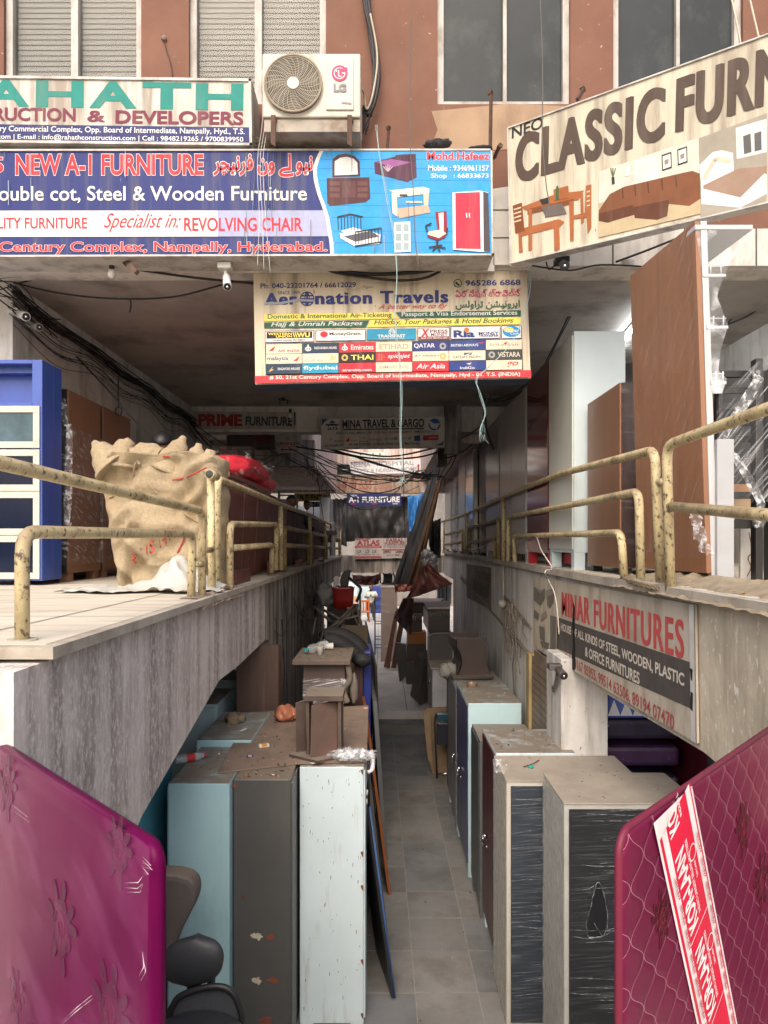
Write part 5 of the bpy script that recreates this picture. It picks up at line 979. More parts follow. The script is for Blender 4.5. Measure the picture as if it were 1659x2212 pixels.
for k, (y0, y1, z0, x0, x1) in enumerate(((7.1, 8.4, .64, -2.3, -1.36), (8.3, 9.2, .58, -2.1, -1.42))):
    g = G(); n = 26; rg = []
    for i in range(15):
        q = i / 14; yy = y0 + (y1 - y0) * q; sq = max(.25, math.sin(math.pi * min(max(q, .04), .96)) ** .3); ring = []
        for j in range(n):
            a = 2 * math.pi * j / n; ca, sa = math.cos(a), math.sin(a); p = Vector(((x0 + x1) / 2 + (x1 - x0) / 2 * abs(ca) ** .5 * (1 if ca > 0 else -1), yy, z0 + .14 + .14 * sq * abs(sa) ** .7 * (1 if sa > 0 else -1)))
            ring.append(p + Vector((1, .3, 1)) * .025 * noise.noise(p * 6))
        rg.append(ring)
    g.loft(rg, redc); q_ = part('quilt', g, bed)
g = G()
for i in range(9): y = 7.2 + i * .12; g.box(-1.356, -1.352, y, y + .05, .72, .735, blackm)
for x in (-2.1, -1.9, -1.65): g.mesh([(x + vx * .13, 7.09, .72 + vy * .13) for vx, vy in glyphs('*', .02)[0]], glyphs('*', .02)[1], wht)
part('print', g, bed)
g = G(); g.box(-2.34, -1.33, 7.06, 8.5, .645, .95, film_mat('clear_bag', 8, (1, 1, 1), (0, 0, 0), .58, .75, .45, .01)); part('plastic_bag', g, bed)
# white flex along the right edge, rope at the posts
one('cable', 'thin white flex looping along the right railing and down over the banner', 'cable', lambda g: g.tube(catmull([R_(940, 1172), R_(980, 1176), R_(1012, 1186), R_(1040, 1182), R_(1063, 1168), R_(1085, 1178), R_(1110, 1176), P(1152, 1156, 7.6), P(1170, 1190, 7.0), P(1192, 1226, 6.7), P(1180, 1232, 6.6), P(1178, 1240, 6.6), P(1184, 1252, 6.8), P(1200, 1290, 6.6), P(1208, 1370, 6.5)], 8), .006, M('white_flex', (.6, .56, .5), .6), 6))
def rope(g):
    base_ = catmull([P(1342, 1250, 4.8), P(1384, 1262, 4.3), P(1430, 1272, 4.05), P(1470, 1275, 3.9), P(1530, 1272, 3.8), P(1570, 1268, 3.8)], 10); rp = M('coir_rope', (.24, .18, .11), .95, .25, 30)
    for k in range(3): g.tube([p + Vector((0, math.cos(i * .9 + k * 2.1) * .01, math.sin(i * .9 + k * 2.1) * .01)) for i, p in enumerate(base_)], .009, rp, 6)
one('rope', 'brown twisted rope lying round the feet of the right posts', 'rope', rope)
def leaves(g):
    rnd = random.Random(5)
    for _ in range(130):
        a = Vector((rnd.gauss(1.85, .14), rnd.uniform(3.3, 4.3), ZR + .004 + rnd.random() * .012)); s_ = rnd.uniform(.008, .024); an = rnd.random() * 6.3; u = Vector((math.cos(an), math.sin(an), rnd.uniform(-.3, .3))) * s_; w = Vector((-math.sin(an), math.cos(an), rnd.uniform(-.3, .3))) * s_ * .5
        g.face([a - u, a + w, a + u, a - w], rnd.choice((M_leaf1, M_leaf2, M_leaf3)))
M_leaf1, M_leaf2, M_leaf3 = M('dry_leaf', (.25, .1, .04), .9), M('dry_leaf', (.32, .2, .09), .9), M('dry_leaf', (.2, .2, .06), .9)
single('leaf_litter', (lambda g: (leaves(g), g)[1])(G()), 'dry fallen leaves scattered on the right walkway edge by the posts', 'leaf litter', kind='stuff')
def soil(g): g.sheet(90, 22, lambda u, v: Vector((XR - .07 + .7 * v - .02 * noise.noise(Vector((u * 22, 3, 1))), 2.75 + 2.1 * u, ZR + (-.05 * (1 - v / .14) if v < .14 else .006 + .035 * (1 - abs(2 * v - 1.1))) + (.012 if v < .1 else .03) * noise.noise(Vector((u * 24, v * 9, 0))))), M('caked_dirt', (.27, .22, .15), .95, .2, 8, bump=.5))
single('caked_dirt', (lambda g: (soil(g), g)[1])(G()), 'brown caked dirt along the edge of the right walkway', 'dirt', kind='stuff')
# people on the left walkway
def skinmesh(name, verts, edges, radii, m, parent, sub=2, root=0):
    me = bpy.data.meshes.new(name); b0 = BASE[parent]; me.from_pydata([Vector(v) - b0 for v in verts], edges, []); o = link(name, me, parent, b0); me.materials.append(m)
    o.modifiers.new('skin', 'SKIN'); me.skin_vertices[0].data
    for i, r_ in enumerate(radii): me.skin_vertices[0].data[i].radius = (r_, r_) if not isinstance(r_, tuple) else r_; me.skin_vertices[0].data[i].use_root = (i == root)
    s_ = o.modifiers.new('sub', 'SUBSURF'); s_.levels = sub; s_.render_levels = sub; o.modifiers['skin'].use_smooth_shade = True; return o
skin = M('brown_skin', (.2, .1, .06), .55, .08, 6); hairm = M('black_hair', (.012, .011, .012), .5, .3, 20)
def head(parent, c, s, face=Vector((0, -1, 0)), tilt=0, hair=True, bald=False, hm=None, skin_=None):
    """head with nose, eyes, mouth, ears, looking along face"""
    sk = skin_ or skin; f = Vector(face).normalized(); up = Vector((0, 0, 1)); r_ = f.cross(up).normalized(); up = r_.cross(f).normalized(); Rm = Matrix.Rotation(tilt, 3, r_); f = Rm @ f; up = Rm @ up; c = Vector(c)
    q = lambda a, b, d: c + (r_ * a + f * b + up * d) * s
    g = G()
    rg = []
    for zz, w, fr, bk in ((-1.15, .3, .45, .1), (-1.0, .5, .78, .2), (-.7, .66, .9, .5), (-.3, .78, .92, .8), (.1, .84, .93, .98), (.45, .82, .92, 1.02), (.75, .68, .76, .9), (.95, .42, .45, .6), (1.05, .1, .1, .15)): rg.append([q(w * math.cos(a), (fr if math.sin(a) > 0 else bk) * math.sin(a), zz) for a in (j * math.pi / 8 for j in range(16))])
    g.loft(rg, sk); g.loft([[q(x, y, z) for x, y, z in ((-.05, .9, .15), (.05, .9, .15), (.06, .93, .1), (-.06, .93, .1))], [q(x, y, z) for x, y, z in ((-.16, .9, -.3), (.16, .9, -.3), (.1, 1.18, -.26), (-.1, 1.18, -.26))]], sk)
    for e in (-1, 1): g.ball(q(e * .85, 0, -.05), .2 * s, sk, (.5, .9, 1.3), 2)
    part('head', g, parent)
    g = G()
    for e in (-1, 1): g.ball(q(e * .32, .86, .08), .1 * s, hm or hairm, (1.2, .6, .6), 2); g.ball(q(e * .33, .9, .3), .09 * s, hairm, (2.4, .6, .5), 2)
    g.ball(q(0, .9, -.6), .09 * s, M('lips', (.16, .06, .05), .5), (2.6, .5, .6), 2); part('features', g, parent)
    if hair:
        g = G(); rg = []
        for zz, w, fr, bk in (((-.5, .7, -.2, .85), (-.1, .86, -.05, 1.02), (.3, .93, .3, 1.1), (.6, .86, .92, 1.08), (.9, .62, .8, .88), (1.12, .3, .35, .45), (1.17, .05, .05, .08)) if not bald else ((-.5, .72, -.3, .8), (-.1, .89, -.2, 1.0), (.15, .9, -.25, 1.05), (.35, .86, -.45, 1.04))):
            rg.append([q(w * math.cos(a), (fr if math.sin(a) > 0 else bk) * math.sin(a) + .04 * noise.noise(Vector((a * 3, zz * 4, 1))), zz) for a in (j * math.pi / 10 for j in range(20))])
        g.loft(rg, hm or hairm); part('hair', g, parent)
# seated man behind the sack: mostly hidden, bent head with black hair
c = P(352, 962, 6.6)
t = thing('person', 'dark haired person in a dull red shirt bending down behind the jute sack', 'person', (c.x, 6.7, ZL))
skinmesh('body', [(c.x, 6.9, .05), (c.x, 6.85, .3), (c.x, 6.75, .52), (c.x, 6.68, .66), (c.x, 6.63, .78), (c.x - .2, 6.78, .55), (c.x - .27, 6.7, .28), (c.x - .15, 6.5, .1), (c.x + .2, 6.78, .55), (c.x + .27, 6.7, .28), (c.x + .15, 6.5, .1), (c.x - .12, 6.65, 0), (c.x - .15, 6.45, -.05), (c.x - .15, 6.5, ZL + .04), (c.x + .12, 6.65, 0), (c.x + .15, 6.45, -.05), (c.x + .15, 6.5, ZL + .04)], [(0, 1), (1, 2), (2, 3), (3, 4), (2, 5), (5, 6), (6, 7), (2, 8), (8, 9), (9, 10), (0, 11), (11, 12), (12, 13), (0, 14), (14, 15), (15, 16)], [.15, .16, .16, .06, .055, .065, .045, .035, .065, .045, .035, .09, .06, .04, .09, .06, .04], M('dull_red_shirt', (.16, .03, .03), .85), t)
head(t, (c.x, 6.58, c.z), .105, (.25, -1, 0), -.75)
c = P(630, 1084, 12.0)
t = thing('person', 'dark haired person looking over the far left railing under the yellow sign', 'person', (c.x, 12.1, ZL))
skinmesh('body', [(c.x, 12.15, .1), (c.x, 12.15, .3), (c.x, 12.12, .48), (c.x, 12.1, .58), (c.x - .18, 12.12, .46), (c.x - .25, 12.0, .2), (c.x + .18, 12.12, .46), (c.x + .28, 11.95, .25), (c.x + .4, 11.8, .2), (c.x - .1, 12.15, -.1), (c.x - .1, 12.15, ZL + .05), (c.x + .1, 12.15, -.1), (c.x + .1, 12.15, ZL + .05)], [(0, 1), (1, 2), (2, 3), (2, 4), (4, 5), (2, 6), (6, 7), (7, 8), (0, 9), (9, 10), (0, 11), (11, 12)], [.14, .15, .14, .05, .055, .04, .055, .04, .035, .08, .05, .08, .05], M('dark_shirt', (.03, .03, .04), .85), t)
head(t, c, .1, (.4, -1, 0), -.15)

def mortar(g):
    g.sheet(46, 12, lambda u, v: Vector((XL + .055 - .16 * v + .02 * noise.noise(Vector((u * 20, v * 6, 2))), 4.55 + 1.3 * u, ZL - .07 * (1 - v / .3) * (v < .3) + .004 + .03 * abs(noise.noise(Vector((u * 16, v * 8, 7)))) * math.sin(math.pi * u) + .02 * noise.noise(Vector((u * 30, v * 9, 4))) * (v < .5))), M('broken_mortar', (.25, .19, .15), .95, .25, 12, bump=.6))
single('broken_mortar', (lambda g: (mortar(g), g)[1])(G()), 'broken brown mortar crumbling round the feet of the left posts', 'mortar', kind='stuff')
# ---------------------------------------------------------------- mattresses in front
def mattress(name, label, far, near, ztop, zbot, m, thick=.13, rnd=.07, reach=0):
    """standing mattress from its near free corner back to the far end; local x runs from the near corner, z up"""
    near, far = Vector(near), Vector(far); d = (far - near); d.z = 0; L_ = d.length + reach; d.normalize(); n = Vector((-d.y, d.x, 0))
    if n.y > 0: n = -n                      # n looks to the camera
    t = thing(name, label, 'mattress', (near.x, near.y, zbot))
    H = ztop - zbot; g = G(); base = Vector((near.x, near.y, zbot)); pts = [Vector((0, 0)), Vector((L_, 0)), Vector((L_, H))]
    for k in range(7): a = math.pi / 2 * k / 6; pts.append(Vector((rnd - rnd * math.sin(a), H - rnd + rnd * math.cos(a))))
    P3 = lambda u, v, w: base + d * u + Vector((0, 0, v)) + n * w
    # padded face: bulging ring by ring towards the middle
    cen = Vector((L_ / 2, H / 2)); rings = []
    for k_, lift in ((.97, -thick), (.99, -thick * .85), (1, -thick * .5), (.993, -thick * .12), (.98, 0), (.9, .004), (.6, .006), (.3, .006)):
        rings.append([P3(*(cen + (p - cen) * k_), lift) for p in pts])
    g.loft(rings, m); return t, g, P3, d, n, L_, H
film_gloss = lambda nm, c, c2: M(nm, c, .32, .1, 1.3, col2=c2, spec=.08, bump=.06)
pur = film_gloss('magenta_mattress_cloth', (.075, .0006, .034), (.115, .002, .05))
A = P(365, 1822, 1.58); Bf = P(0, 1583, 2.45); zt = -.665
t, g, P3, d, n, L_, H = mattress('mattress', 'magenta flowered mattress in glossy plastic standing at the lower left', (-1.36, 2.42, 0), (-.508, 1.55, 0), zt, -2.1, pur, .042, .05, .25)
part('mattress_body', g, t)
g = G(); FK = lambda n_, c_: M(n_, c_, .35, .05, 6, spec=.2); dkp = FK('plum_print', (.052, .0006, .027)); tanp = FK('tan_print', (.11, .02, .04)); lil = FK('petal_print', (.085, .0015, .039))
FLN = [0]
def flower(u, v, s_, lift=.0064, fade=0):
    def el(cu, cv, a, b, rot, m, l, solid=True):
        pp = [(cu + a * math.cos(q) * math.cos(rot) - b * math.sin(q) * math.sin(rot), cv + a * math.cos(q) * math.sin(rot) + b * math.sin(q) * math.cos(rot)) for q in (j * 2 * math.pi / 16 for j in range(16))]
        FLN[0] = (FLN[0] + 1) % 60; l = lift + .00003 * FLN[0]
        if solid: g.face([P3(x, y, l) for x, y in pp], m)
        else: g.tube([P3(x, y, l) for x, y in pp + pp[:1]], .0006, m, 4)
    for k in range(7): a = k * .9; el(u + .5 * s_ * math.cos(a) * .8, v + .55 * s_ * math.sin(a), .36 * s_, .3 * s_, a, dkp, lift); el(u + .5 * s_ * math.cos(a) * .8, v + .55 * s_ * math.sin(a), .37 * s_, .31 * s_, a, tanp, lift, False)
    el(u, v, .5 * s_, .6 * s_, 0, lil, lift)
    g.tube([P3(u + s_ * .45 * (1 - q) * math.cos(q * 11), v + s_ * .55 * (1 - q) * math.sin(q * 11), lift + .0022) for q in (j / 26 for j in range(26))], .0008, tanp, 4)
    for a, r_ in ((1.1, 1.05), (1.75, 1.15), (2.4, 1.0), (-1.0, 1.05), (-1.7, 1.15), (2.9, .95), (.3, .95)): el(u + s_ * r_ * math.cos(a), v + s_ * r_ * math.sin(a), .32 * s_, .17 * s_, a, dkp, lift); el(u + s_ * r_ * math.cos(a), v + s_ * r_ * math.sin(a), .32 * s_, .17 * s_, a, tanp, lift, False)
pn = (n.dot(Vector((-.508, 1.55, 0))), n)
def on_m(px, py):
    r_ = P(px, py, 1); q = r_ * (pn[0] / n.dot(r_)); w = q - Vector((-.508, 1.55, 0)); return w.x * d.x + w.y * d.y, q.z + 2.1
for px, py, s_ in ((262, 1836, .06), (138, 2000, .09), (20, 1700, .075), (246, 2190, .09), (40, 2150, .06)): u, v = on_m(px, py); g = G(); flower(u, v, s_); part('flower_print', g, t)
g = G(); rings = []
for i in range(30): 
    pass
g.sheet(60, 40, lambda u, v: P3(-.012 + u * (L_ + .01), .05 + v * (H - .045), .013 + .007 * noise.noise(Vector((u * 5 + v * 3, v * 7, 2))) + .003 * noise.noise(Vector((u * 16 - v * 9, v * 14 + u * 8, 2)))), film_mat('pink_sheen_film', 3.5, (1, 1, 2.4), (0, math.radians(-35), 0), .44, .72, .2, .02, (.45, .12, .32), .14)); part('plastic_film', g, t)  # streaky sheen of the film painted in as pink
wf = film_mat('crease_glint', 9, (1, 1, 4), (0, 0, 0), .4, .6, .7, .12, (.85, .75, .82), .15); rj = random.Random(17)  # pale lines painting the glints along the film creases
for bx, by, n_, dx, dy in ((345, 1862, 3, 26, 6), (318, 1902, 3, 60, 4), (180, 2170, 2, 70, -60), (330, 2080, 2, 24, -40), (60, 1745, 2, 40, 30)):
    g = G()
    for k_ in range(n_):
        x_, y_ = bx + rj.uniform(-6, 6), by + k_ * 11 + rj.uniform(-3, 3); u, v = on_m(x_ + dx / 2, y_ + dy / 2); u2, v2 = on_m(x_ - dx / 2, y_ - dy / 2 + rj.uniform(-3, 3)); g.tube([P3(max(.008, u), v, .019), P3((u + u2) / 2, (v + v2) / 2 + .002, .02), P3(max(.01, u2), v2, .019)], 0, wf, 4, True, [.0002, rj.uniform(.0006, .0013), .0002])
    part('glinting_crease', g, t)
# right mattress with quilting and printed tape
def quilt_mat(name, c1, c2, thread):
    m = M(name, c1, .45, .1, 1.2, col2=c2, coat=.05, spec=.3); nt = m.node_tree; N = nt.nodes; L = nt.links; b = N['Principled BSDF']; src = b.inputs['Base Color'].links[0].from_socket
    uv = N.new('ShaderNodeUVMap'); sp = N.new('ShaderNodeSeparateXYZ'); L.new(uv.outputs[0], sp.inputs[0])
    def mth(op, a, b_=0):
        x = N.new('ShaderNodeMath'); x.operation = op
        for k, v in ((0, a), (1, b_)):
            if hasattr(v, 'links'): L.new(v, x.inputs[k])
            else: x.inputs[k].default_value = v
        return x.outputs[0]
    su = mth('MULTIPLY', sp.outputs[0], 1 / .13); sn = mth('MULTIPLY', mth('SINE', mth('MULTIPLY', sp.outputs[1], 2 * math.pi / .118)), .235)
    fam = lambda sh, k: mth('ABSOLUTE', mth('SUBTRACT', mth('FRACT', mth('ADD', mth('ADD', su, sh), mth('MULTIPLY', sn, k))), .5))
    dist = mth('MINIMUM', fam(20.0, 1), fam(20.5, -1))
    line = mth('LESS_THAN', dist, .008); mx = N.new('ShaderNodeMix'); mx.data_type = 'RGBA'; L.new(mth('MULTIPLY', line, .75), mx.inputs[0]); L.new(src, mx.inputs[6]); mx.inputs[7].default_value = (*thread, 1); L.new(mx.outputs[2], b.inputs['Base Color'])
    r = N.new('ShaderNodeMapRange'); r.inputs[1].default_value = 0; r.inputs[2].default_value = .16; L.new(dist, r.inputs[0]); bp = N.new('ShaderNodeBump'); bp.inputs['Strength'].default_value = .35; bp.inputs['Distance'].default_value = .006; L.new(r.outputs[0], bp.inputs['Height']); L.new(bp.outputs[0], b.inputs['Normal']); return m
qm = quilt_mat('quilted_crimson_cloth', (.1, .0012, .03), (.15, .003, .036), (.45, .22, .27))
t, g, P3, d, n, L_, H = mattress('mattress', 'crimson quilted mattress with a red and white printed tape standing at the lower right', (1.352, 2.455, 0), (.523, 1.555, 0), zt + .022, -2.1, qm, .03, .05, .3)
o = part('mattress_body', g, t); uvl = o.data.uv_layers.new(name='quilt')
for lp in o.data.loops:
    co = o.data.vertices[lp.vertex_index].co; uvl.data[lp.index].uv = (co.x * d.x + co.y * d.y, co.z)
g = G(); pip = M('crimson_piping', (.14, .006, .03), .6); pts = [P3(0, 0, 0)] + [P3(0, H - .05, 0)] + [P3(.05 - .05 * math.cos(a), H - .05 + .05 * math.sin(a), 0) for a in (math.pi / 2 * k / 6 for k in range(7))] + [P3(L_, H, 0)]; g.tube([p - n * .012 for p in pts], .009, pip, 8); part('piping', g, t)
orig = Vector((.523, 1.555, 0)); off = n * .009
tape_c = C(.62, .012, .05, .35)
S = Sign.__new__(Sign); S.cv = z4; S.lift = .0; S.n = n; S.p0 = orig + off; S.g = {}; S.t = t
a0 = S.hit(*z4(1364, 1659)); a1 = S.hit(*z4(1088, 300)); S.o = a0; S.eu = (a1 - a0).normalized(); S.ev = S.eu.cross(n).normalized()
if S.ev.x < 0: S.ev = -S.ev
fr = lambda x, y: S.uv(x, y)
Wt = fr(1475, 1659)[1] - 0; lenT = (a1 - a0).length
def uvrect(u0, v0, u1, v1, m, k): S.lift += .00015; S.layer(k).face([S.pt(u, v, S.lift) for u, v in ((u0, v0), (u1, v0), (u1, v1), (u0, v1))], m)
vl, vr = S.uv(1240, 1659)[1], S.uv(1478, 1659)[1]
lo = -.15; hi = S.uv(1103, 325)[0]
hi -= .012; hs = (S.uv(1175, 262)[0] - S.uv(1003, 372)[0]) / 2; top_pts = [S.pt(lo, vl, .0002), S.pt(lo, vr, .0002), S.pt(hi + hs, vr, .0002), S.pt(hi - hs, vl, .0002)]; hi -= .02
S.layer('printed_tape').face(top_pts, C(.75, .7, .7, .35)); S.lift = .001
Wd = vr - vl; uvrect(lo, vl + Wd * .045, hi, vl + Wd * .955, tape_c, 'printed_tape'); uvrect(lo, vl + Wd * .1, hi, vl + Wd * .22, C(.75, .7, .7, .35), 'printed_tape'); uvrect(lo, vl + Wd * .8, hi, vl + Wd * .92, C(.75, .7, .7, .35), 'printed_tape')
def ut(body, u0, u1, vc, h, m, bold=0, sh=0):
    V, Fs = glyphs(body, bold, sh, 2); ax, bx = min(v[0] for v in V), max(v[0] for v in V); ay, by = min(v[1] for v in V), max(v[1] for v in V); S.lift += .0002
    S.layer('lettering').mesh([S.pt(u0 + (x - ax) / (bx - ax) * (u1 - u0), vc + h / 2 - (y - ay) / (by - ay) * h, S.lift) for x, y in V], Fs, m)
uk = lambda x, y: S.uv(x, y)[0]
wt_ = C(.78, .74, .74, .35); per = uk(1185, 1150) - uk(1255, 1690) if False else (uk(1210, 1155) - uk(1310, 1640)) * .98
s0_, s1_ = uk(1208, 1125), uk(1105, 525); starts = [s0_, s1_, s0_ - (s1_ - s0_) * .98]
for s_ in starts:
    e = .93 * abs(uk(1208, 1125) - uk(1125, 610)); 
    for body, u0, u1, vc, h, bo in (('KOR-LAAN', s_, s_ + e, vl + Wd * .39, Wd * .27, .03), ("INDIA'S LARGEST SELLING MATTRESS", s_ + .01, s_ + e, vl + Wd * .585, Wd * .06, .02), ('Quality Certified', s_ + e * .42, s_ + e * .63, vl + Wd * .7, Wd * .06, .02)):
        if u0 > hi: continue
        if u1 > hi: n_ = int(len(body) * (hi + .034 - u0) / (u1 - u0)); u1 = u0 + (u1 - u0) * n_ / len(body); body = body[:n_].strip(' -')
        if body: ut(body, u0, u1, vc, h, wt_, bo)
    if s_ + e > hi: continue
    S.lift += .0002
    cc = (s_ + e * .75, vl + Wd * .69)
    for k in range(18):
        a, b = k * 2 * math.pi / 18, (k + 1) * 2 * math.pi / 18; S.layer('lettering').face([S.pt(cc[0] + r_ * math.cos(q), cc[1] + r_ * math.sin(q), S.lift) for r_, q in ((Wd * .1, a), (Wd * .1, b), (Wd * .085, b), (Wd * .085, a))], wt_)
    uvrect(s_ - .022, vl + Wd * .2, s_ - .019, vl + Wd * .8, wt_, 'printed_tape')
for k in range(-1, 9):
    u0 = lo + .02 + k * .085
    if u0 + .07 < hi:
        for vc in (.16, .86): ut('KOR-LAAN', u0, u0 + .066, vl + Wd * vc, Wd * .075, C(.5, .02, .05, .35), .03, .2)
S.done()
g = G(); dkp, tanp, lil = FK('wine_print', (.05, .001, .012)), FK('rose_print', (.14, .02, .03)), FK('petal_print', (.085, .003, .02))
pn = (n.dot(orig), n)
def on_r(px, py): r_ = P(px, py, 1); q = r_ * (pn[0] / n.dot(r_)); w = q - orig; return w.x * d.x + w.y * d.y, q.z + 2.1
for px, py, s_ in ((1640, 1905, .07), (1425, 1980, .05), (1600, 1790, .06)): u, v = on_r(px, py); g = G(); flower(u, v, s_); part('flower_print', g, t)

# ---------------------------------------------------------------- lower level, left row of cabinets
LG = 'steel cabinets standing in the lower left row'
zt = -1.67
lit = random.Random(11)
def debris(g, x0, x1, y0, y1, z, n, big=.02):
    cs = [M_leaf1, M_leaf2, M('paper_scrap', (.55, .52, .47), .8), M('dark_crumb', (.05, .04, .03), .9)]
    for _ in range(n):
        a = Vector((lit.uniform(x0, x1), lit.uniform(y0, y1), z + .003)); an = lit.random() * 6.3; s_ = lit.uniform(.2, 1) ** 2 * big; u = Vector((math.cos(an), math.sin(an), lit.uniform(-.1, .4))) * s_; w = Vector((-math.sin(an), math.cos(an), 0)) * s_ * lit.uniform(.2, .7)
        g.prism([a - u, a + w, a + u, a - w], (0, 0, .002), cs[lit.choice((0, 0, 1, 2, 3, 3, 3))])
almirah('steel_cabinet', 'light blue steel cabinet at the front left, its flat side to the viewer', -1.5, -1.075, 4.9, 5.78, ZF, zt, skyblue, 'x-', .02, False, 0, group=LG)
almirah('steel_cabinet', 'light blue cabinet just behind the front blue one, topped with a crumpled paper bag', -1.55, -1.1, 5.83, 6.78, ZF, -1.63, skyblue, 'x-', .05, False, 0, group=LG)
almirah('steel_cabinet', 'pale blue cabinet standing tall under the left side beam', -2.2, -1.62, 6.85, 7.6, ZF, -1.57, paleblue, 'y-', .05, False, 0, group=LG)
almirah('steel_cabinet', 'whitish blue cabinet laid behind under the beam', -2.6, -1.5, 7.7, 8.3, ZF, -1.5, paleblue, 'y-', .05, False, 0, group=LG)
almirah('steel_cabinet', 'narrow turquoise cabinet in the shade between the beam and the light blue cabinet', -2.1, -1.62, 4.7, 5.4, ZF, -1.62, M('turquoise_enamel', (.08, .28, .36), .4, dust=.8), 'y-', .05, False, 0, group=LG)
t = almirah('steel_cabinet', 'charcoal grey steel cabinet with rust chips between the light blue and the white ones', -1.065, -.665, 4.98, 5.7, ZF, zt, greyen, 'x+', .03, False, 0, group=LG)
def chips(parent, face_y, spots_, m1=None):
    g = G(); rm = M('rust_chip', (.2, .05, .03), .9, .3, 20); pm = M('paper_remnant', (.45, .4, .32), .9, .2, 20)
    for i, (px, py, s_, mm) in enumerate(spots_):
        c = P(px, py, face_y - .002); pp = [c + Vector((math.cos(a) * s_ * (1 + 1.2 * noise.noise(Vector((math.cos(a) * 1.6, math.sin(a) * 1.6 + i * 3, 0)))) * 1.4, 0, math.sin(a) * s_ * (1 + 1.2 * noise.noise(Vector((math.cos(a) * 1.9, math.sin(a) * 1.9 + i * 3, 4)))))) for a in (j * 2 * math.pi / 24 for j in range(24))]; g.prism(pp, (0, .0015, 0), pm if mm else rm)
    part('rust_chip', g, parent)
chips(t, 4.98, ((508, 1697, .015, 0), (525, 1938, .01, 0), (556, 2022, .024, 1), (584, 2025, .02, 0), (556, 2118, .022, 1), (588, 2117, .022, 0), (575, 2208, .03, 0)))
t = almirah('steel_cabinet', 'scuffed white steel cabinet at the front beside the walking gap', -.635, -.16, 5.27, 5.75, ZF, -1.672, whiteen, 'x+', .02, False, 0, group=LG)
g = G(); rm = M('rust_streak', (.13, .05, .025), .9, .3, 20); rnd = random.Random(8)
for _ in range(60):
    s_ = rnd.random(); c = Vector((rnd.uniform(-.62, -.175), 5.268, -1.7 - 1.85 * rnd.random() ** 1.5)); a = rnd.uniform(.002, .006); h = rnd.uniform(.006, .028); g.prism([c, c + Vector((a, 0, 0)), c + Vector((a * .6, 0, -h)), c + Vector((0, 0, -h))], (0, .0015, 0), rm)
for z in (-1.69, -2.3, -2.55, -3.1, -3.5): c = Vector((-.163, 5.268, z)); g.prism([c, c - Vector((.02, 0, .004)), c - Vector((.012, 0, .03)), c - Vector((0, 0, .045))], (0, .0015, 0), rm)
for px, py, s_ in ((864 * .33358 + 608.7 - 204, 1757, .012),): pass
part('rust_chip', g, t)
one('low_cabinet', 'dark brown cabinet body under the plywood sheet, behind the white cabinet', 'cabinet', lambda g: [g.box(-1.06, -.2, 5.8, 7.05, ZF, zt - .004, darkbrown, .004), g.box(-.21, -.185, 5.9, 6.4, ZF + .1, zt - .06, M('dark_drawer', (.06, .045, .04), .5)), g.box(-.21, -.185, 6.45, 7.0, ZF + .1, zt - .06, M('dark_drawer', (.05, .04, .036), .5))])
def ply(g): 
    q = [PZ(470, 1673, zt), PZ(650, 1652, zt), PZ(792, 1648, zt), PZ(796, 1527, zt), PZ(540, 1542, zt)]; g.prism([p + Vector((0, 0, .004)) for p in q], (0, 0, .014), M('dirty_plywood', (.2, .145, .11), .85, .15, 3, bump=.2, dirt=((.1, .07, .05), .4, 3, (1, 1, 1)), spots=((.4, .36, .3), .1, 24, (1, 1, 1)))); 
ply_o = one('plywood_sheet', 'dirty brown plywood sheet laid over the tops of the left cabinets', 'plywood', ply)
g = G(); debris(g, -1.25, -.3, 5.2, 6.8, zt + .018, 190, .022); debris(g, -1.4, -1.1, 4.95, 6.6, zt + .002, 60, .018); debris(g, -1.0, -.7, 5.0, 5.2, zt + .002, 40, .02); single('litter', g, 'scraps, dry leaves and crumbs strewn over the cabinet tops on the left', 'litter', kind='stuff')
one('leaning_board', 'dark brown plywood panel standing upright behind the pale blue cabinets under the beam', 'panel', lambda g: g.hexa([(-1.46, 7.0, ZF), (-1.06, 7.05, ZF), (-1.04, 7.12, ZF), (-1.44, 7.07, ZF), (-1.47, 7.0, -1.03), (-1.06, 7.05, -1.03), (-1.04, 7.12, -1.03), (-1.45, 7.07, -1.03)], M('mahogany_ply', (.075, .042, .03), .55, .2, 2, (6, 6, .4), dirt=((.15, .1, .08), .25, 4, (3, 3, .3))), .003))
# small broken cabinet on top
t = thing('small_cabinet', 'small broken brown cabinet box standing on the plywood sheet', 'cabinet', P(700, 1635, 5.5)); Y = 5.5; db = darkbrown
zb = zt + .018
X = lambda px: (px - CX) / F * Y
g = G(); g.prism([(X(626), 5.45, zb), (X(692), 5.28, zb), (X(738), 5.42, zb), (X(738), 5.75, zb), (X(640), 5.75, zb)], (0, 0, .02), db); part('base_board', g, t)
g = G(); g.box(X(660), X(742), 5.42, 5.75, zb + .43, zb + .475, db, .004); part('top_board', g, t)
g = G(); g.hexa([(X(664), 5.44, zb + .02), (X(671), 5.44, zb + .02), (X(671), 5.74, zb + .02), (X(664), 5.74, zb + .02), (X(662), 5.44, zb + .43), (X(669), 5.44, zb + .43), (X(669), 5.74, zb + .43), (X(662), 5.74, zb + .43)], db, .002); g.box(X(731), X(738), 5.44, 5.74, zb + .02, zb + .43, db, .002); part('side_panel', g, t)
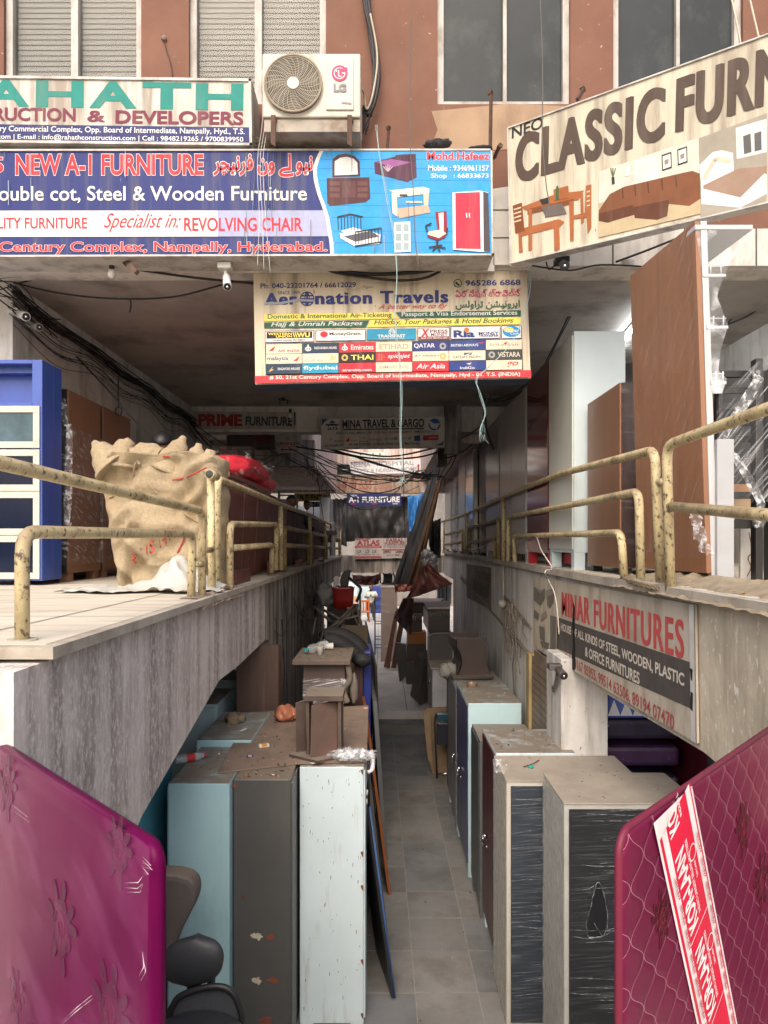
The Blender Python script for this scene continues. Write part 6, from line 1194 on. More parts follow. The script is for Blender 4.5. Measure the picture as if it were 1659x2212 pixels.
g = G(); g.hexa([(X(674), 5.36, zb + .02), (X(730), 5.45, zb + .02), (X(730), 5.465, zb + .02), (X(674), 5.375, zb + .02), (X(675), 5.42, zb + .4), (X(730), 5.5, zb + .42), (X(730), 5.515, zb + .42), (X(675), 5.435, zb + .4)], M('worn_red_brown', (.095, .055, .042), .7, .25, 4, dirt=((.15, .06, .04), .35, 3, (1, 1, 1)), spots=((.4, .37, .33), .1, 30, (1, 1, 1))), .002); part('loose_door', g, t)
g = G(); g.hexa([(X(640), 5.5, zb + .02), (X(660), 5.53, zb + .02), (X(660), 5.55, zb + .02), (X(640), 5.52, zb + .02), (X(638), 5.5, zb + .4), (X(660), 5.53, zb + .42), (X(660), 5.55, zb + .42), (X(638), 5.52, zb + .4)], db, .002); part('back_panel', g, t)
def crumple(name, label, cat, px, py, z, r, m, sc_=(1, 1, .6), seed=0, n=5, rough=.6):
    c = PZ(px, py, z); rnd = random.Random(seed)
    def f(g):
        for i in range(n): g.ball((c.x + rnd.uniform(-1, 1) * r * .7, c.y + rnd.uniform(-1, 1) * r * .6, c.z + r * sc_[2] * (.45 + .3 * rnd.random())), r * rnd.uniform(.5, .9), m, sc_, 3, rough, 3.5, seed + i)
    return one(name, label, cat, f)
crumple('plastic_bag', 'crumpled translucent orange brown plastic bag on the plywood sheet', 'plastic bag', 618, 1556, zt + .018, .1, M('amber_bag', (.42, .16, .09), .25, .15, 8, coat=.4), (1, 1, .9), 2)
crumple('paper_bag', 'crumpled brown paper bag on the light blue cabinet', 'paper bag', 512, 1560, -1.63, .07, M('brown_paper', (.2, .15, .09), .8, .2, 8), (1, 1, .8), 4)
def packet(px, py, z, l, w, h, m, m2, rot, name, label, cat='litter'):
    c = PZ(px, py, z); d_ = Vector((math.cos(rot), math.sin(rot), 0)); n_ = Vector((-d_.y, d_.x, 0)); g = G()
    B_ = [c - d_ * l - n_ * w, c + d_ * l - n_ * w, c + d_ * l + n_ * w, c - d_ * l + n_ * w]; g.hexa([*B_, *[p + Vector((0, 0, h)) for p in B_]], m, .002); B2 = [c - d_ * l * .5 - n_ * (w + .001), c + d_ * l * .5 - n_ * (w + .001), c + d_ * l * .5 + n_ * (w + .001), c - d_ * l * .5 + n_ * (w + .001)]; g.hexa([*[p + Vector((0, 0, h * .25)) for p in B2], *[p + Vector((0, 0, h + .001)) for p in B2]], m2); return single(name, g, label, cat)
packet(570, 1613, zt + .018, .04, .022, .022, M('white_carton', (.65, .62, .56), .6), C(.6, .25, .05), .4, 'packet', 'small white and orange packet on the plywood sheet')
packet(540, 1634, zt + .018, .025, .015, .006, C(.04, .05, .2), C(.4, .4, .45), .1, 'wrapper', 'small dark blue wrapper on the plywood sheet')
packet(790, 1530, zt + .018, .03, .02, .004, C(.6, .12, .08), C(.6, .5, .45), 2.7, 'wrapper', 'small red wrapper at the back edge of the plywood sheet')
packet(525, 1577, -1.63, .012, .04, .006, C(.6, .6, .58), C(.5, .5, .5), -.4, 'plastic_spoon', 'white plastic scrap in front of the brown paper bag')
def bottle(name, label, a, b, r, body, capm, lab=None):
    t = thing(name, label, 'bottle', (a + b) / 2 - Vector((0, 0, r))); g = G(); d_ = b - a; q = [0, .04, .1, .3, .34, .6, .64, .78, .88, .93]; R_ = [.7, 1, 1, 1, .93, .93, 1, .9, .5, .36]; g.tube([a + d_ * k for k in q], 0, body, 14, True, [r * k for k in R_]); part('body', g, t)
    g = G(); g.tube([a + d_ * .93, b], r * .42, capm, 12); part('cap', g, t)
    if lab: g = G(); g.tube([a + d_ * .36, a + d_ * .6], r * .96, lab, 14, False); part('label_band', g, t)
clearb = film_mat('clear_bottle', 8, (1, 1, 1), (0, 0, 0), .4, .7, .55, .18, (.8, .85, .85), .1)
a = PZ(378, 1652, zt); b = PZ(447, 1640, zt); up = Vector((0, 0, .035)); bottle('bottle', 'clear plastic bottle with red label and red cap lying on the light blue cabinet', a + up, b + up, .033, clearb, C(.6, .03, .05), C(.55, .05, .05))
# brown table
t = thing('side_table', 'dusty dark brown table wrapped in stringy film with rubbish on its top', 'table', PZ(700, 1520, zt)); z1 = -1.19
xs_ = [(632 - CX) / F * 7.13, (757 - CX) / F * 7.13]
tab = M('dusty_brown_table', (.12, .085, .07), .7, .18, 3, dust=.9, dustcol=(.19, .155, .125), spots=((.4, .37, .33), .08, 26, (1, 1, 1)))
g = G(); g.box(xs_[0], xs_[1], 7.1, 7.97, z1 - .045, z1, tab, .004); part('table_top', g, t)
g = G(); g.box(xs_[0] + .1, xs_[1] - .06, 7.2, 7.8, zt + .02, z1 - .046, M('table_front', (.085, .06, .052), .55, .2, 2, spots=((.4, .37, .33), .08, 26, (1, 1, 1))), .004); part('table_body', g, t)
g = G(); g.box(xs_[0] + .095, xs_[1] - .055, 7.19, 7.81, zt + .025, z1 - .2, film_mat('stringy_film', 7, (.6, 1, 16), (0, math.radians(8), 0), .5, .62, .6, .04)); part('film_wrap', g, t)
g = G(); g.tube(catmull([(xs_[1] - .03, 7.17, z1 - .05), (xs_[1] - .01, 7.15, z1 - .2), (xs_[1] - .07, 7.15, z1 - .3), (xs_[1] - .03, 7.14, zt + .05)]), .03, M('dusty_cloth', (.13, .11, .09), .9, .2, 5), 8, True); g.ball((xs_[1] - .07, 7.15, z1 - .22), .035, poly_m, (1, .8, .9), 3, .4); g.ball((xs_[1] + .03, 7.2, z1 - .3), .07, M('dusty_cloth', (.13, .11, .09), .9, .2, 5), (.6, .6, 2.2), 3, .3); part('film_knot', g, t)
g = G(); debris(g, xs_[0] + .03, xs_[1] - .03, 7.15, 7.9, z1, 60, .03); single('litter', g, 'dry scraps lying on top of the dusty brown table', 'litter', kind='stuff')
a = PZ(670, 1412, z1) + Vector((0, 0, .05)); b = PZ(705, 1402, z1) + Vector((0, 0, .05)); bottle('bottle', 'clear water bottle with teal cap lying on the brown table', b, a - (b - a) * .25, .05, clearb, C(.02, .35, .3))
def cup(px, py, lying, label):
    c = PZ(px, py, z1); g = G(); ax = Vector((.09, .02, .0)) if lying else Vector((0, 0, .085)); c += Vector((0, 0, .04)) if lying else Vector((0, 0, 0)); g.tube([c, c + ax * .95, c + ax], 0, M('paper_cup', (.62, .6, .55), .6), 14, True, [.027, .037, .039]); g.tube([c + ax, c + ax * 1.01], .033, M('cup_inside', (.35, .31, .25), .8), 14); single('paper_cup', g, label, 'cup', 'paper cups on the brown table')
cup(691, 1414, False, 'white paper cup standing on the brown table'); cup(701, 1404, True, 'white paper cup lying on its side at the mouth of the water bottle')
crumple('plastic_bag', 'clear crumpled polythene beside the small broken cabinet on the plywood edge', 'plastic bag', 765, 1640, zt + .018, .1, poly_m, (1.6, .8, .5), 14, 9, .7)
one('polythene_strip', 'twisted clear polythene strip hanging over the corner of the white cabinet', 'plastic strip', lambda g: [g.tube(catmull([P(690 + k * 2, 1645, 5.35), P(735, 1640 - k * 3, 5.4), P(775 + k, 1622 + k, 5.4), P(800 + k * 2, 1630, 5.32), P(803 + k, 1660, 5.25), P(796 - k, 1668, 5.25)]), .014, poly_m, 7) for k in range(3)])
# things leaning along the left side of the gap
def leanpanel(name, label, a0, a1, top_dx, zlo, zhi, th, m, m2=None, group=None, cat='panel', strip=None):
    """sheet standing along the gap: foot line a0-a1 (x, y), its top shifted by top_dx"""
    g = G(); (x0, y0), (x1, y1) = a0, a1
    g.hexa([(x0, y0, zlo), (x0 + th, y0, zlo), (x1 + th, y1, zlo), (x1, y1, zlo), (x0 + top_dx, y0, zhi), (x0 + top_dx + th, y0, zhi), (x1 + top_dx + th, y1, zhi), (x1 + top_dx, y1, zhi)], m, .003)
    if strip: 
        for k in (0, 1): g.tube([(x0 + th + .006, y0 + .004, zlo), (x0 + top_dx + th + .006, y0 + .004, zhi)], .008, strip, 6)
    return single(name, g, label, cat, group)
PG = 'boards leaning along the left side of the walking gap'
leanpanel('leaning_board', 'black panel with a bright blue edge leaning against the white cabinet', (.05, 5.55), (-.08, 6.2), -.2, ZF + .03, -2.05, .02, blackm, group=PG, strip=M('blue_edge', (.1, .25, .6), .3))
leanpanel('leaning_board', 'wide dark grey board leaning behind the blue edged panel', (.02, 6.0), (-.06, 7.2), -.2, ZF + .01, -1.75, .03, M('dark_grey_board', (.09, .08, .075), .6, .15, 3), group=PG)
leanpanel('leaning_board', 'reddish wooden board edge leaning behind the dark grey board', (.03, 7.22), (-.02, 7.9), -.24, ZF + .01, -1.72, .03, M('orange_wood', (.26, .08, .025), .5, .2, 3), group=PG)
leanpanel('leaning_board', 'grey cushioned panel leaning farther along the gap', (-.02, 8.0), (-.1, 9.4), -.12, ZF + .01, -1.8, .05, M('grey_padded', (.11, .115, .12), .7, .15, 3), group=PG)
leanpanel('leaning_board', 'long black edged board line running back along the left of the gap', (-.08, 9.5), (-.36, 14.8), -.06, ZF + .35, -1.66, .03, M('black_edge_board', (.035, .028, .025), .5), group=PG)
def tips(g):
    for px, py in ((789, 1686), (792, 1706), (791, 1725), (797, 1632), (786, 1763)): c = P(px, py, 5.5); g.tube([c, c - Vector((0, 0, .04))], .012, whp, 8); g.tube([c - Vector((0, 0, .04)), c - Vector((0, -.02, .4))], .009, blackm, 6)
one('table_leg_bundle', 'bundle of black metal table legs with white plastic tips beside the white cabinet', 'table legs', tips)
one('blue_board', 'royal blue board standing on edge behind the brown table', 'panel', lambda g: g.box((785 - CX) / F * 8.2, (801 - CX) / F * 8.2, 8.2, 8.9, ZF + .02, -1.28, M('deep_blue_board', (.02, .035, .22), .4), .004))
one('maroon_board', 'maroon brown board standing between the table and the blue board', 'panel', lambda g: g.box((766 - CX) / F * 8.15, (784 - CX) / F * 8.15, 8.1, 8.8, ZF + .02, -1.35, M('maroon_board', (.07, .03, .03), .5), .004))
one('plywood_board', 'olive brown board standing across behind the black bolster', 'panel', lambda g: g.box((742 - CX) / F * 9.6, (794 - CX) / F * 9.6, 9.6, 9.65, ZF + .02, (HY - 1351) / F * 9.6, M('olive_board', (.09, .065, .035), .6, .2, 3), .004))
def bolster(g):
    bl_ = M('black_cushion', (.016, .016, .018), .75, .3, 5, bump=.3)
    for dx, pts in ((0, [(700, 1372), (722, 1369), (750, 1378), (774, 1395), (786, 1415), (788, 1432)]), (1, [(702, 1380), (720, 1384), (742, 1395), (764, 1410), (775, 1425)])):
        q = catmull([P(x, y, 8.5 - dx * .15) for x, y in pts], 6); n_ = len(q); g.tube(q, 0, bl_, 14, True, [.075 + .02 * math.sin(math.pi * i / n_) for i in range(n_)])
    g.ball(P(782, 1425, 8.0), .1, bl_, (1.1, 1, .8), 3, .15)
one('bolster', 'black curved bolster cushion drooping behind the brown table', 'cushion', bolster)
t = thing('table_frame_heap', 'tangled heap of grey brown metal table frames against the left retaining wall', 'table frames', P(720, 1420, 9.5)); fm = M('dusty_metal', (.12, .1, .085), .6, .25, 6, dust=.5)
for pts, r_ in (([(690, 1382), (735, 1345), (772, 1312)], .03), ([(690, 1372), (728, 1345), (765, 1308)], .028), ([(678, 1310), (700, 1330), (722, 1348)], .028), ([(700, 1318), (735, 1338)], .025), ([(744, 1336), (736, 1368)], .028), ([(715, 1345), (775, 1330)], .02), ([(770, 1308), (780, 1350)], .03), ([(682, 1335), (676, 1370)], .025), ([(760, 1322), (772, 1345), (768, 1352)], .02), ([(700, 1350), (690, 1400)], .02)):
    g = G(); g.tube([P(x, y, 9.9 + r_ * 8 - .2 * (i % 2)) for i, (x, y) in enumerate(pts)], r_ * .8, fm, 7); part('frame_bar', g, t)
one('black_box', 'black crate shape in the shade under the red tub', 'box', lambda g: PB(g, 706, 1312, 772, 1420, 10.6, .6, M('black_crate', (.02, .018, .016), .8), .01))
# red tub and black chair
t = thing('plastic_tub', 'dark red plastic tub with two notched handles standing on the heap', 'tub', P(742, 1315, 10.5)); rp = M('red_plastic', (.22, .012, .01), .35, .12, 3); c = P(742, 1315, 10.7)
g = G(); rg = []
for z, w, dd in ((0, .138, .11), (.15, .15, .12), (.3, .162, .13), (.33, .17, .14), (.335, .155, .125), (.05, .135, .1)): rg.append([c + Vector((w * abs(math.cos(a)) ** .4 * (1 if math.cos(a) > 0 else -1), dd * abs(math.sin(a)) ** .4 * (1 if math.sin(a) > 0 else -1), z - (.05 if z > .29 and abs(abs(math.cos(a)) - .75) < .12 else 0))) for a in (j * 2 * math.pi / 32 for j in range(32))])
g.loft(rg, rp); part('tub_body', g, t); g = G(); g.box(c.x + .06, c.x + .11, c.y - .125, c.y - .12, c.z + .02, c.z + .03, wht); part('sticker', g, t)
t = thing('office_chair', 'black office chair upside down on the red tub, one arm sticking out', 'chair', P(742, 1270, 10.8)); 
g = G(); Yc = 10.9; g.prism([P(x, y, Yc) for x, y in ((736, 1270), (734, 1255), (738, 1240), (748, 1232), (756, 1232), (753, 1250), (750, 1270))], (0, .35, 0), blackm, .01); part('seat_shell', g, t)
g = G(); g.tube(bend([P(754, 1248, Yc), P(781, 1271, Yc), P(774, 1292, Yc), P(770, 1300, Yc)], .05), .022, blackm, 8); part('armrest', g, t)
g = G(); g.prism([P(x, y, 10.75) for x, y in ((720, 1250), (722, 1245), (731, 1244), (733, 1250), (732, 1268), (721, 1268))], (0, .03, 0), chrome, .005); part('chrome_plate', g, t)
crumple('plastic_bag', 'pile of clear polythene bags behind the red tub on the left', 'plastic bag', 712, 1306, -1.0, .16, M('dull_polythene', (.3, .3, .3), .4, .2, 8), (1, 1, 1.4), 21, 6)
# wires hanging on the left retaining wall
def wallwires(g):
    rnd = random.Random(6)
    for _ in range(26):
        y = rnd.uniform(7.7, 13.5); z = rnd.uniform(-1.0, -.5); x = XL + .015; l = rnd.uniform(.2, 1.3); g.tube(catmull([(x, y, z), (x + .02, y + rnd.uniform(-.1, .1), z - l * .3), (x + .01, y + rnd.uniform(-.2, .2), z - l * .7), (x + .02, y + rnd.uniform(-.2, .3), z - l)]), .006, rubber if rnd.random() < .5 else M_wire, 4)
    for _ in range(8):
        y = rnd.uniform(7.6, 12); g.tube(sag((XL + .02, y, rnd.uniform(-.7, -1.2)), (XL + .02, y + rnd.uniform(1, 3), rnd.uniform(-.7, -1.5)), .15), .006, M_wire, 4)
M_wire = M('dusty_wire', (.1, .085, .07), .9, .2, 9)
one('wall_wires', 'dusty loops of old wire hanging on the left retaining wall', 'wires', wallwires)
# chair parts at the lower left
gp = M('dusty_grey_upholstery', (.1, .085, .077), .9, .15, 4, bump=.2, dust=.5, dustcol=(.26, .2, .15))
t = thing('office_chair', 'black mesh office chair with rounded headrest beside the magenta mattress', 'chair', (-.88, 3.65, -2.77)); Yc = 3.55
hm = M('black_leatherette', (.03, .032, .038), .5, .15, 4, bump=.1)
g = G(); rg = []
for k in range(13):
    q = -1 + 2 * k / 12; hw = (1 - abs(q) ** 2.6) ** .5 * .15 + .006; c = P(415, 2079, Yc); rg.append([c + Vector((hw * math.cos(a) + .02 * q, .045 * math.sin(a) * (1 - .4 * q * q) + .02 * q * q, q * .122)) for a in (j * 2 * math.pi / 22 for j in range(22))])
g.loft(rg, hm); part('headrest', g, t)
g = G(); c = P(418, 2138, Yc); g.box(c.x - .035, c.x + .035, Yc, Yc + .03, c.z - .06, c.z + .12, blackm, .006); part('headrest_stem', g, t)
out = [(352, 2400), (364, 2210), (374, 2172), (392, 2150), (440, 2134), (480, 2132), (503, 2145), (515, 2168), (524, 2215), (528, 2400)]
g = G(); g.tube(catmull([P(x, y, Yc - .02) for x, y in out], 5), .016, blackm, 8); part('back_frame', g, t)
meshm = M('grey_mesh', (.055, .06, .07), .7, .25, 160)
g = G(); g.prism([P(x, y, Yc - .01) for x, y in out], (0, .006, 0), meshm); part('back_mesh', g, t)
g = G(); g.ball((-.9, 3.3, -2.35), .26, hm, (1, .95, .2), 3); part('seat', g, t)
g = G(); g.tube([(-.9, 3.35, -2.36), (-.9, 3.35, -2.68)], .03, blackm, 10); g.tube([(-.9, 3.35, -2.4), (-.88, 3.55, -2.42), (-.88, 3.6, -2.2)], .02, blackm, 8); part('stem', g, t)
for k in range(5): a = k * 1.2566; g = G(); e = Vector((-.9 + .28 * math.cos(a), 3.35 + .28 * math.sin(a), -2.7)); g.tube([(-.9, 3.35, -2.66), e], .022, blackm, 8); g.ball(e - Vector((0, 0, .03)), .035, blackm); part('leg', g, t)
t = thing('old_chair', 'dusty grey brown upholstered chair back with dry leaves on it, half behind the magenta mattress', 'chair', (-1.35, 4.4, -3.6)); rg = []
pr_ = [(360, 1893, 2120), (378, 1893, 2100), (395, 1897, 2070), (410, 1903, 2035), (418, 1912, 1998), (422, 1925, 1970), (423, 1938, 1955)]
g = G(); out = [(330, 1890), (380, 1893), (405, 1900), (420, 1913), (424, 1935), (418, 1960), (400, 1995), (382, 2030), (372, 2060), (330, 2080)]; g.prism([P(x, y, 4.2) for x, y in out], (0, .16, 0), gp, .03); part('padded_back', g, t)
g = G(); debris(g, P(375, 1, 4.2).x, P(408, 1, 4.2).x, 4.22, 4.34, P(375, 1897, 4.25).z, 24, .02); part('leaf_scrap', g, t)
g = G(); g.box(-1.8, -1.3, 4.2, 4.6, -3.2, -3.1, gp, .02); part('seat', g, t)
for x in (-1.78, -1.34):
    for y in (4.22, 4.56): g = G(); g.tube([(x, y, -3.6), (x, y, -3.1)], .02, blackm, 8); part('leg', g, t)
g = G(); g.tube([(-1.7, 4.3, -3.1), (-1.62, 4.3, -2.4)], .02, blackm, 8); part('back_post', g, t)

# ---------------------------------------------------------------- lower level, right row
RG = 'steel cabinets standing in the lower right row'
fog = film_mat('milky_film', 5, (.7, 1, 22), (0, math.radians(4), 0), .52, .85, .15, .012, (.75, .78, .82), .1); fold_m = film_mat('film_fold', 8, (3, 1, 8), (0, 0, 0), .42, .6, .5, .06, (.8, .82, .86), .2)
fog2 = film_mat('milky_side_film', 6, (1, 3, 1.2), (math.radians(30), 0, 0), .45, .75, .5, .2, (.78, .77, .72), .3)
topm = M('dusty_cabinet_top', (.34, .3, .25), .85, .1, 3, dirt=((.24, .2, .16), .4, 2, (1, 1, 1)), spots=((.45, .42, .37), .12, 24, (1, 1, 1)))
fr_b = M('black_charcoal_front', (.012, .013, .016), .4, .2, 3); fr_n = M('dark_blue_front', (.018, .026, .04), .4, .2, 3)
cr = M('cream_side', (.5, .47, .4), .5, .06, 3)
def wrapped(label, x0, x1, y0, y1, z1, front, side, hole=False):
    t = thing('wrapped_cabinet', label, 'cabinet', ((x0 + x1) / 2, y0, ZF), 'film wrapped cabinets at the lower right')
    g = G(); g.box(x0, x1, y0, y1, ZF, z1 - .012, side, .004); part('body', g, t)
    g = G(); g.box(x0 - .004, x1 + .004, y0 - .006, y1 + .004, z1 - .012, z1, topm, .003); part('top_panel', g, t)
    g = G(); g.box(x0 + .03, x1 - .002, y0 - .012, y0 - .001, ZF + .02, z1 - .04, front, .002); part('front_panel', g, t)
    g = G(); g.box(x0 - .006, x0 - .0045, y0, y1, ZF, z1 - .02, fog2); part('side_film', g, t)
    g = G()
    if hole:
        hx0, hx1, h0, h1 = (P(1265, 0, y0).x, P(1312, 0, y0).x, P(0, 2022, y0).z, P(0, 1905, y0).z); hp = [(.1, 0), (.75, .02), (.98, .3), (.9, .62), (.66, .95), (.5, 1), (.34, .8), (.12, .45), (0, .2)]; hpts = [Vector((hx0 + (hx1 - hx0) * u, y0 - .016, h0 + (h1 - h0) * v)) for u, v in hp]
        outer = []
        cx0, cz0 = (hx0 + hx1) / 2, (h0 + h1) / 2
        for p in hpts:
            dx, dz = p.x - cx0, p.z - cz0; s_ = min((((x1 if dx > 0 else x0 + .01) - cx0) / dx) if abs(dx) > 1e-6 else 1e9, (((z1 - .02 if dz > 0 else ZF) - cz0) / dz) if abs(dz) > 1e-6 else 1e9); outer.append(Vector((cx0 + dx * s_, y0 - .016, cz0 + dz * s_)))
        cor = [Vector((x1, y0 - .016, z1 - .02)), Vector((x0 + .01, y0 - .016, z1 - .02)), Vector((x0 + .01, y0 - .016, ZF)), Vector((x1, y0 - .016, ZF))]
        for i in range(len(hpts)): j = (i + 1) % len(hpts); g.face([hpts[i], hpts[j], outer[j], outer[i]], fog)
        ang = lambda v: math.atan2(v.z - cz0, v.x - cx0)
        for c_ in cor:
            k = min(range(len(outer)), key=lambda i: (ang(c_) - ang(outer[i])) % (2 * math.pi)); g.face([outer[k], c_, outer[(k + 1) % len(outer)]], fog)
        rj = random.Random(2); g.tube([p + Vector((rj.uniform(-.004, .004), 0, rj.uniform(-.004, .004))) for p in catmull(hpts + hpts[:1], 5)], .0011, poly_m, 4)
        for _ in range(4):
            p = rj.choice(hpts); q = p + Vector((rj.choice((-1, 1)) * rj.uniform(.05, .22), -.004, rj.uniform(-.03, .1))); g.tube(catmull([p, p.lerp(q, .5) + Vector((0, -.004, rj.uniform(-.02, .02))), q], 4), .001, fold_m, 4)
    else: g.box(x0 + .01, x1, y0 - .018, y0 - .016, ZF, z1 - .02, fog)
    rj = random.Random(int(x0 * 100))
    for _ in range(34):
        zz = z1 - .03 - (z1 - ZF) * rj.random() ** 1.7 * .9; xa = x0 + .01 + (x1 - x0) * rj.random() * .4; xb = min(x1, xa + rj.uniform(.08, .7)); sl_ = rj.uniform(-.03, .05)
        g.tube([(xa + (xb - xa) * k / 5, y0 - .0185 - .002 * rj.random(), zz + sl_ * k / 5 + rj.uniform(-.002, .002)) for k in range(6)], 0, fold_m, 4, True, [.0003] + [rj.uniform(.0005, .0012) for _ in range(4)] + [.0003])
    part('front_film', g, t); return t
wrapped('black fronted cabinet in torn cling film at the lower right, nearest one', 1.165, 2.05, 4.62, 5.22, -1.7, fr_b, M('film_grey_side', (.4, .4, .37), .5), True)
t = wrapped('dark blue fronted cabinet in cling film just behind the nearest wrapped cabinet', .905, 1.9, 5.29, 5.9, -1.78, fr_n, cr)
flap('loose_film', '', [(1072, 1640), (1076, 1655), (1080, 1668), (1090, 1650)], 5.28, .03, t, 31)
g = G(); c = PZ(1147, 1658, -1.775); g.tube([c, c + Vector((0, 0, .012))], .02, C(.02, .4, .3), 14); single('green_stopper', g, 'small green bottle cap on the dusty wrapped cabinet top', 'bottle cap')
one('twig', 'thin dry twig lying on the second wrapped cabinet top', 'twig', lambda g: g.tube(catmull([PZ(1131, 1656, -1.772), PZ(1150, 1650, -1.765), PZ(1164, 1642, -1.77)]), .004, rust, 5))
g = G(); debris(g, .95, 1.6, 6.0, 6.7, -1.77, 70, .02); debris(g, .95, 1.8, 5.35, 5.85, -1.78, 30, .012); debris(g, 1.2, 2.0, 4.65, 5.2, -1.7, 40, .01); debris(g, .95, 1.4, 7.8, 8.7, -1.72, 24, .02); single('litter', g, 'crumbs and plaster bits strewn over the right cabinet tops', 'litter', kind='stuff')
def rcab(label, x0, x1, y0, y1, z1, door, body, n, lips=True, handle=True):
    t = almirah('steel_cabinet', label, x0, x1, y0, y1, ZF, z1, body, 'x-', .12, handle, n, group=RG, doorm=door); return t
rcab('dark red doored steel cabinet with chrome handle behind the wrapped cabinets', .93, 1.6, 5.96, 6.72, -1.775, M('dark_red_door', (.06, .01, .013), .35, .1, 3), whiteen, 1)
rcab('charcoal grey steel cabinet between the dark red one and the pale blue one', .905, 1.45, 6.78, 7.4, -1.9, M('charcoal_door', (.06, .065, .068), .4), M('charcoal_body', (.11, .115, .12), .4, .1, 2, dust=.9), 0, handle=False)
rcab('pale blue steel cabinet with navy doors and chrome handles in the lower right row', .89, 1.46, 7.6, 8.75, -1.73, navy, paleblue, 1)
rcab('grey steel cabinet with a pale edge behind the navy doored one', .89, 1.5, 8.8, 9.9, -1.8, M('smoke_door', (.16, .16, .17), .35), paleblue, 0)
t = thing('curved_cabinet', 'dark brown open topped cabinet with wavy curved sides on a black board', 'cabinet', P(1010, 1465, 9.5)); Yc = 9.4; cb = M('chocolate_board', (.045, .028, .026), .5, .2, 3, dust=.6)
def wavy(x0, x1, flip): pass
outl = [(984, 1380), (1052, 1376), (1053, 1390), (1046, 1404), (1047, 1424), (1053, 1440), (1060, 1462), (986, 1464), (990, 1450), (996, 1432), (992, 1412), (984, 1398)]
g = G(); g.prism([P(x, y, Yc) for x, y in outl], (0, .03, 0), cb, .003); part('front_panel', g, t)
g = G(); g.prism([P(x, y, Yc + .75) for x, y in [(970 + (x - 984) * .93, 1366 + (y - 1376) * .9) for x, y in outl]], (0, .03, 0), cb, .003); part('back_panel', g, t)
g = G()
l0 = [(984, 1382), (984, 1398), (992, 1412), (996, 1432), (990, 1450), (986, 1463)]
for a, b in zip(l0, l0[1:]):
    A0, B0 = P(*a, Yc), P(*b, Yc); A1, B1 = P(970 + (a[0] - 984) * .93, 1366 + (a[1] - 1376) * .9, Yc + .75), P(970 + (b[0] - 984) * .93, 1366 + (b[1] - 1376) * .9, Yc + .75); g.hexa([B0, B0 + Vector((.02, 0, 0)), B1 + Vector((.02, 0, 0)), B1, A0, A0 + Vector((.02, 0, 0)), A1 + Vector((.02, 0, 0)), A1], cb)
part('curved_side', g, t)
g = G(); a = P(990, 1384, Yc); b = P(1050, 1384, Yc); g.box(a.x, b.x, Yc + .03, Yc + .75, a.z - .08, a.z - .06, topm); part('inner_shelf', g, t)
one('black_board', 'black board lying under the curved brown cabinet', 'board', lambda g: g.box(.9, 1.46, 9.1, 10.3, -1.86, -1.81, M('black_board', (.03, .026, .024), .5, dust=.8), .005) if False else g.hexa([P(978, 1470, 9.2), P(1066, 1466, 9.2), P(1060, 1452, 10.0), P(966, 1448, 10.0), P(978, 1464, 9.2), P(1066, 1460, 9.2), P(1060, 1446, 10.0), P(966, 1442, 10.0)], M('black_board', (.03, .026, .024), .5, dust=.8), .004))
one('display_stand', 'grey cabinet carrying the black board and the curved cabinet', 'cabinet', lambda g: g.box(.92, 1.5, 9.95, 10.6, ZF, -1.95, M('grey_stand', (.16, .15, .14), .6), .005))
crumple('plastic_bag', 'crumpled brownish packet on the pale blue cabinet top', 'plastic bag', 1022, 1482, -1.73, .06, M('brown_foil', (.2, .14, .1), .3, .2, 8, coat=.4), (1, 1, .8), 9)
crumple('polythene', 'dusty polythene hanging off the corner behind the navy doored cabinet', 'plastic sheet', 972, 1458, -1.8, .09, M('dusty_polythene', (.25, .24, .22), .5, .2, 8), (1, .8, 1.3), 12)
# folding chair and cartons
carton = M('brown_carton', (.24, .17, .1), .85, .12, 4, dirt=((.15, .1, .06), .3, 4, (1, 1, 1)))
t = thing('folded_carton', 'flattened brown carton leaning behind the folded steel chair', 'carton', P(950, 1670, 10.7)); g = G(); g.prism([P(x, y, 10.9) for x, y in ((918, 1531), (965, 1528), (978, 1540), (978, 1672), (935, 1676), (921, 1620))], (0, .05, 0), carton, .003); part('sheet', g, t); g = G(); g.prism([P(x, y, 10.8) for x, y in ((914, 1542), (930, 1535), (936, 1660), (924, 1640))], (0, .03, 0), carton, .003); part('flap', g, t)
t = thing('folding_chair', 'folded steel chair with teal navy padded back standing in the right row', 'chair', P(958, 1675, 10.5)); Yc = 10.4
g = G(); g.tube(bend([P(944, 1680, Yc), P(939, 1560, Yc), P(942, 1540, Yc), P(980, 1538, Yc), P(984, 1560, Yc), P(984, 1680, Yc)], .05), .016, M('dark_tube', (.06, .06, .065), .3, metal=.6), 8); g.tube([P(944, 1672, Yc), P(984, 1670, Yc)], .012, chrome, 6); part('frame', g, t)
g = G(); PB(g, 943, 1541, 983, 1559, Yc - .02, .05, M('teal_leatherette', (.02, .06, .09), .25, coat=.4), .015); part('back_pad', g, t)
g = G(); PB(g, 944, 1562, 983, 1610, Yc - .01, .05, M('navy_leatherette', (.016, .018, .03), .4), .015); part('seat_pad', g, t)
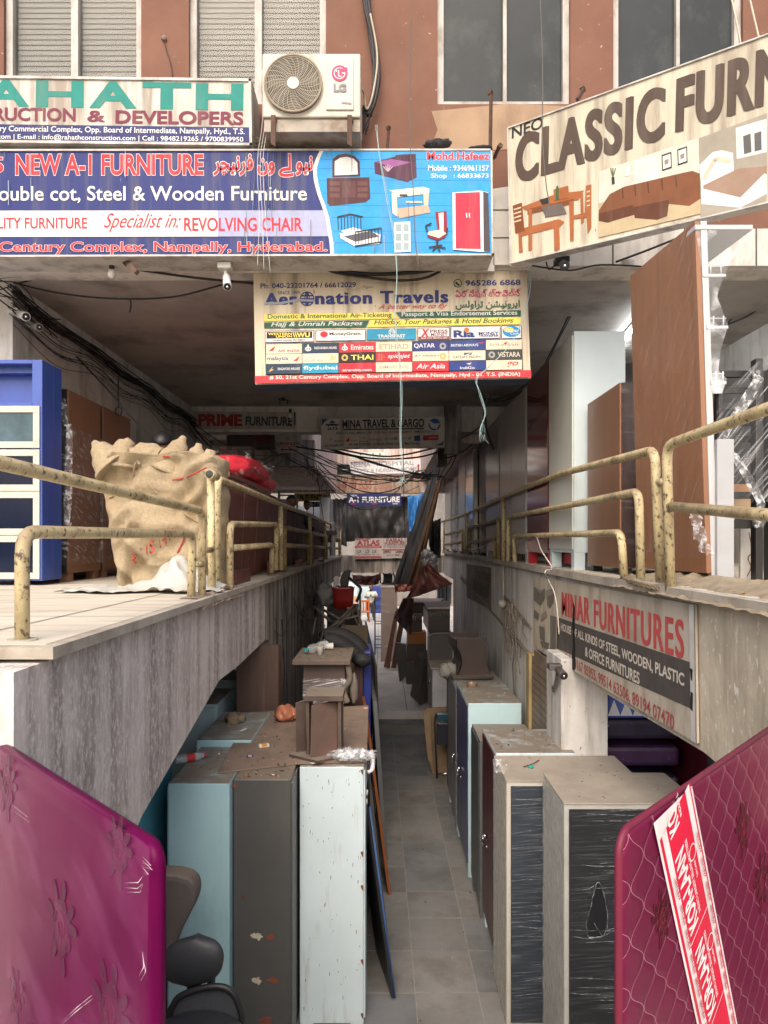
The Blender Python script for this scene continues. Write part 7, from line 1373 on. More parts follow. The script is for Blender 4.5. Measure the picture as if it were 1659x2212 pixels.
# boards and cabinets farther along the right of the gap (standing on the upper rear floor)
BG = 'boards and cabinets leaning along the right of the rear passage'
def fpanel(label, px, Y, d_, m, name='leaning_board', cat='board'):
    g = G(); g.prism([P(x, y, Y) for x, y in px], (0, d_, 0), m, .004); return single(name, g, label, cat, BG)
dkb = M('charcoal_panel', (.085, .075, .068), .5, .2, 3)
t = thing('panel_stack', 'stack of four dark table tops leaning beside the steps', 'boards', P(905, 1524, 14.2), BG)
for i in range(4): g = G(); dx = i * 6; g.hexa([P(886 + dx, 1502 + i, 14.2 + i * .12), P(906 + dx, 1522 - i, 14.0 + i * .12), P(909 + dx, 1522 - i, 14.02 + i * .12), P(889 + dx, 1502 + i, 14.22 + i * .12), P(903 + dx, 1410 - i * 2, 14.5 + i * .12), P(912 + dx, 1426 - i * 3, 14.3 + i * .12), P(915 + dx, 1426 - i * 3, 14.32 + i * .12), P(906 + dx, 1410 - i * 2, 14.52 + i * .12)], dkb); part('table_top', g, t)
fpanel('black board leaning near the middle of the rear passage', ((853, 1388), (877, 1392), (880, 1458), (863, 1474)), 16.6, .15, M('black_panel', (.055, .05, .048), .45, .2, 3))
fpanel('brown wooden board leaning beside the wrapped wardrobe', ((829, 1441), (851, 1330), (858, 1312), (862, 1320), (852, 1370), (842, 1444)), 18.2, .1, M('walnut_board', (.11, .045, .028), .5, .2, 3, (4, 4, .4)))
fpanel('second narrower brown board leaning just right of the first', ((845, 1443), (862, 1345), (870, 1330), (874, 1340), (856, 1444)), 17.9, .1, M('walnut_dark', (.07, .03, .022), .5, .2, 3, (4, 4, .4)))
fpanel('small dark box on the floor behind the black board', ((877, 1434), (895, 1432), (898, 1477), (878, 1478)), 16.3, .4, M('dark_box', (.06, .055, .05), .6), 'small_box', 'box')
sb = M('dark_sideboard', (.06, .043, .038), .35, .25, 3, dust=.7)
t = thing('sideboard', 'dark sideboard with a pale top stacked on the right of the rear passage', 'sideboard', P(905, 1340, 16.9), BG); g = G(); g.hexa([P(878, 1330, 16.9), P(945, 1334, 16.9), P(960, 1330, 17.9), P(885, 1325, 17.9), P(878, 1303, 16.9), P(945, 1305, 16.9), P(960, 1296, 17.9), P(885, 1295, 17.9)], sb, .01); part('body', g, t); g = G(); g.hexa([P(876, 1302, 16.85), P(946, 1304, 16.85), P(962, 1296, 17.9), P(884, 1294, 17.9), P(876, 1299, 16.85), P(946, 1301, 16.85), P(962, 1293, 17.9), P(884, 1291, 17.9)], M('grey_pink_top', (.3, .25, .24), .4), .004); part('top', g, t)
t = thing('patterned_cabinet', 'black cabinet with a zigzag patterned band and beige top, nearest on the right stack', 'cabinet', P(945, 1370, 12.6), BG); g = G(); g.hexa([P(925, 1366, 12.6), P(972, 1366, 12.6), P(972, 1352, 13.6), P(914, 1345, 13.6), P(925, 1322, 12.6), P(972, 1322, 12.6), P(972, 1310, 13.6), P(914, 1308, 13.6)], sb, .01); part('body', g, t)
g = G(); g.hexa([P(923, 1316, 12.55), P(972, 1316, 12.55), P(972, 1301, 13.6), P(915, 1303, 13.6), P(923, 1312, 12.55), P(972, 1312, 12.55), P(972, 1298, 13.6), P(915, 1300, 13.6)], M('beige_top', (.42, .36, .33), .5), .004); part('top', g, t)
g = G(); zig = M('zigzag_inlay', (.25, .22, .2), .5)
for k in range(7): x = 926 + k * 6.6; g.tube([P(x, 1332, 12.57), P(x + 3.3, 1318, 12.57), P(x + 6.6, 1332, 12.57)], .006, zig, 4); g.tube([P(x, 1318, 12.57), P(x + 3.3, 1332, 12.57), P(x + 6.6, 1318, 12.57)], .006, zig, 4)
part('zigzag_band', g, t)
t = thing('patterned_cabinet', 'black cabinet with a zigzag band standing left of the beige topped one', 'cabinet', P(895, 1366, 16.7), BG); g = G(); PB(g, 878, 1327, 912, 1366, 16.7, .5, sb); part('body', g, t); g = G()
for k in range(5): x = 880 + k * 6.4; g.tube([P(x, 1341, 16.67), P(x + 3.2, 1329, 16.67), P(x + 6.4, 1341, 16.67)], .006, zig, 4); g.tube([P(x, 1329, 16.67), P(x + 3.2, 1341, 16.67), P(x + 6.4, 1329, 16.67)], .006, zig, 4)
part('zigzag_band', g, t)
fpanel('orange brown wooden cabinet showing between black cabinets', ((880, 1367), (921, 1366), (921, 1391), (880, 1391)), 16.6, .5, M('orange_brown_wood', (.24, .085, .02), .4, .15, 3), 'wood_cabinet', 'cabinet')
fpanel('dark cabinet base below the orange brown one', ((879, 1392), (921, 1392), (921, 1474), (879, 1474)), 16.6, .5, sb, 'low_cabinet', 'cabinet')
fpanel('dark cabinet under the beige topped zigzag cabinet', ((928, 1366), (976, 1366), (976, 1500), (928, 1500)), 12.8, .7, sb, 'low_cabinet', 'cabinet')
t = thing('framed_board', 'dark grey board with a rounded pale frame standing behind the white cabinet', 'board', P(950, 1430, 12.0), BG); g = G(); g.prism([P(x, y, 11.9) for x, y in ((930, 1372), (978, 1372), (978, 1428), (930, 1428))], (0, .03, 0), M('grey_board', (.075, .065, .062), .6)); part('board', g, t); g = G(); g.tube(bend([P(927, 1520, 11.88), P(926, 1369, 11.88), P(980, 1368, 11.88)], .1), .02, M('taupe_frame', (.2, .17, .15), .6), 8); part('frame', g, t)
t = thing('white_cabinet', 'white side cabinet with a dusty beige top in front of the framed board', 'cabinet', P(950, 1525, 11.3), BG); g = G(); a = P(934, 1445, 11.2); b = P(978, 1525, 11.2); g.box(a.x, 1.4, 11.2, 12.0, ZF, a.z, M('pale_lilac_white', (.4, .4, .43), .5), .005); part('body', g, t); g = G(); g.box(a.x - .03, 1.42, 11.15, 12.0, a.z, a.z + .025, topm, .004); part('top', g, t); g = G(); g.tube([P(925, 1468, 11.3), P(929, 1472, 11.25), P(926, 1477, 11.3)], .012, chrome, 6); part('handle', g, t)
t = thing('wrapped_wardrobe', 'pinkish wardrobe in clear film standing in the middle of the rear passage', 'wardrobe', P(840, 1415, 20)); g = G(); a = P(823, 1414, 19.6); b = P(858, 1268, 19.6); g.box(a.x, b.x, 19.4, 20.2, ZU, b.z, M('pinkish_board', (.3, .22, .19), .5, .1, 3), .005); part('body', g, t); g = G(); g.box(a.x - .01, b.x + .01, 19.38, 20.22, b.z, b.z + .03, M('white_top', (.6, .56, .54), .5), .004); part('top', g, t); g = G(); g.box(a.x - .015, b.x + .012, 19.37, 20.23, ZU, b.z - .02, film_mat('thin_film', 4, (1, 1, 3), (0, 0, 0), .55, .75, .4, .04)); part('film_wrap', g, t)
t = thing('steel_rack', 'thin grey steel rack standing beside the wrapped wardrobe', 'rack', P(815, 1380, 21)); rk = M('grey_steel_rack', (.12, .13, .16), .4, metal=.3)
for x in (-.3, -.02): 
    for y in (20.6, 21.2): g = G(); g.tube([(x, y, ZU), (x, y, ZU + 1.6)], .018, rk, 6); part('post', g, t)
for z in (.2, .45, .9, 1.35, 1.58): g = G(); g.tube([(-.3, 20.6, ZU + z), (-.02, 20.6, ZU + z)], .014, rk, 6); g.tube([(-.3, 21.2, ZU + z), (-.02, 21.2, ZU + z)], .014, rk, 6); part('shelf_bar', g, t)
# folding table upside down on the wrapped wardrobe
t = thing('folding_stand', 'black crossed leg stand standing upside down on the pinkish wardrobe', 'stand', P(840, 1265, 19.8))
for pts in ([(817, 1221), (842, 1262)], [(855, 1219), (826, 1262)], [(814, 1219), (858, 1219)], [(824, 1260), (852, 1262)], [(820, 1222), (822, 1260)], [(848, 1230), (856, 1262)]): g = G(); g.tube([P(x, y, 19.8) for x, y in pts], .022, blackm, 6); part('leg', g, t)
g = G(); PB(g, 828, 1240, 848, 1262, 19.9, .3, blackm); part('basket', g, t)
# shelf of mattresses under the right walkway
ck1 = M('blue_check_cloth', (.08, .15, .6), .35, .1, 3, coat=.3); ck2 = M('pale_check_cloth', (.8, .85, .95), .35, .1, 3, coat=.3); dkrose = M('dark_rose_cloth', (.03, .025, .06), .35, .3, 6, coat=.3, spots=((.3, .3, .4), .2, 18, (1, 1, 1))); rosecl = M('red_rose_cloth', (.05, .02, .07), .4, .3, 6, spots=((.3, .28, .5), .35, 14, (1, 1, 1)))
MG = 'mattresses stacked under the right walkway'
for k, (z0, h, m, lab) in enumerate(((-3.58, .9, M('dark_pile', (.03, .025, .05), .5), 'dark mattress pile low in the undercroft'), (-2.6, .16, rosecl, 'lower red rose patterned mattress in the undercroft shelf'), (-2.25, .16, dkrose, 'dark blue mattress in the undercroft shelf'), (-2.0, .18, rosecl, 'red and blue rose mattress below the check one'), (-1.76, .18, dkrose, 'dark rose patterned mattress right under the check one'))):
    one('stacked_mattress', lab, 'mattress', lambda g: g.box(1.95, 2.62, 6.3, 8.2, z0, z0 + h, m, .04), MG)
t = thing('stacked_mattress', 'blue and white harlequin check mattress at the top of the undercroft stack', 'mattress', (2.3, 7.2, -1.57), MG)
g = G(); g.box(1.95, 2.66, 6.28, 8.2, -1.57, -1.36, ck1, .04); part('mattress_body', g, t)
g = G()
for i in range(5):
    for j in range(9):
        if (i + j) % 2 == 0: x, y = 1.98 + i * .13, 6.32 + j * .2; g.face([(x, y, -1.357), (x + .065, y - .1 + .1, -1.357), (x + .13, y, -1.357), (x + .065, y + .19, -1.357)], ck2)
for i in range(6): x = 1.97 + i * .11; g.face([(x, 6.277, -1.54), (x + .055, 6.277, -1.4), (x + .11, 6.277, -1.54)], ck2)
part('check_print', g, t)
for k, (x, lab) in enumerate(((2.72, 'maroon pebble patterned mattress standing on edge in the undercroft'), (3.05, 'second red pebble patterned mattress standing on edge'))):
    t = thing('standing_mattress', lab, 'mattress', (x, 6.5, ZF), MG); g = G(); g.box(x, x + .2, 5.7, 7.6, -2.9, -1.35, M('pebble_maroon', (.14, .015, .03), .4, .15, 4, coat=.3), .05); part('mattress_body', g, t); g = G()
    for i in range(16): c = Vector((x + (.06 if i % 2 else .14), 5.697, -2.8 + i * .09)); g.tube([c + Vector((math.cos(a) * .05, 0, math.sin(a) * .045)) for a in (j * 2 * math.pi / 12 for j in range(13))], .004, M('pebble_outline', (.45, .2, .15), .5), 4)
    part('pebble_print', g, t)
one('black_post', 'black pipe post standing between the pebble patterned mattresses', 'post', lambda g: g.tube([(2.55, 5.5, ZF), (2.55, 5.5, -1.3)], .05, blackm, 10))
one('lower_stack', 'flat rose printed mattresses lying lowest behind the wrapped cabinets', 'mattress', lambda g: g.box(2.0, 2.5, 5.55, 6.2, ZF, -2.35, M('dark_rose_pile', (.05, .012, .03), .5), .05), MG)
# wires on the right retaining wall
def rwires(g):
    rnd = random.Random(16); X = XR - .015
    main = [(X, 15, -.75), (X, 12, -.95), (X, 10, -1.1), (X, 8.4, -1.2), (X, 7.6, -1.25), (X - .02, 6.9, -1.3), (X - .1, 6.3, -1.28), (1.48, 6.05, -1.15)]
    for k in range(4): g.tube(catmull([(x - rnd.random() * .02, y, z + rnd.uniform(-.05, .05)) for x, y, z in main]), .008, M_wire2, 5)
    for k in range(3): g.tube(catmull([(X, 9.6, -.72 - .02 * k), (X, 8.9, -.8), (X, 8.3, -.93 + .03 * k), (X, 7.8, -.95)]), .007, M_wire2, 5)
    for _ in range(22):
        y = 9.1 + rnd.gauss(0, .35); z = -.8 + rnd.uniform(-.1, .1); l = rnd.uniform(.15, .8); g.tube(catmull([(X, y, z), (X - .02, y + rnd.uniform(-.2, .2), z - l * .4), (X, y + rnd.uniform(-.3, .3), z - l)]), .006, M_wire2, 4)
    g.tube(catmull([(X, 8.9, -1.1), (X, 8.85, -1.4), (X, 8.95, -1.6), (X, 8.8, -1.9)]), .006, M_wire, 4)
M_wire2 = M('brown_dusty_wire', (.2, .165, .13), .9, .2, 9)
one('wall_wires', 'brown dusty wires and dead creeper drooping on the right retaining wall', 'wires', rwires)
t = thing('light_bulb', 'round white bulb on the conduit beside the faded banner panel', 'light bulb', (XR - .05, 9.4, -.85), 'bulbs and cameras under the ceiling'); g = G(); g.ball((XR - .06, 9.45, -.83), .055, M('dusty_bulb', (.42, .38, .33), .5)); part('bulb', g, t); g = G(); g.tube([(XR - .02, 9.6, -.3), (XR - .02, 9.6, -1.0)], .012, M('conduit', (.4, .36, .31), .6), 8); part('conduit', g, t)
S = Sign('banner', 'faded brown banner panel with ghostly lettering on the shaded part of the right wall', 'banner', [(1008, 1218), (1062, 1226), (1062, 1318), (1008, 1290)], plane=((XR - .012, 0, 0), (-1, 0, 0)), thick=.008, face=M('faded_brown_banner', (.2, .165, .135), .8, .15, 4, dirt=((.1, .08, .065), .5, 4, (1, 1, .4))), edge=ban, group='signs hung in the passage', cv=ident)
S.txt('FURNITURES', 1030, 1060, 1242, 18, C(.13, .075, .065, .8), .03); S.rect(1022, 1250, 1056, 1278, C(.12, .105, .095, .8)); S.txt('HOUSE', 1034, 1052, 1256, 10, C(.2, .17, .14, .8), .03); S.done()
# ---------------------------------------------------------------- far end: tarpaulins, light well, people
tarp = M('black_tarpaulin', (.085, .084, .088), .5, .25, 2, bump=.4, dirt=((.2, .19, .19), .4, 3, (1, 1, 1)))
rtarp = M('red_brown_tarpaulin', (.32, .11, .085), .6, .2, 2, bump=.4, dirt=((.09, .07, .06), .5, 2.5, (1, 1, 1)))
btarp = M('blue_tarpaulin', (.04, .2, .52), .5, .15, 2, bump=.3)
def cloth(name, label, corners, Y, m, folds=.12, nu=40, nv=18, seed=0, thick=.012, cat='tarpaulin', freq=5, dy=0, sagz=0):
    """hanging sheet spanned by four picture corners (top left, top right, bottom right, bottom left)"""
    a, b, c, d = [P(x, y, (Y if len(q) == 2 else q[2])) for q in corners for x, y in [q[:2]]]
    def f(u, v):
        p = a.lerp(b, u).lerp(d.lerp(c, u), v); w = noise.noise(Vector((u * freq + v * 1.5, v * 1.2 + seed, seed))) + .5 * noise.noise(Vector((u * freq * 2.3 - v * 2, v * 2.5, seed + 4)))
        return p + Vector((0, -w * folds * (.4 + v), -sagz * math.sin(math.pi * u) + .15 * folds * w))
    g = G(); g.sheet(nu, nv, f, m, True, thick); return single(name, g, label, cat, 'tarpaulins hung at the far end')
cloth('tarpaulin', 'big black tarpaulin hanging below the navy sign across the far opening', [(742, 1076), (912, 1070), (905, 1172), (744, 1168)], 20.0, tarp, .22, 60, 24, 1, freq=7)
cloth('tarpaulin', 'strip of black tarpaulin gathered at the left of the far opening', [(718, 1078), (750, 1078), (748, 1180), (722, 1170)], 19.9, tarp, .18, 16, 20, 3)
cloth('tarpaulin', 'bright blue tarpaulin hanging beside the diagonal black one', [(880, 1073), (918, 1066), (908, 1140), (884, 1150)], 18.9, btarp, .18, 20, 20, 5, freq=3)
cloth('tarpaulin', 'long black and grey tarpaulin slanting down from the right walkway into the passage', [(935, 1015, 15.5), (952, 1008, 15.2), (905, 1262, 16.2), (848, 1262, 16.6)], 16, M('grey_black_tarpaulin', (.075, .075, .08), .4, .3, 1.5, (3, 3, .4), bump=.3, dirt=((.2, .2, .21), .3, 2, (3, 3, .4))), .1, 22, 40, 7, freq=4)
cloth('tarpaulin', 'brown rolled edge of tarpaulin running along the slanting black one', [(944, 1040, 15.2), (954, 1035, 15.0), (905, 1260, 16.0), (880, 1265, 16.2)], 16, M('tan_rolled_tarpaulin', (.2, .12, .07), .6, .3, 3, (1, 1, 1), bump=.5, dirt=((.08, .05, .04), .4, 5, (1, 1, 1))), .16, 14, 40, 9, freq=3)
cloth('tarpaulin', 'red brown tarpaulin draped over the dark sideboards on the right', [(915, 1222, 14.6), (926, 1215, 14.4), (978, 1262, 13.6), (876, 1296, 15.4)], 15, rtarp, .22, 30, 22, 11, freq=4)
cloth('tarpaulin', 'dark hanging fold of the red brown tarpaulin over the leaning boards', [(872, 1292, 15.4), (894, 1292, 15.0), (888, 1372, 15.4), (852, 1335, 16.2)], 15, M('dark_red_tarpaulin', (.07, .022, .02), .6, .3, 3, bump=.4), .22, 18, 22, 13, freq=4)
cloth('tarpaulin', 'small red tarpaulin bundle under the bridge beside the black stand', [(850, 1252), (900, 1248), (896, 1275), (854, 1280)], 18.0, rtarp, .2, 20, 12, 15)
cloth('tarpaulin', 'red brown tarpaulin strip slung under the far bridge', [(760, 1241), (822, 1240), (818, 1262), (766, 1259)], 21.2, rtarp, .25, 24, 12, 17, sagz=.05)
cloth('tarpaulin', 'grey cloth bundle hanging on the far end of the right railing', [(925, 1128), (952, 1120), (952, 1205), (930, 1210)], 16.2, M('grey_cloth', (.06, .06, .06), .9, .4, 3, bump=.4), .25, 16, 20, 19)
one('plastic_bag', 'bunched clear plastic hanging beside the slanting tarpaulin', 'plastic bag', lambda g: [g.ball(P(925 + (i % 3) * 7 - 4, 1200 + i * 5, 15.3), .13, M_pb, (.8, .7, 1), 3, .5, 3, i) for i in range(8)]) if not globals().update(M_pb=M('cloudy_plastic', (.24, .24, .25), .3, .3, 8)) else None
# light grey wardrobe and things at the end of the left walkway
t = almirah('wardrobe', 'light grey steel wardrobe standing at the far end of the left walkway', (690 - CX) / F * 17.6, (711 - CX) / F * 17.6, 17.6, 18.8, ZL, (HY - 1074) / F * 17.6, M('light_grey_steel', (.4, .42, .43), .35, .06, 2), 'x+', .03, False, 0)
one('bright_shopfront', 'bright shop window strip at the far end of the left walkway', 'shop window', lambda g: [PB(g, 626, 1092, 690, 1160, 21.5, .1, M('pale_shopfront', (.72, .74, .76), .6), .01)] + [PB(g, x, 1090, x + 2, 1162, 21.4, .05, blackm, 0) for x in (640, 662, 676)])
one('dark_goods', 'dark jumble of chairs and boards stacked on the far left walkway', 'furniture', lambda g: [PB(g, 676, 1146, 724, 1156, 14.8, .5, darkbrown), PB(g, 690, 1156, 716, 1172, 15.2, .5, sb), PB(g, 686, 1210, 700, 1214, 13, .4, sb), PB(g, 712, 1128, 722, 1200, 16.0, .4, M('mid_grey_box', (.2, .2, .2), .6))])
one('shop_shelf', 'dark wooden rack against the left wall behind the maroon boards', 'rack', lambda g: [PB(g, 600, 1060, 604, 1140, 13.5, .1, sb), PB(g, 640, 1075, 643, 1140, 13.6, .1, sb)] + [PB(g, 604, 1068 + i * 10, 640, 1071 + i * 10, 13.55, .1, sb) for i in range(5)])
# arm of a person resting on the far rail
t = thing('person', 'person at the far left railing, only a bare forearm resting on the rail', 'person', P(660, 1190, 16.6)); b = P(672, 1100, 16.9)
skinmesh('body', [(b.x - .1, 17.1, -.1), (b.x - .1, 17.05, .3), (b.x - .1, 17.0, .6), (b.x - .1, 17.0, .72), (b.x + .06, 16.95, .58), P(688, 1128, 16.8), P(697, 1134, 16.7), (b.x - .26, 16.95, .58), (b.x - .3, 16.9, .3), (b.x - .2, 17.1, -.3), (b.x - .2, 17.1, ZL + .03), (b.x, 17.1, -.3), (b.x, 17.1, ZL + .03)], [(0, 1), (1, 2), (2, 3), (2, 4), (4, 5), (5, 6), (2, 7), (7, 8), (0, 9), (9, 10), (0, 11), (11, 12)], [.14, .15, .13, .055, .06, .05, .04, .06, .045, .08, .05, .08, .05], M('dim_shirt', (.05, .045, .05), .85), t)
head(t, (b.x - .1, 16.95, .88), .1, (.3, -1, 0), -.2)
skinmesh('forearm', [P(686, 1127, 16.72), P(697, 1133, 16.66), P(706, 1138, 16.62)], [(0, 1), (1, 2)], [.055, .05, .04], M('light_skin', (.36, .2, .14), .6), t)
g = G(); h0 = P(706, 1138, 16.62)
for k, (dx, dz) in enumerate(((.1, -.02), (.11, -.045), (.1, -.07), (.085, -.09), (.05, .02))): g.tube([h0, h0 + Vector((dx * .55, -.02, dz * .5 + .005)), h0 + Vector((dx, -.03, dz - .02))], 0, M('light_skin', (.36, .2, .14), .6), 6, True, [.02, .014, .009])
part('hand', g, t)
# the standing man
t = thing('person', 'bald bearded man in a pale shirt and dark trousers looking down at his phone', 'person', P(801, 1335, 29.7)); Ym = 29.7; X0 = P(801, 1335, Ym).x; Z0 = ZU; hs = 1.5
def mp(x, y, z): return (X0 + x, Ym + y, Z0 + z)
shirt = M('pale_green_shirt', (.55, .6, .55), .8, .05, 6, bump=.2); trou = M('dark_grey_trousers', (.05, .048, .045), .85, .1, 6)
mskin = M('man_skin', (.2, .1, .065), .55)
skinmesh('body', [mp(0, .02, .78), mp(0, .02, .95), mp(0, 0, 1.12), mp(0, -.02, 1.22), mp(0, -.05, 1.32), mp(-.17, 0, 1.16), mp(-.24, -.02, .93), mp(-.05, -.24, .98), mp(.17, 0, 1.16), mp(.25, -.02, .94), mp(.06, -.24, .99), mp(-.09, .02, .74), mp(-.1, -.01, .42), mp(-.1, .03, .08), mp(-.11, -.12, .03), mp(.09, .02, .74), mp(.11, -.01, .42), mp(.12, .03, .08), mp(.14, -.12, .03)],
    [(0, 1), (1, 2), (2, 3), (3, 4), (2, 5), (5, 6), (6, 7), (2, 8), (8, 9), (9, 10), (0, 11), (11, 12), (12, 13), (13, 14), (0, 15), (15, 16), (16, 17), (17, 18)], [.13, .14, .13, .055, .05, .06, .042, .03, .06, .042, .03, .085, .06, .04, .035, .085, .06, .04, .035], mskin, t)
skinmesh('shirt', [mp(0, .02, .66), mp(0, .02, .8), mp(0, .02, .97), mp(0, 0, 1.13), mp(0, -.015, 1.2), mp(-.18, 0, 1.15), mp(-.24, -.01, .98), mp(.18, 0, 1.15), mp(.25, -.01, .99)], [(0, 1), (1, 2), (2, 3), (3, 4), (3, 5), (5, 6), (3, 7), (7, 8)], [(.17, .15), (.175, .155), (.175, .15), (.15, .13), .07, .08, .07, .08, .07], shirt, t)
skinmesh('trousers', [mp(0, .02, .76), mp(-.09, .02, .72), mp(-.1, 0, .42), mp(-.1, .03, .09), mp(.09, .02, .72), mp(.11, 0, .42), mp(.12, .03, .09)], [(0, 1), (1, 2), (2, 3), (0, 4), (4, 5), (5, 6)], [.14, .1, .078, .062, .1, .078, .062], trou, t)
head(t, mp(0, -.08, 1.4), .098, (.1, -1, 0), -.5, True, True, M('grey_beard', (.1, .09, .085), .7), mskin)
for e in (-1, 1):
    g = G(); h0 = Vector(mp(e * .045, -.25, .985))
    g.ball(h0, .035, mskin, (.9, 1, .6), 2)
    for k in range(4): g.tube([h0 + Vector((-e * .01, -.02 + .012 * k, .005)), h0 + Vector((-e * .035, -.03 + .014 * k, .018)), h0 + Vector((-e * .045, -.022 + .012 * k, .03))], 0, mskin, 6, True, [.009, .008, .006])
    g.tube([h0 + Vector((0, .01, .015)), h0 + Vector((-e * .025, -.01, .045))], 0, mskin, 6, True, [.01, .007])
    part('hand', g, t)
for e in (-.105, .13): g = G(); g.ball(mp(e, -.06, .03), .05, blackm, (.9, 2.2, .7), 2); part('shoe', g, t)
c = Vector(mp(0, -.27, 1.02)); one('phone', 'dark phone held in the hands of the standing man', 'phone', lambda g: g.hexa([c + Vector((-.035, -.03, 0)), c + Vector((.035, -.03, 0)), c + Vector((.035, -.024, .004)), c + Vector((-.035, -.024, .004)), c + Vector((-.035, .05, .07)), c + Vector((.035, .05, .07)), c + Vector((.035, .056, .066)), c + Vector((-.035, .056, .066))], blackm, .002))
# goods behind the man
FG = 'bright cabinets at the far end of the lower passage'
for (x0, y0, x1, y1, Y, m, lab) in ((738, 1258, 772, 1330, 31, M('aqua_white', (.6, .72, .74), .4), 'pale aqua cabinet behind the red tub at the far end'), (772, 1268, 800, 1330, 32, M('pale_grey_blue', (.5, .6, .66), .4), 'grey blue cabinet left of the man'), (800, 1266, 824, 1330, 32.5, M('deep_blue', (.03, .05, .22), .4), 'deep blue cabinet right behind the man'), (752, 1290, 772, 1318, 28, M('peach_board', (.6, .36, .22), .6), 'peach board leaning left of the man'), (824, 1262, 850, 1300, 33, M('shade_grey', (.12, .12, .13), .6), 'dark grey cabinet at the far right behind the stand')):
    t = thing('far_cabinet', lab, 'cabinet', P((x0 + x1) / 2, y1, Y), FG); g = G(); a = P(x0, y0, Y); b = P(x1, y1, Y); g.box(a.x, b.x, Y, Y + .5, ZU, a.z, m, .01); part('body', g, t); g = G(); g.box(a.x + .04, b.x - .04, Y - .015, Y, ZU + .08, a.z - .05, m, .005); part('door', g, t)
t = thing('plastic_chair', 'orange plastic chair to the left of the standing man', 'chair', P(788, 1330, 29)); op = M('orange_plastic', (.55, .14, .03), .4); c = P(788, 1330, 29); c.z = ZU
g = G(); g.box(c.x - .2, c.x + .2, 28.8, 29.2, ZU + .4, ZU + .44, op, .01); part('seat', g, t); g = G()
for k in range(4): g.box(c.x - .2 + k * .11, c.x - .14 + k * .11, 29.16, 29.2, ZU + .44, ZU + .85, op, .008)
g.box(c.x - .2, c.x + .2, 29.16, 29.2, ZU + .8, ZU + .88, op, .01); part('backrest', g, t)
for x in (-.18, .18):
    for y in (28.83, 29.17): g = G(); g.tube([(c.x + x, y, ZU), (c.x + x, y, ZU + .4)], .02, op, 6); part('leg', g, t)
one('door_edge', 'black framed glass door edge standing open left of the man', 'door', lambda g: [PB(g, 776, 1268, 779, 1345, 22, .4, blackm)])
t = thing('far_shop_window', 'bright shop window put in as pale colour, seen under the right walkway', 'shelf', P(960, 1300, 20), FG); g = G(); PB(g, 945, 1262, 975, 1305, 21, .3, M('lit_white', (.66, .68, .75), .5)); part('body', g, t)  # brightness of the far shop window put into the pale colour
for x in (948, 956, 964): g = G(); PB(g, x, 1262, x + 1.6, 1305, 20.9, .08, blackm, 0); part('divider', g, t)
# air conditioner box hung beside the hanging sign, and boxes at the beam
t = thing('air_conditioner', 'dark dusty air conditioner unit hung at the right of the light well', 'air conditioner', P(957, 1003, 12.9)); g = G(); PB(g, 946, 968, 966, 1003, 12.8, .5, M('dusty_dark_unit', (.1, .09, .075), .8, .2, 5), .01); part('casing', g, t); g = G()
for i in range(4): PB(g, 949, 978 + i * 4, 958, 980 + i * 4, 12.78, .02, blackm, 0)
part('vent_slats', g, t)
one('junction_fixture', 'dead black ceiling fitting with bare wires beside the hanging travel sign', 'ceiling fitting', lambda g: [g.ball(P(612, 862, 10.5), .03, blackm), g.tube(catmull([P(600, 862, 10.5), P(612, 862, 10.5), P(624, 866, 10.5)]), .008, rubber, 5), g.tube([P(604, 862, 10.5), P(605, 876, 10.5)], .008, rubber, 5), g.tube([P(620, 864, 10.5), P(621, 874, 10.5)], .008, rubber, 5)])
one('ceiling_hook', 'wire knot hanging under the ceiling on the right of the travel sign', 'hook', lambda g: [g.ball(P(1046, 857, 9.0), .05, rubber, (1, 1, .8), 2, .5, 4)] + [g.tube(catmull([P(1046, 857, 9), P(1035 + i * 8, 852 + (i % 2) * 6, 9), P(1030 + i * 10, 858, 9)]), .006, rubber, 4) for i in range(4)] + [g.tube([P(1048, 866, 9), P(1048, 876, 9)], .018, rubber, 6)])
# ---------------------------------------------------------------- wires and cables
WGp = 'black cables strung through the passage'
def wires(name, label, runs, r=.008, m=None, cat='cables'):
    g = G()
    for q in runs: g.tube(catmull(q, 6) if len(q) > 2 else q, r * random.uniform(.7, 1.3), m or rubber, 5)
    return single(name, g, label, cat, WGp)
rnd = random.Random(21)
def along(n, z0, spread, y0=6.2, y1=12.4, x=-3.3):
    out = []
    for _ in range(n):
        o = rnd.uniform(-1, 1) * spread; ys = [y0 + (y1 - y0) * i / 7 for i in range(8)]
        out.append([Vector((x + rnd.uniform(0, .07), y, z0 + o - (.16 if i % 2 else 0) * rnd.uniform(.3, 1.2) * spread * 6 - .02 * i)) for i, y in enumerate(ys)])
    return out
wires('cable_run', 'thick messy bundle of black cables along the left wall under the ceiling', along(15, 2.2, .055), .006)
wires('cable_run', 'loose sagging black cables below the bundle on the left wall', along(8, 1.98, .12), .005)
wires('cable_run', 'dense dark cable tangle at the near left corner of the ceiling', [[P(-40 + rnd.uniform(-20, 20), 590 + rnd.uniform(-10, 60), 6.0), P(30 + rnd.uniform(-10, 20), 640 + rnd.uniform(-30, 50), 6.2), P(75 + rnd.uniform(-15, 15), 680 + rnd.uniform(-30, 30), 6.6), P(120 + rnd.uniform(-10, 10), 700 + rnd.uniform(-20, 30), 6.95)] for _ in range(8)], .006)
wires('cable', 'single black cable slung diagonally from the tangle down to the jute sack', [[P(165, 770, 7.4), P(240, 850, 7.3), P(300, 920, 7.2), P(352, 960, 7.2)]], .01)
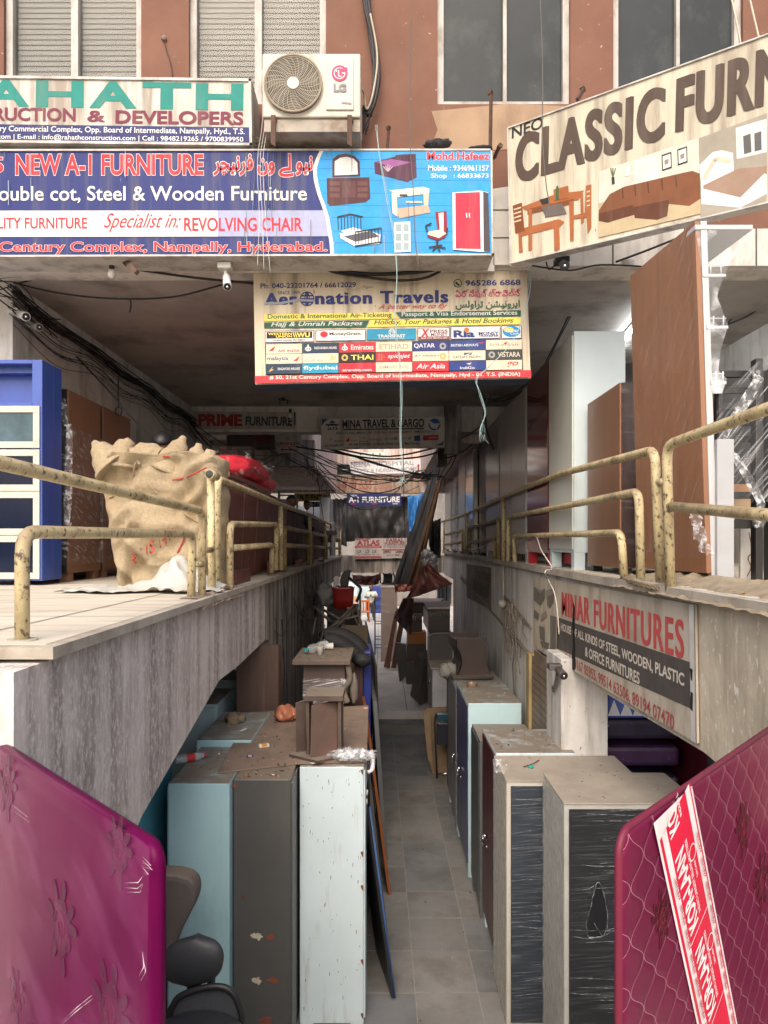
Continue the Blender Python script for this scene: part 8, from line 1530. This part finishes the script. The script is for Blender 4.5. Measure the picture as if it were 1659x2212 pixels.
wires('cable', 'long thin black wire sagging across the ceiling mouth to the travel sign', [[P(30, 610, 6.3), P(120, 632, 6.3), P(240, 645, 6.3), P(370, 642, 6.3), P(470, 618, 6.3), P(548, 596, 6.3)], [P(281, 645, 6.3), P(283, 660, 6.3), P(280, 675, 6.3)]], .009)
wires('cable', 'straight black wire from the rusty bracket to the travel sign', [[P(293, 582, 5.9), P(420, 600, 6.0), P(548, 612, 6.1)]], .009)
wires('cable', 'thin wires fanning from the corner tangle along the beam', [[P(0, 600, 6.2), P(120, 588, 6.1), P(230, 582, 6.0)], [P(40, 612, 6.3), P(140, 590, 6.2), P(240, 584, 6.1)]], .008)
wires('cable_loop', 'black wire hanging from the bundle and ending in a coil', [[P(256, 812, 7.6), P(255, 850, 7.6), P(256, 878, 7.6)]] + [[P(256 + 7 * math.cos(a), 888 + 9 * math.sin(a), 7.6 + .01 * k) for a in (j * .7 for j in range(10))] for k in range(3)], .009)
wires('cable', 'black cables sagging across the top of the travel sign', [[P(690, 578, 5.98), P(730, 590, 5.96), P(800, 600, 5.95), P(860, 606, 5.95), P(920, 600, 5.95), P(968, 576, 5.98)], [P(700, 580, 5.98), P(790, 592, 5.95), P(900, 588, 5.95), P(985, 574, 5.98)]], .013)
wires('cable', 'black cables dropping from the ceiling on the right to the pale blue wardrobe', [[P(1292, 570, 6.5), P(1240, 660, 7.2), P(1200, 740, 7.8), P(1170, 800, 8.2)], [P(1296, 572, 6.5), P(1246, 660, 7.2), P(1204, 738, 7.8), P(1176, 800, 8.2)], [P(1170, 800, 8.2), P(1110, 850, 8.8), P(1054, 864, 9.0)], [P(1172, 806, 8.2), P(1106, 860, 8.8), P(1056, 868, 9.0)]], .011)
wires('cable', 'black cable along the beam under the slanting cream sign', [[P(1150, 574, 5.75), P(1230, 584, 5.75), P(1300, 572, 5.75), P(1420, 578, 5.75)], [P(1330, 566, 5.75), P(1400, 540, 5.7), P(1500, 500, 5.6)], [P(1180, 566, 5.75), P(1186, 582, 5.7), P(1202, 570, 5.7)]], .009)
wires('cable_run', 'black cable tangle on the far right wall above the slatted furniture', [[P(1560 + rnd.uniform(-20, 10), 690 + rnd.uniform(-60, 40), 7.6), P(1610 + rnd.uniform(-10, 10), 640 + rnd.uniform(-60, 50), 7.3), P(1665 + rnd.uniform(-5, 25), 600 + rnd.uniform(-60, 60), 7.0)] for _ in range(14)] + [[P(1590 + i * 9, 470 + i * 6, 6.5), P(1595 + i * 8, 520, 6.5), P(1600 + i * 9, 560 + i * 10, 6.5)] for i in range(4)], .01)
# light well
hub1, hub2, knot = P(682, 995, 12.8), P(944, 1042, 14.5), P(908, 1028, 14.5)
runs = []
for i in range(8): a = P(630 + rnd.uniform(-60, 60), 960 + rnd.uniform(0, 30), 12.7); b = P(900 + rnd.uniform(-20, 60), 1025 + rnd.uniform(-8, 16), 15.0); runs.append(sag(a, b, rnd.uniform(.1, .35), 9))
wires('cable_run', 'fan of thin black wires sagging across the light well opening', runs, .009)
wires('cable_run', 'heavy black cables swooping across the light well below the travel and cargo sign', [[P(700, 968, 12.2), P(800, 990, 12.4), P(900, 988, 12.4), P(965, 970, 12.3)], [P(720, 970, 12.3), P(820, 1005, 13), P(900, 1022, 14), P(950, 1025, 14.4)], [P(640, 965, 12.4), P(760, 985, 12.8), P(880, 1020, 14), P(960, 1030, 14.4)], [P(730, 970, 12.3), P(840, 986, 12.4), P(950, 965, 12.3)]], .012)
wires('cable_run', 'long slack wires hanging in curves before the far parapet', [sag(P(680, 990 + i * 8, 14), P(900 - i * 12, 1025 + i * 5, 16.5), .55 + .12 * i, 12) for i in range(3)] + [sag(P(720, 1062, 18), P(905, 1050, 18), .25, 8)], .01)
wires('cable', 'thin black wire dropping plumb through the light well past the navy sign', [[P(871, 960, 13), P(872, 1050, 14), P(873, 1100, 15), P(875, 1150, 15.5), P(876, 1235, 16)]], .008)
wires('cable', 'thin dark wire falling in front of the light grey wardrobe', [[P(682, 995, 12.8), P(690, 1060, 13.5), P(697, 1110, 14), P(706, 1150, 14.4)]], .008)
wires('cable_knot', 'knot of wires where the light well cables cross on the right', [[knot + Vector((rnd.uniform(-.25, .25), rnd.uniform(-.1, .1), rnd.uniform(-.12, .12))) for _ in range(5)] for _ in range(14)], .008)
wires('cable_run', 'black cables drooping from the dark unit to the slanting tarpaulin', [[P(975, 990, 13), P(970, 1000, 13), P(955, 1020, 14), P(946, 1045, 14.6)], [P(985, 985, 12.9), P(975, 1008, 13.4), P(955, 1036, 14.4)], [P(1020, 960, 12), P(990, 982, 12.8), P(960, 990, 13)], [P(960, 960, 12.5), P(1010, 940, 11.8), P(1046, 915, 10)], [P(1046, 880, 9.0), P(1040, 940, 10), P(1030, 990, 11)], [P(1046, 876, 9.0), P(1052, 930, 9.6), P(1066, 970, 10)]], .011)
wires('cable_run', 'ragged dusty wires along the lower edge of the left light well wall', [[P(660 + i * 9 + rnd.uniform(-5, 5), 985 + i * 12 + rnd.uniform(-4, 8), 13 + i * .9), P(664 + i * 9 + rnd.uniform(-8, 8), 1000 + i * 12 + rnd.uniform(0, 12), 13 + i * .9), P(668 + i * 9 + rnd.uniform(-8, 8), 1010 + i * 11 + rnd.uniform(0, 20), 13 + i * .9)] for i in range(7) for _ in range(5)], .006, M_wire)
wires('cable_run', 'wires drooping from the cross beam down the left shade', [sag(P(410 + rnd.uniform(-8, 10), 885 + rnd.uniform(0, 40), 12.0), P(600 + rnd.uniform(-60, 60), 985 + rnd.uniform(-20, 20), 13.4), rnd.uniform(.1, .5), 8) for _ in range(6)], .007)
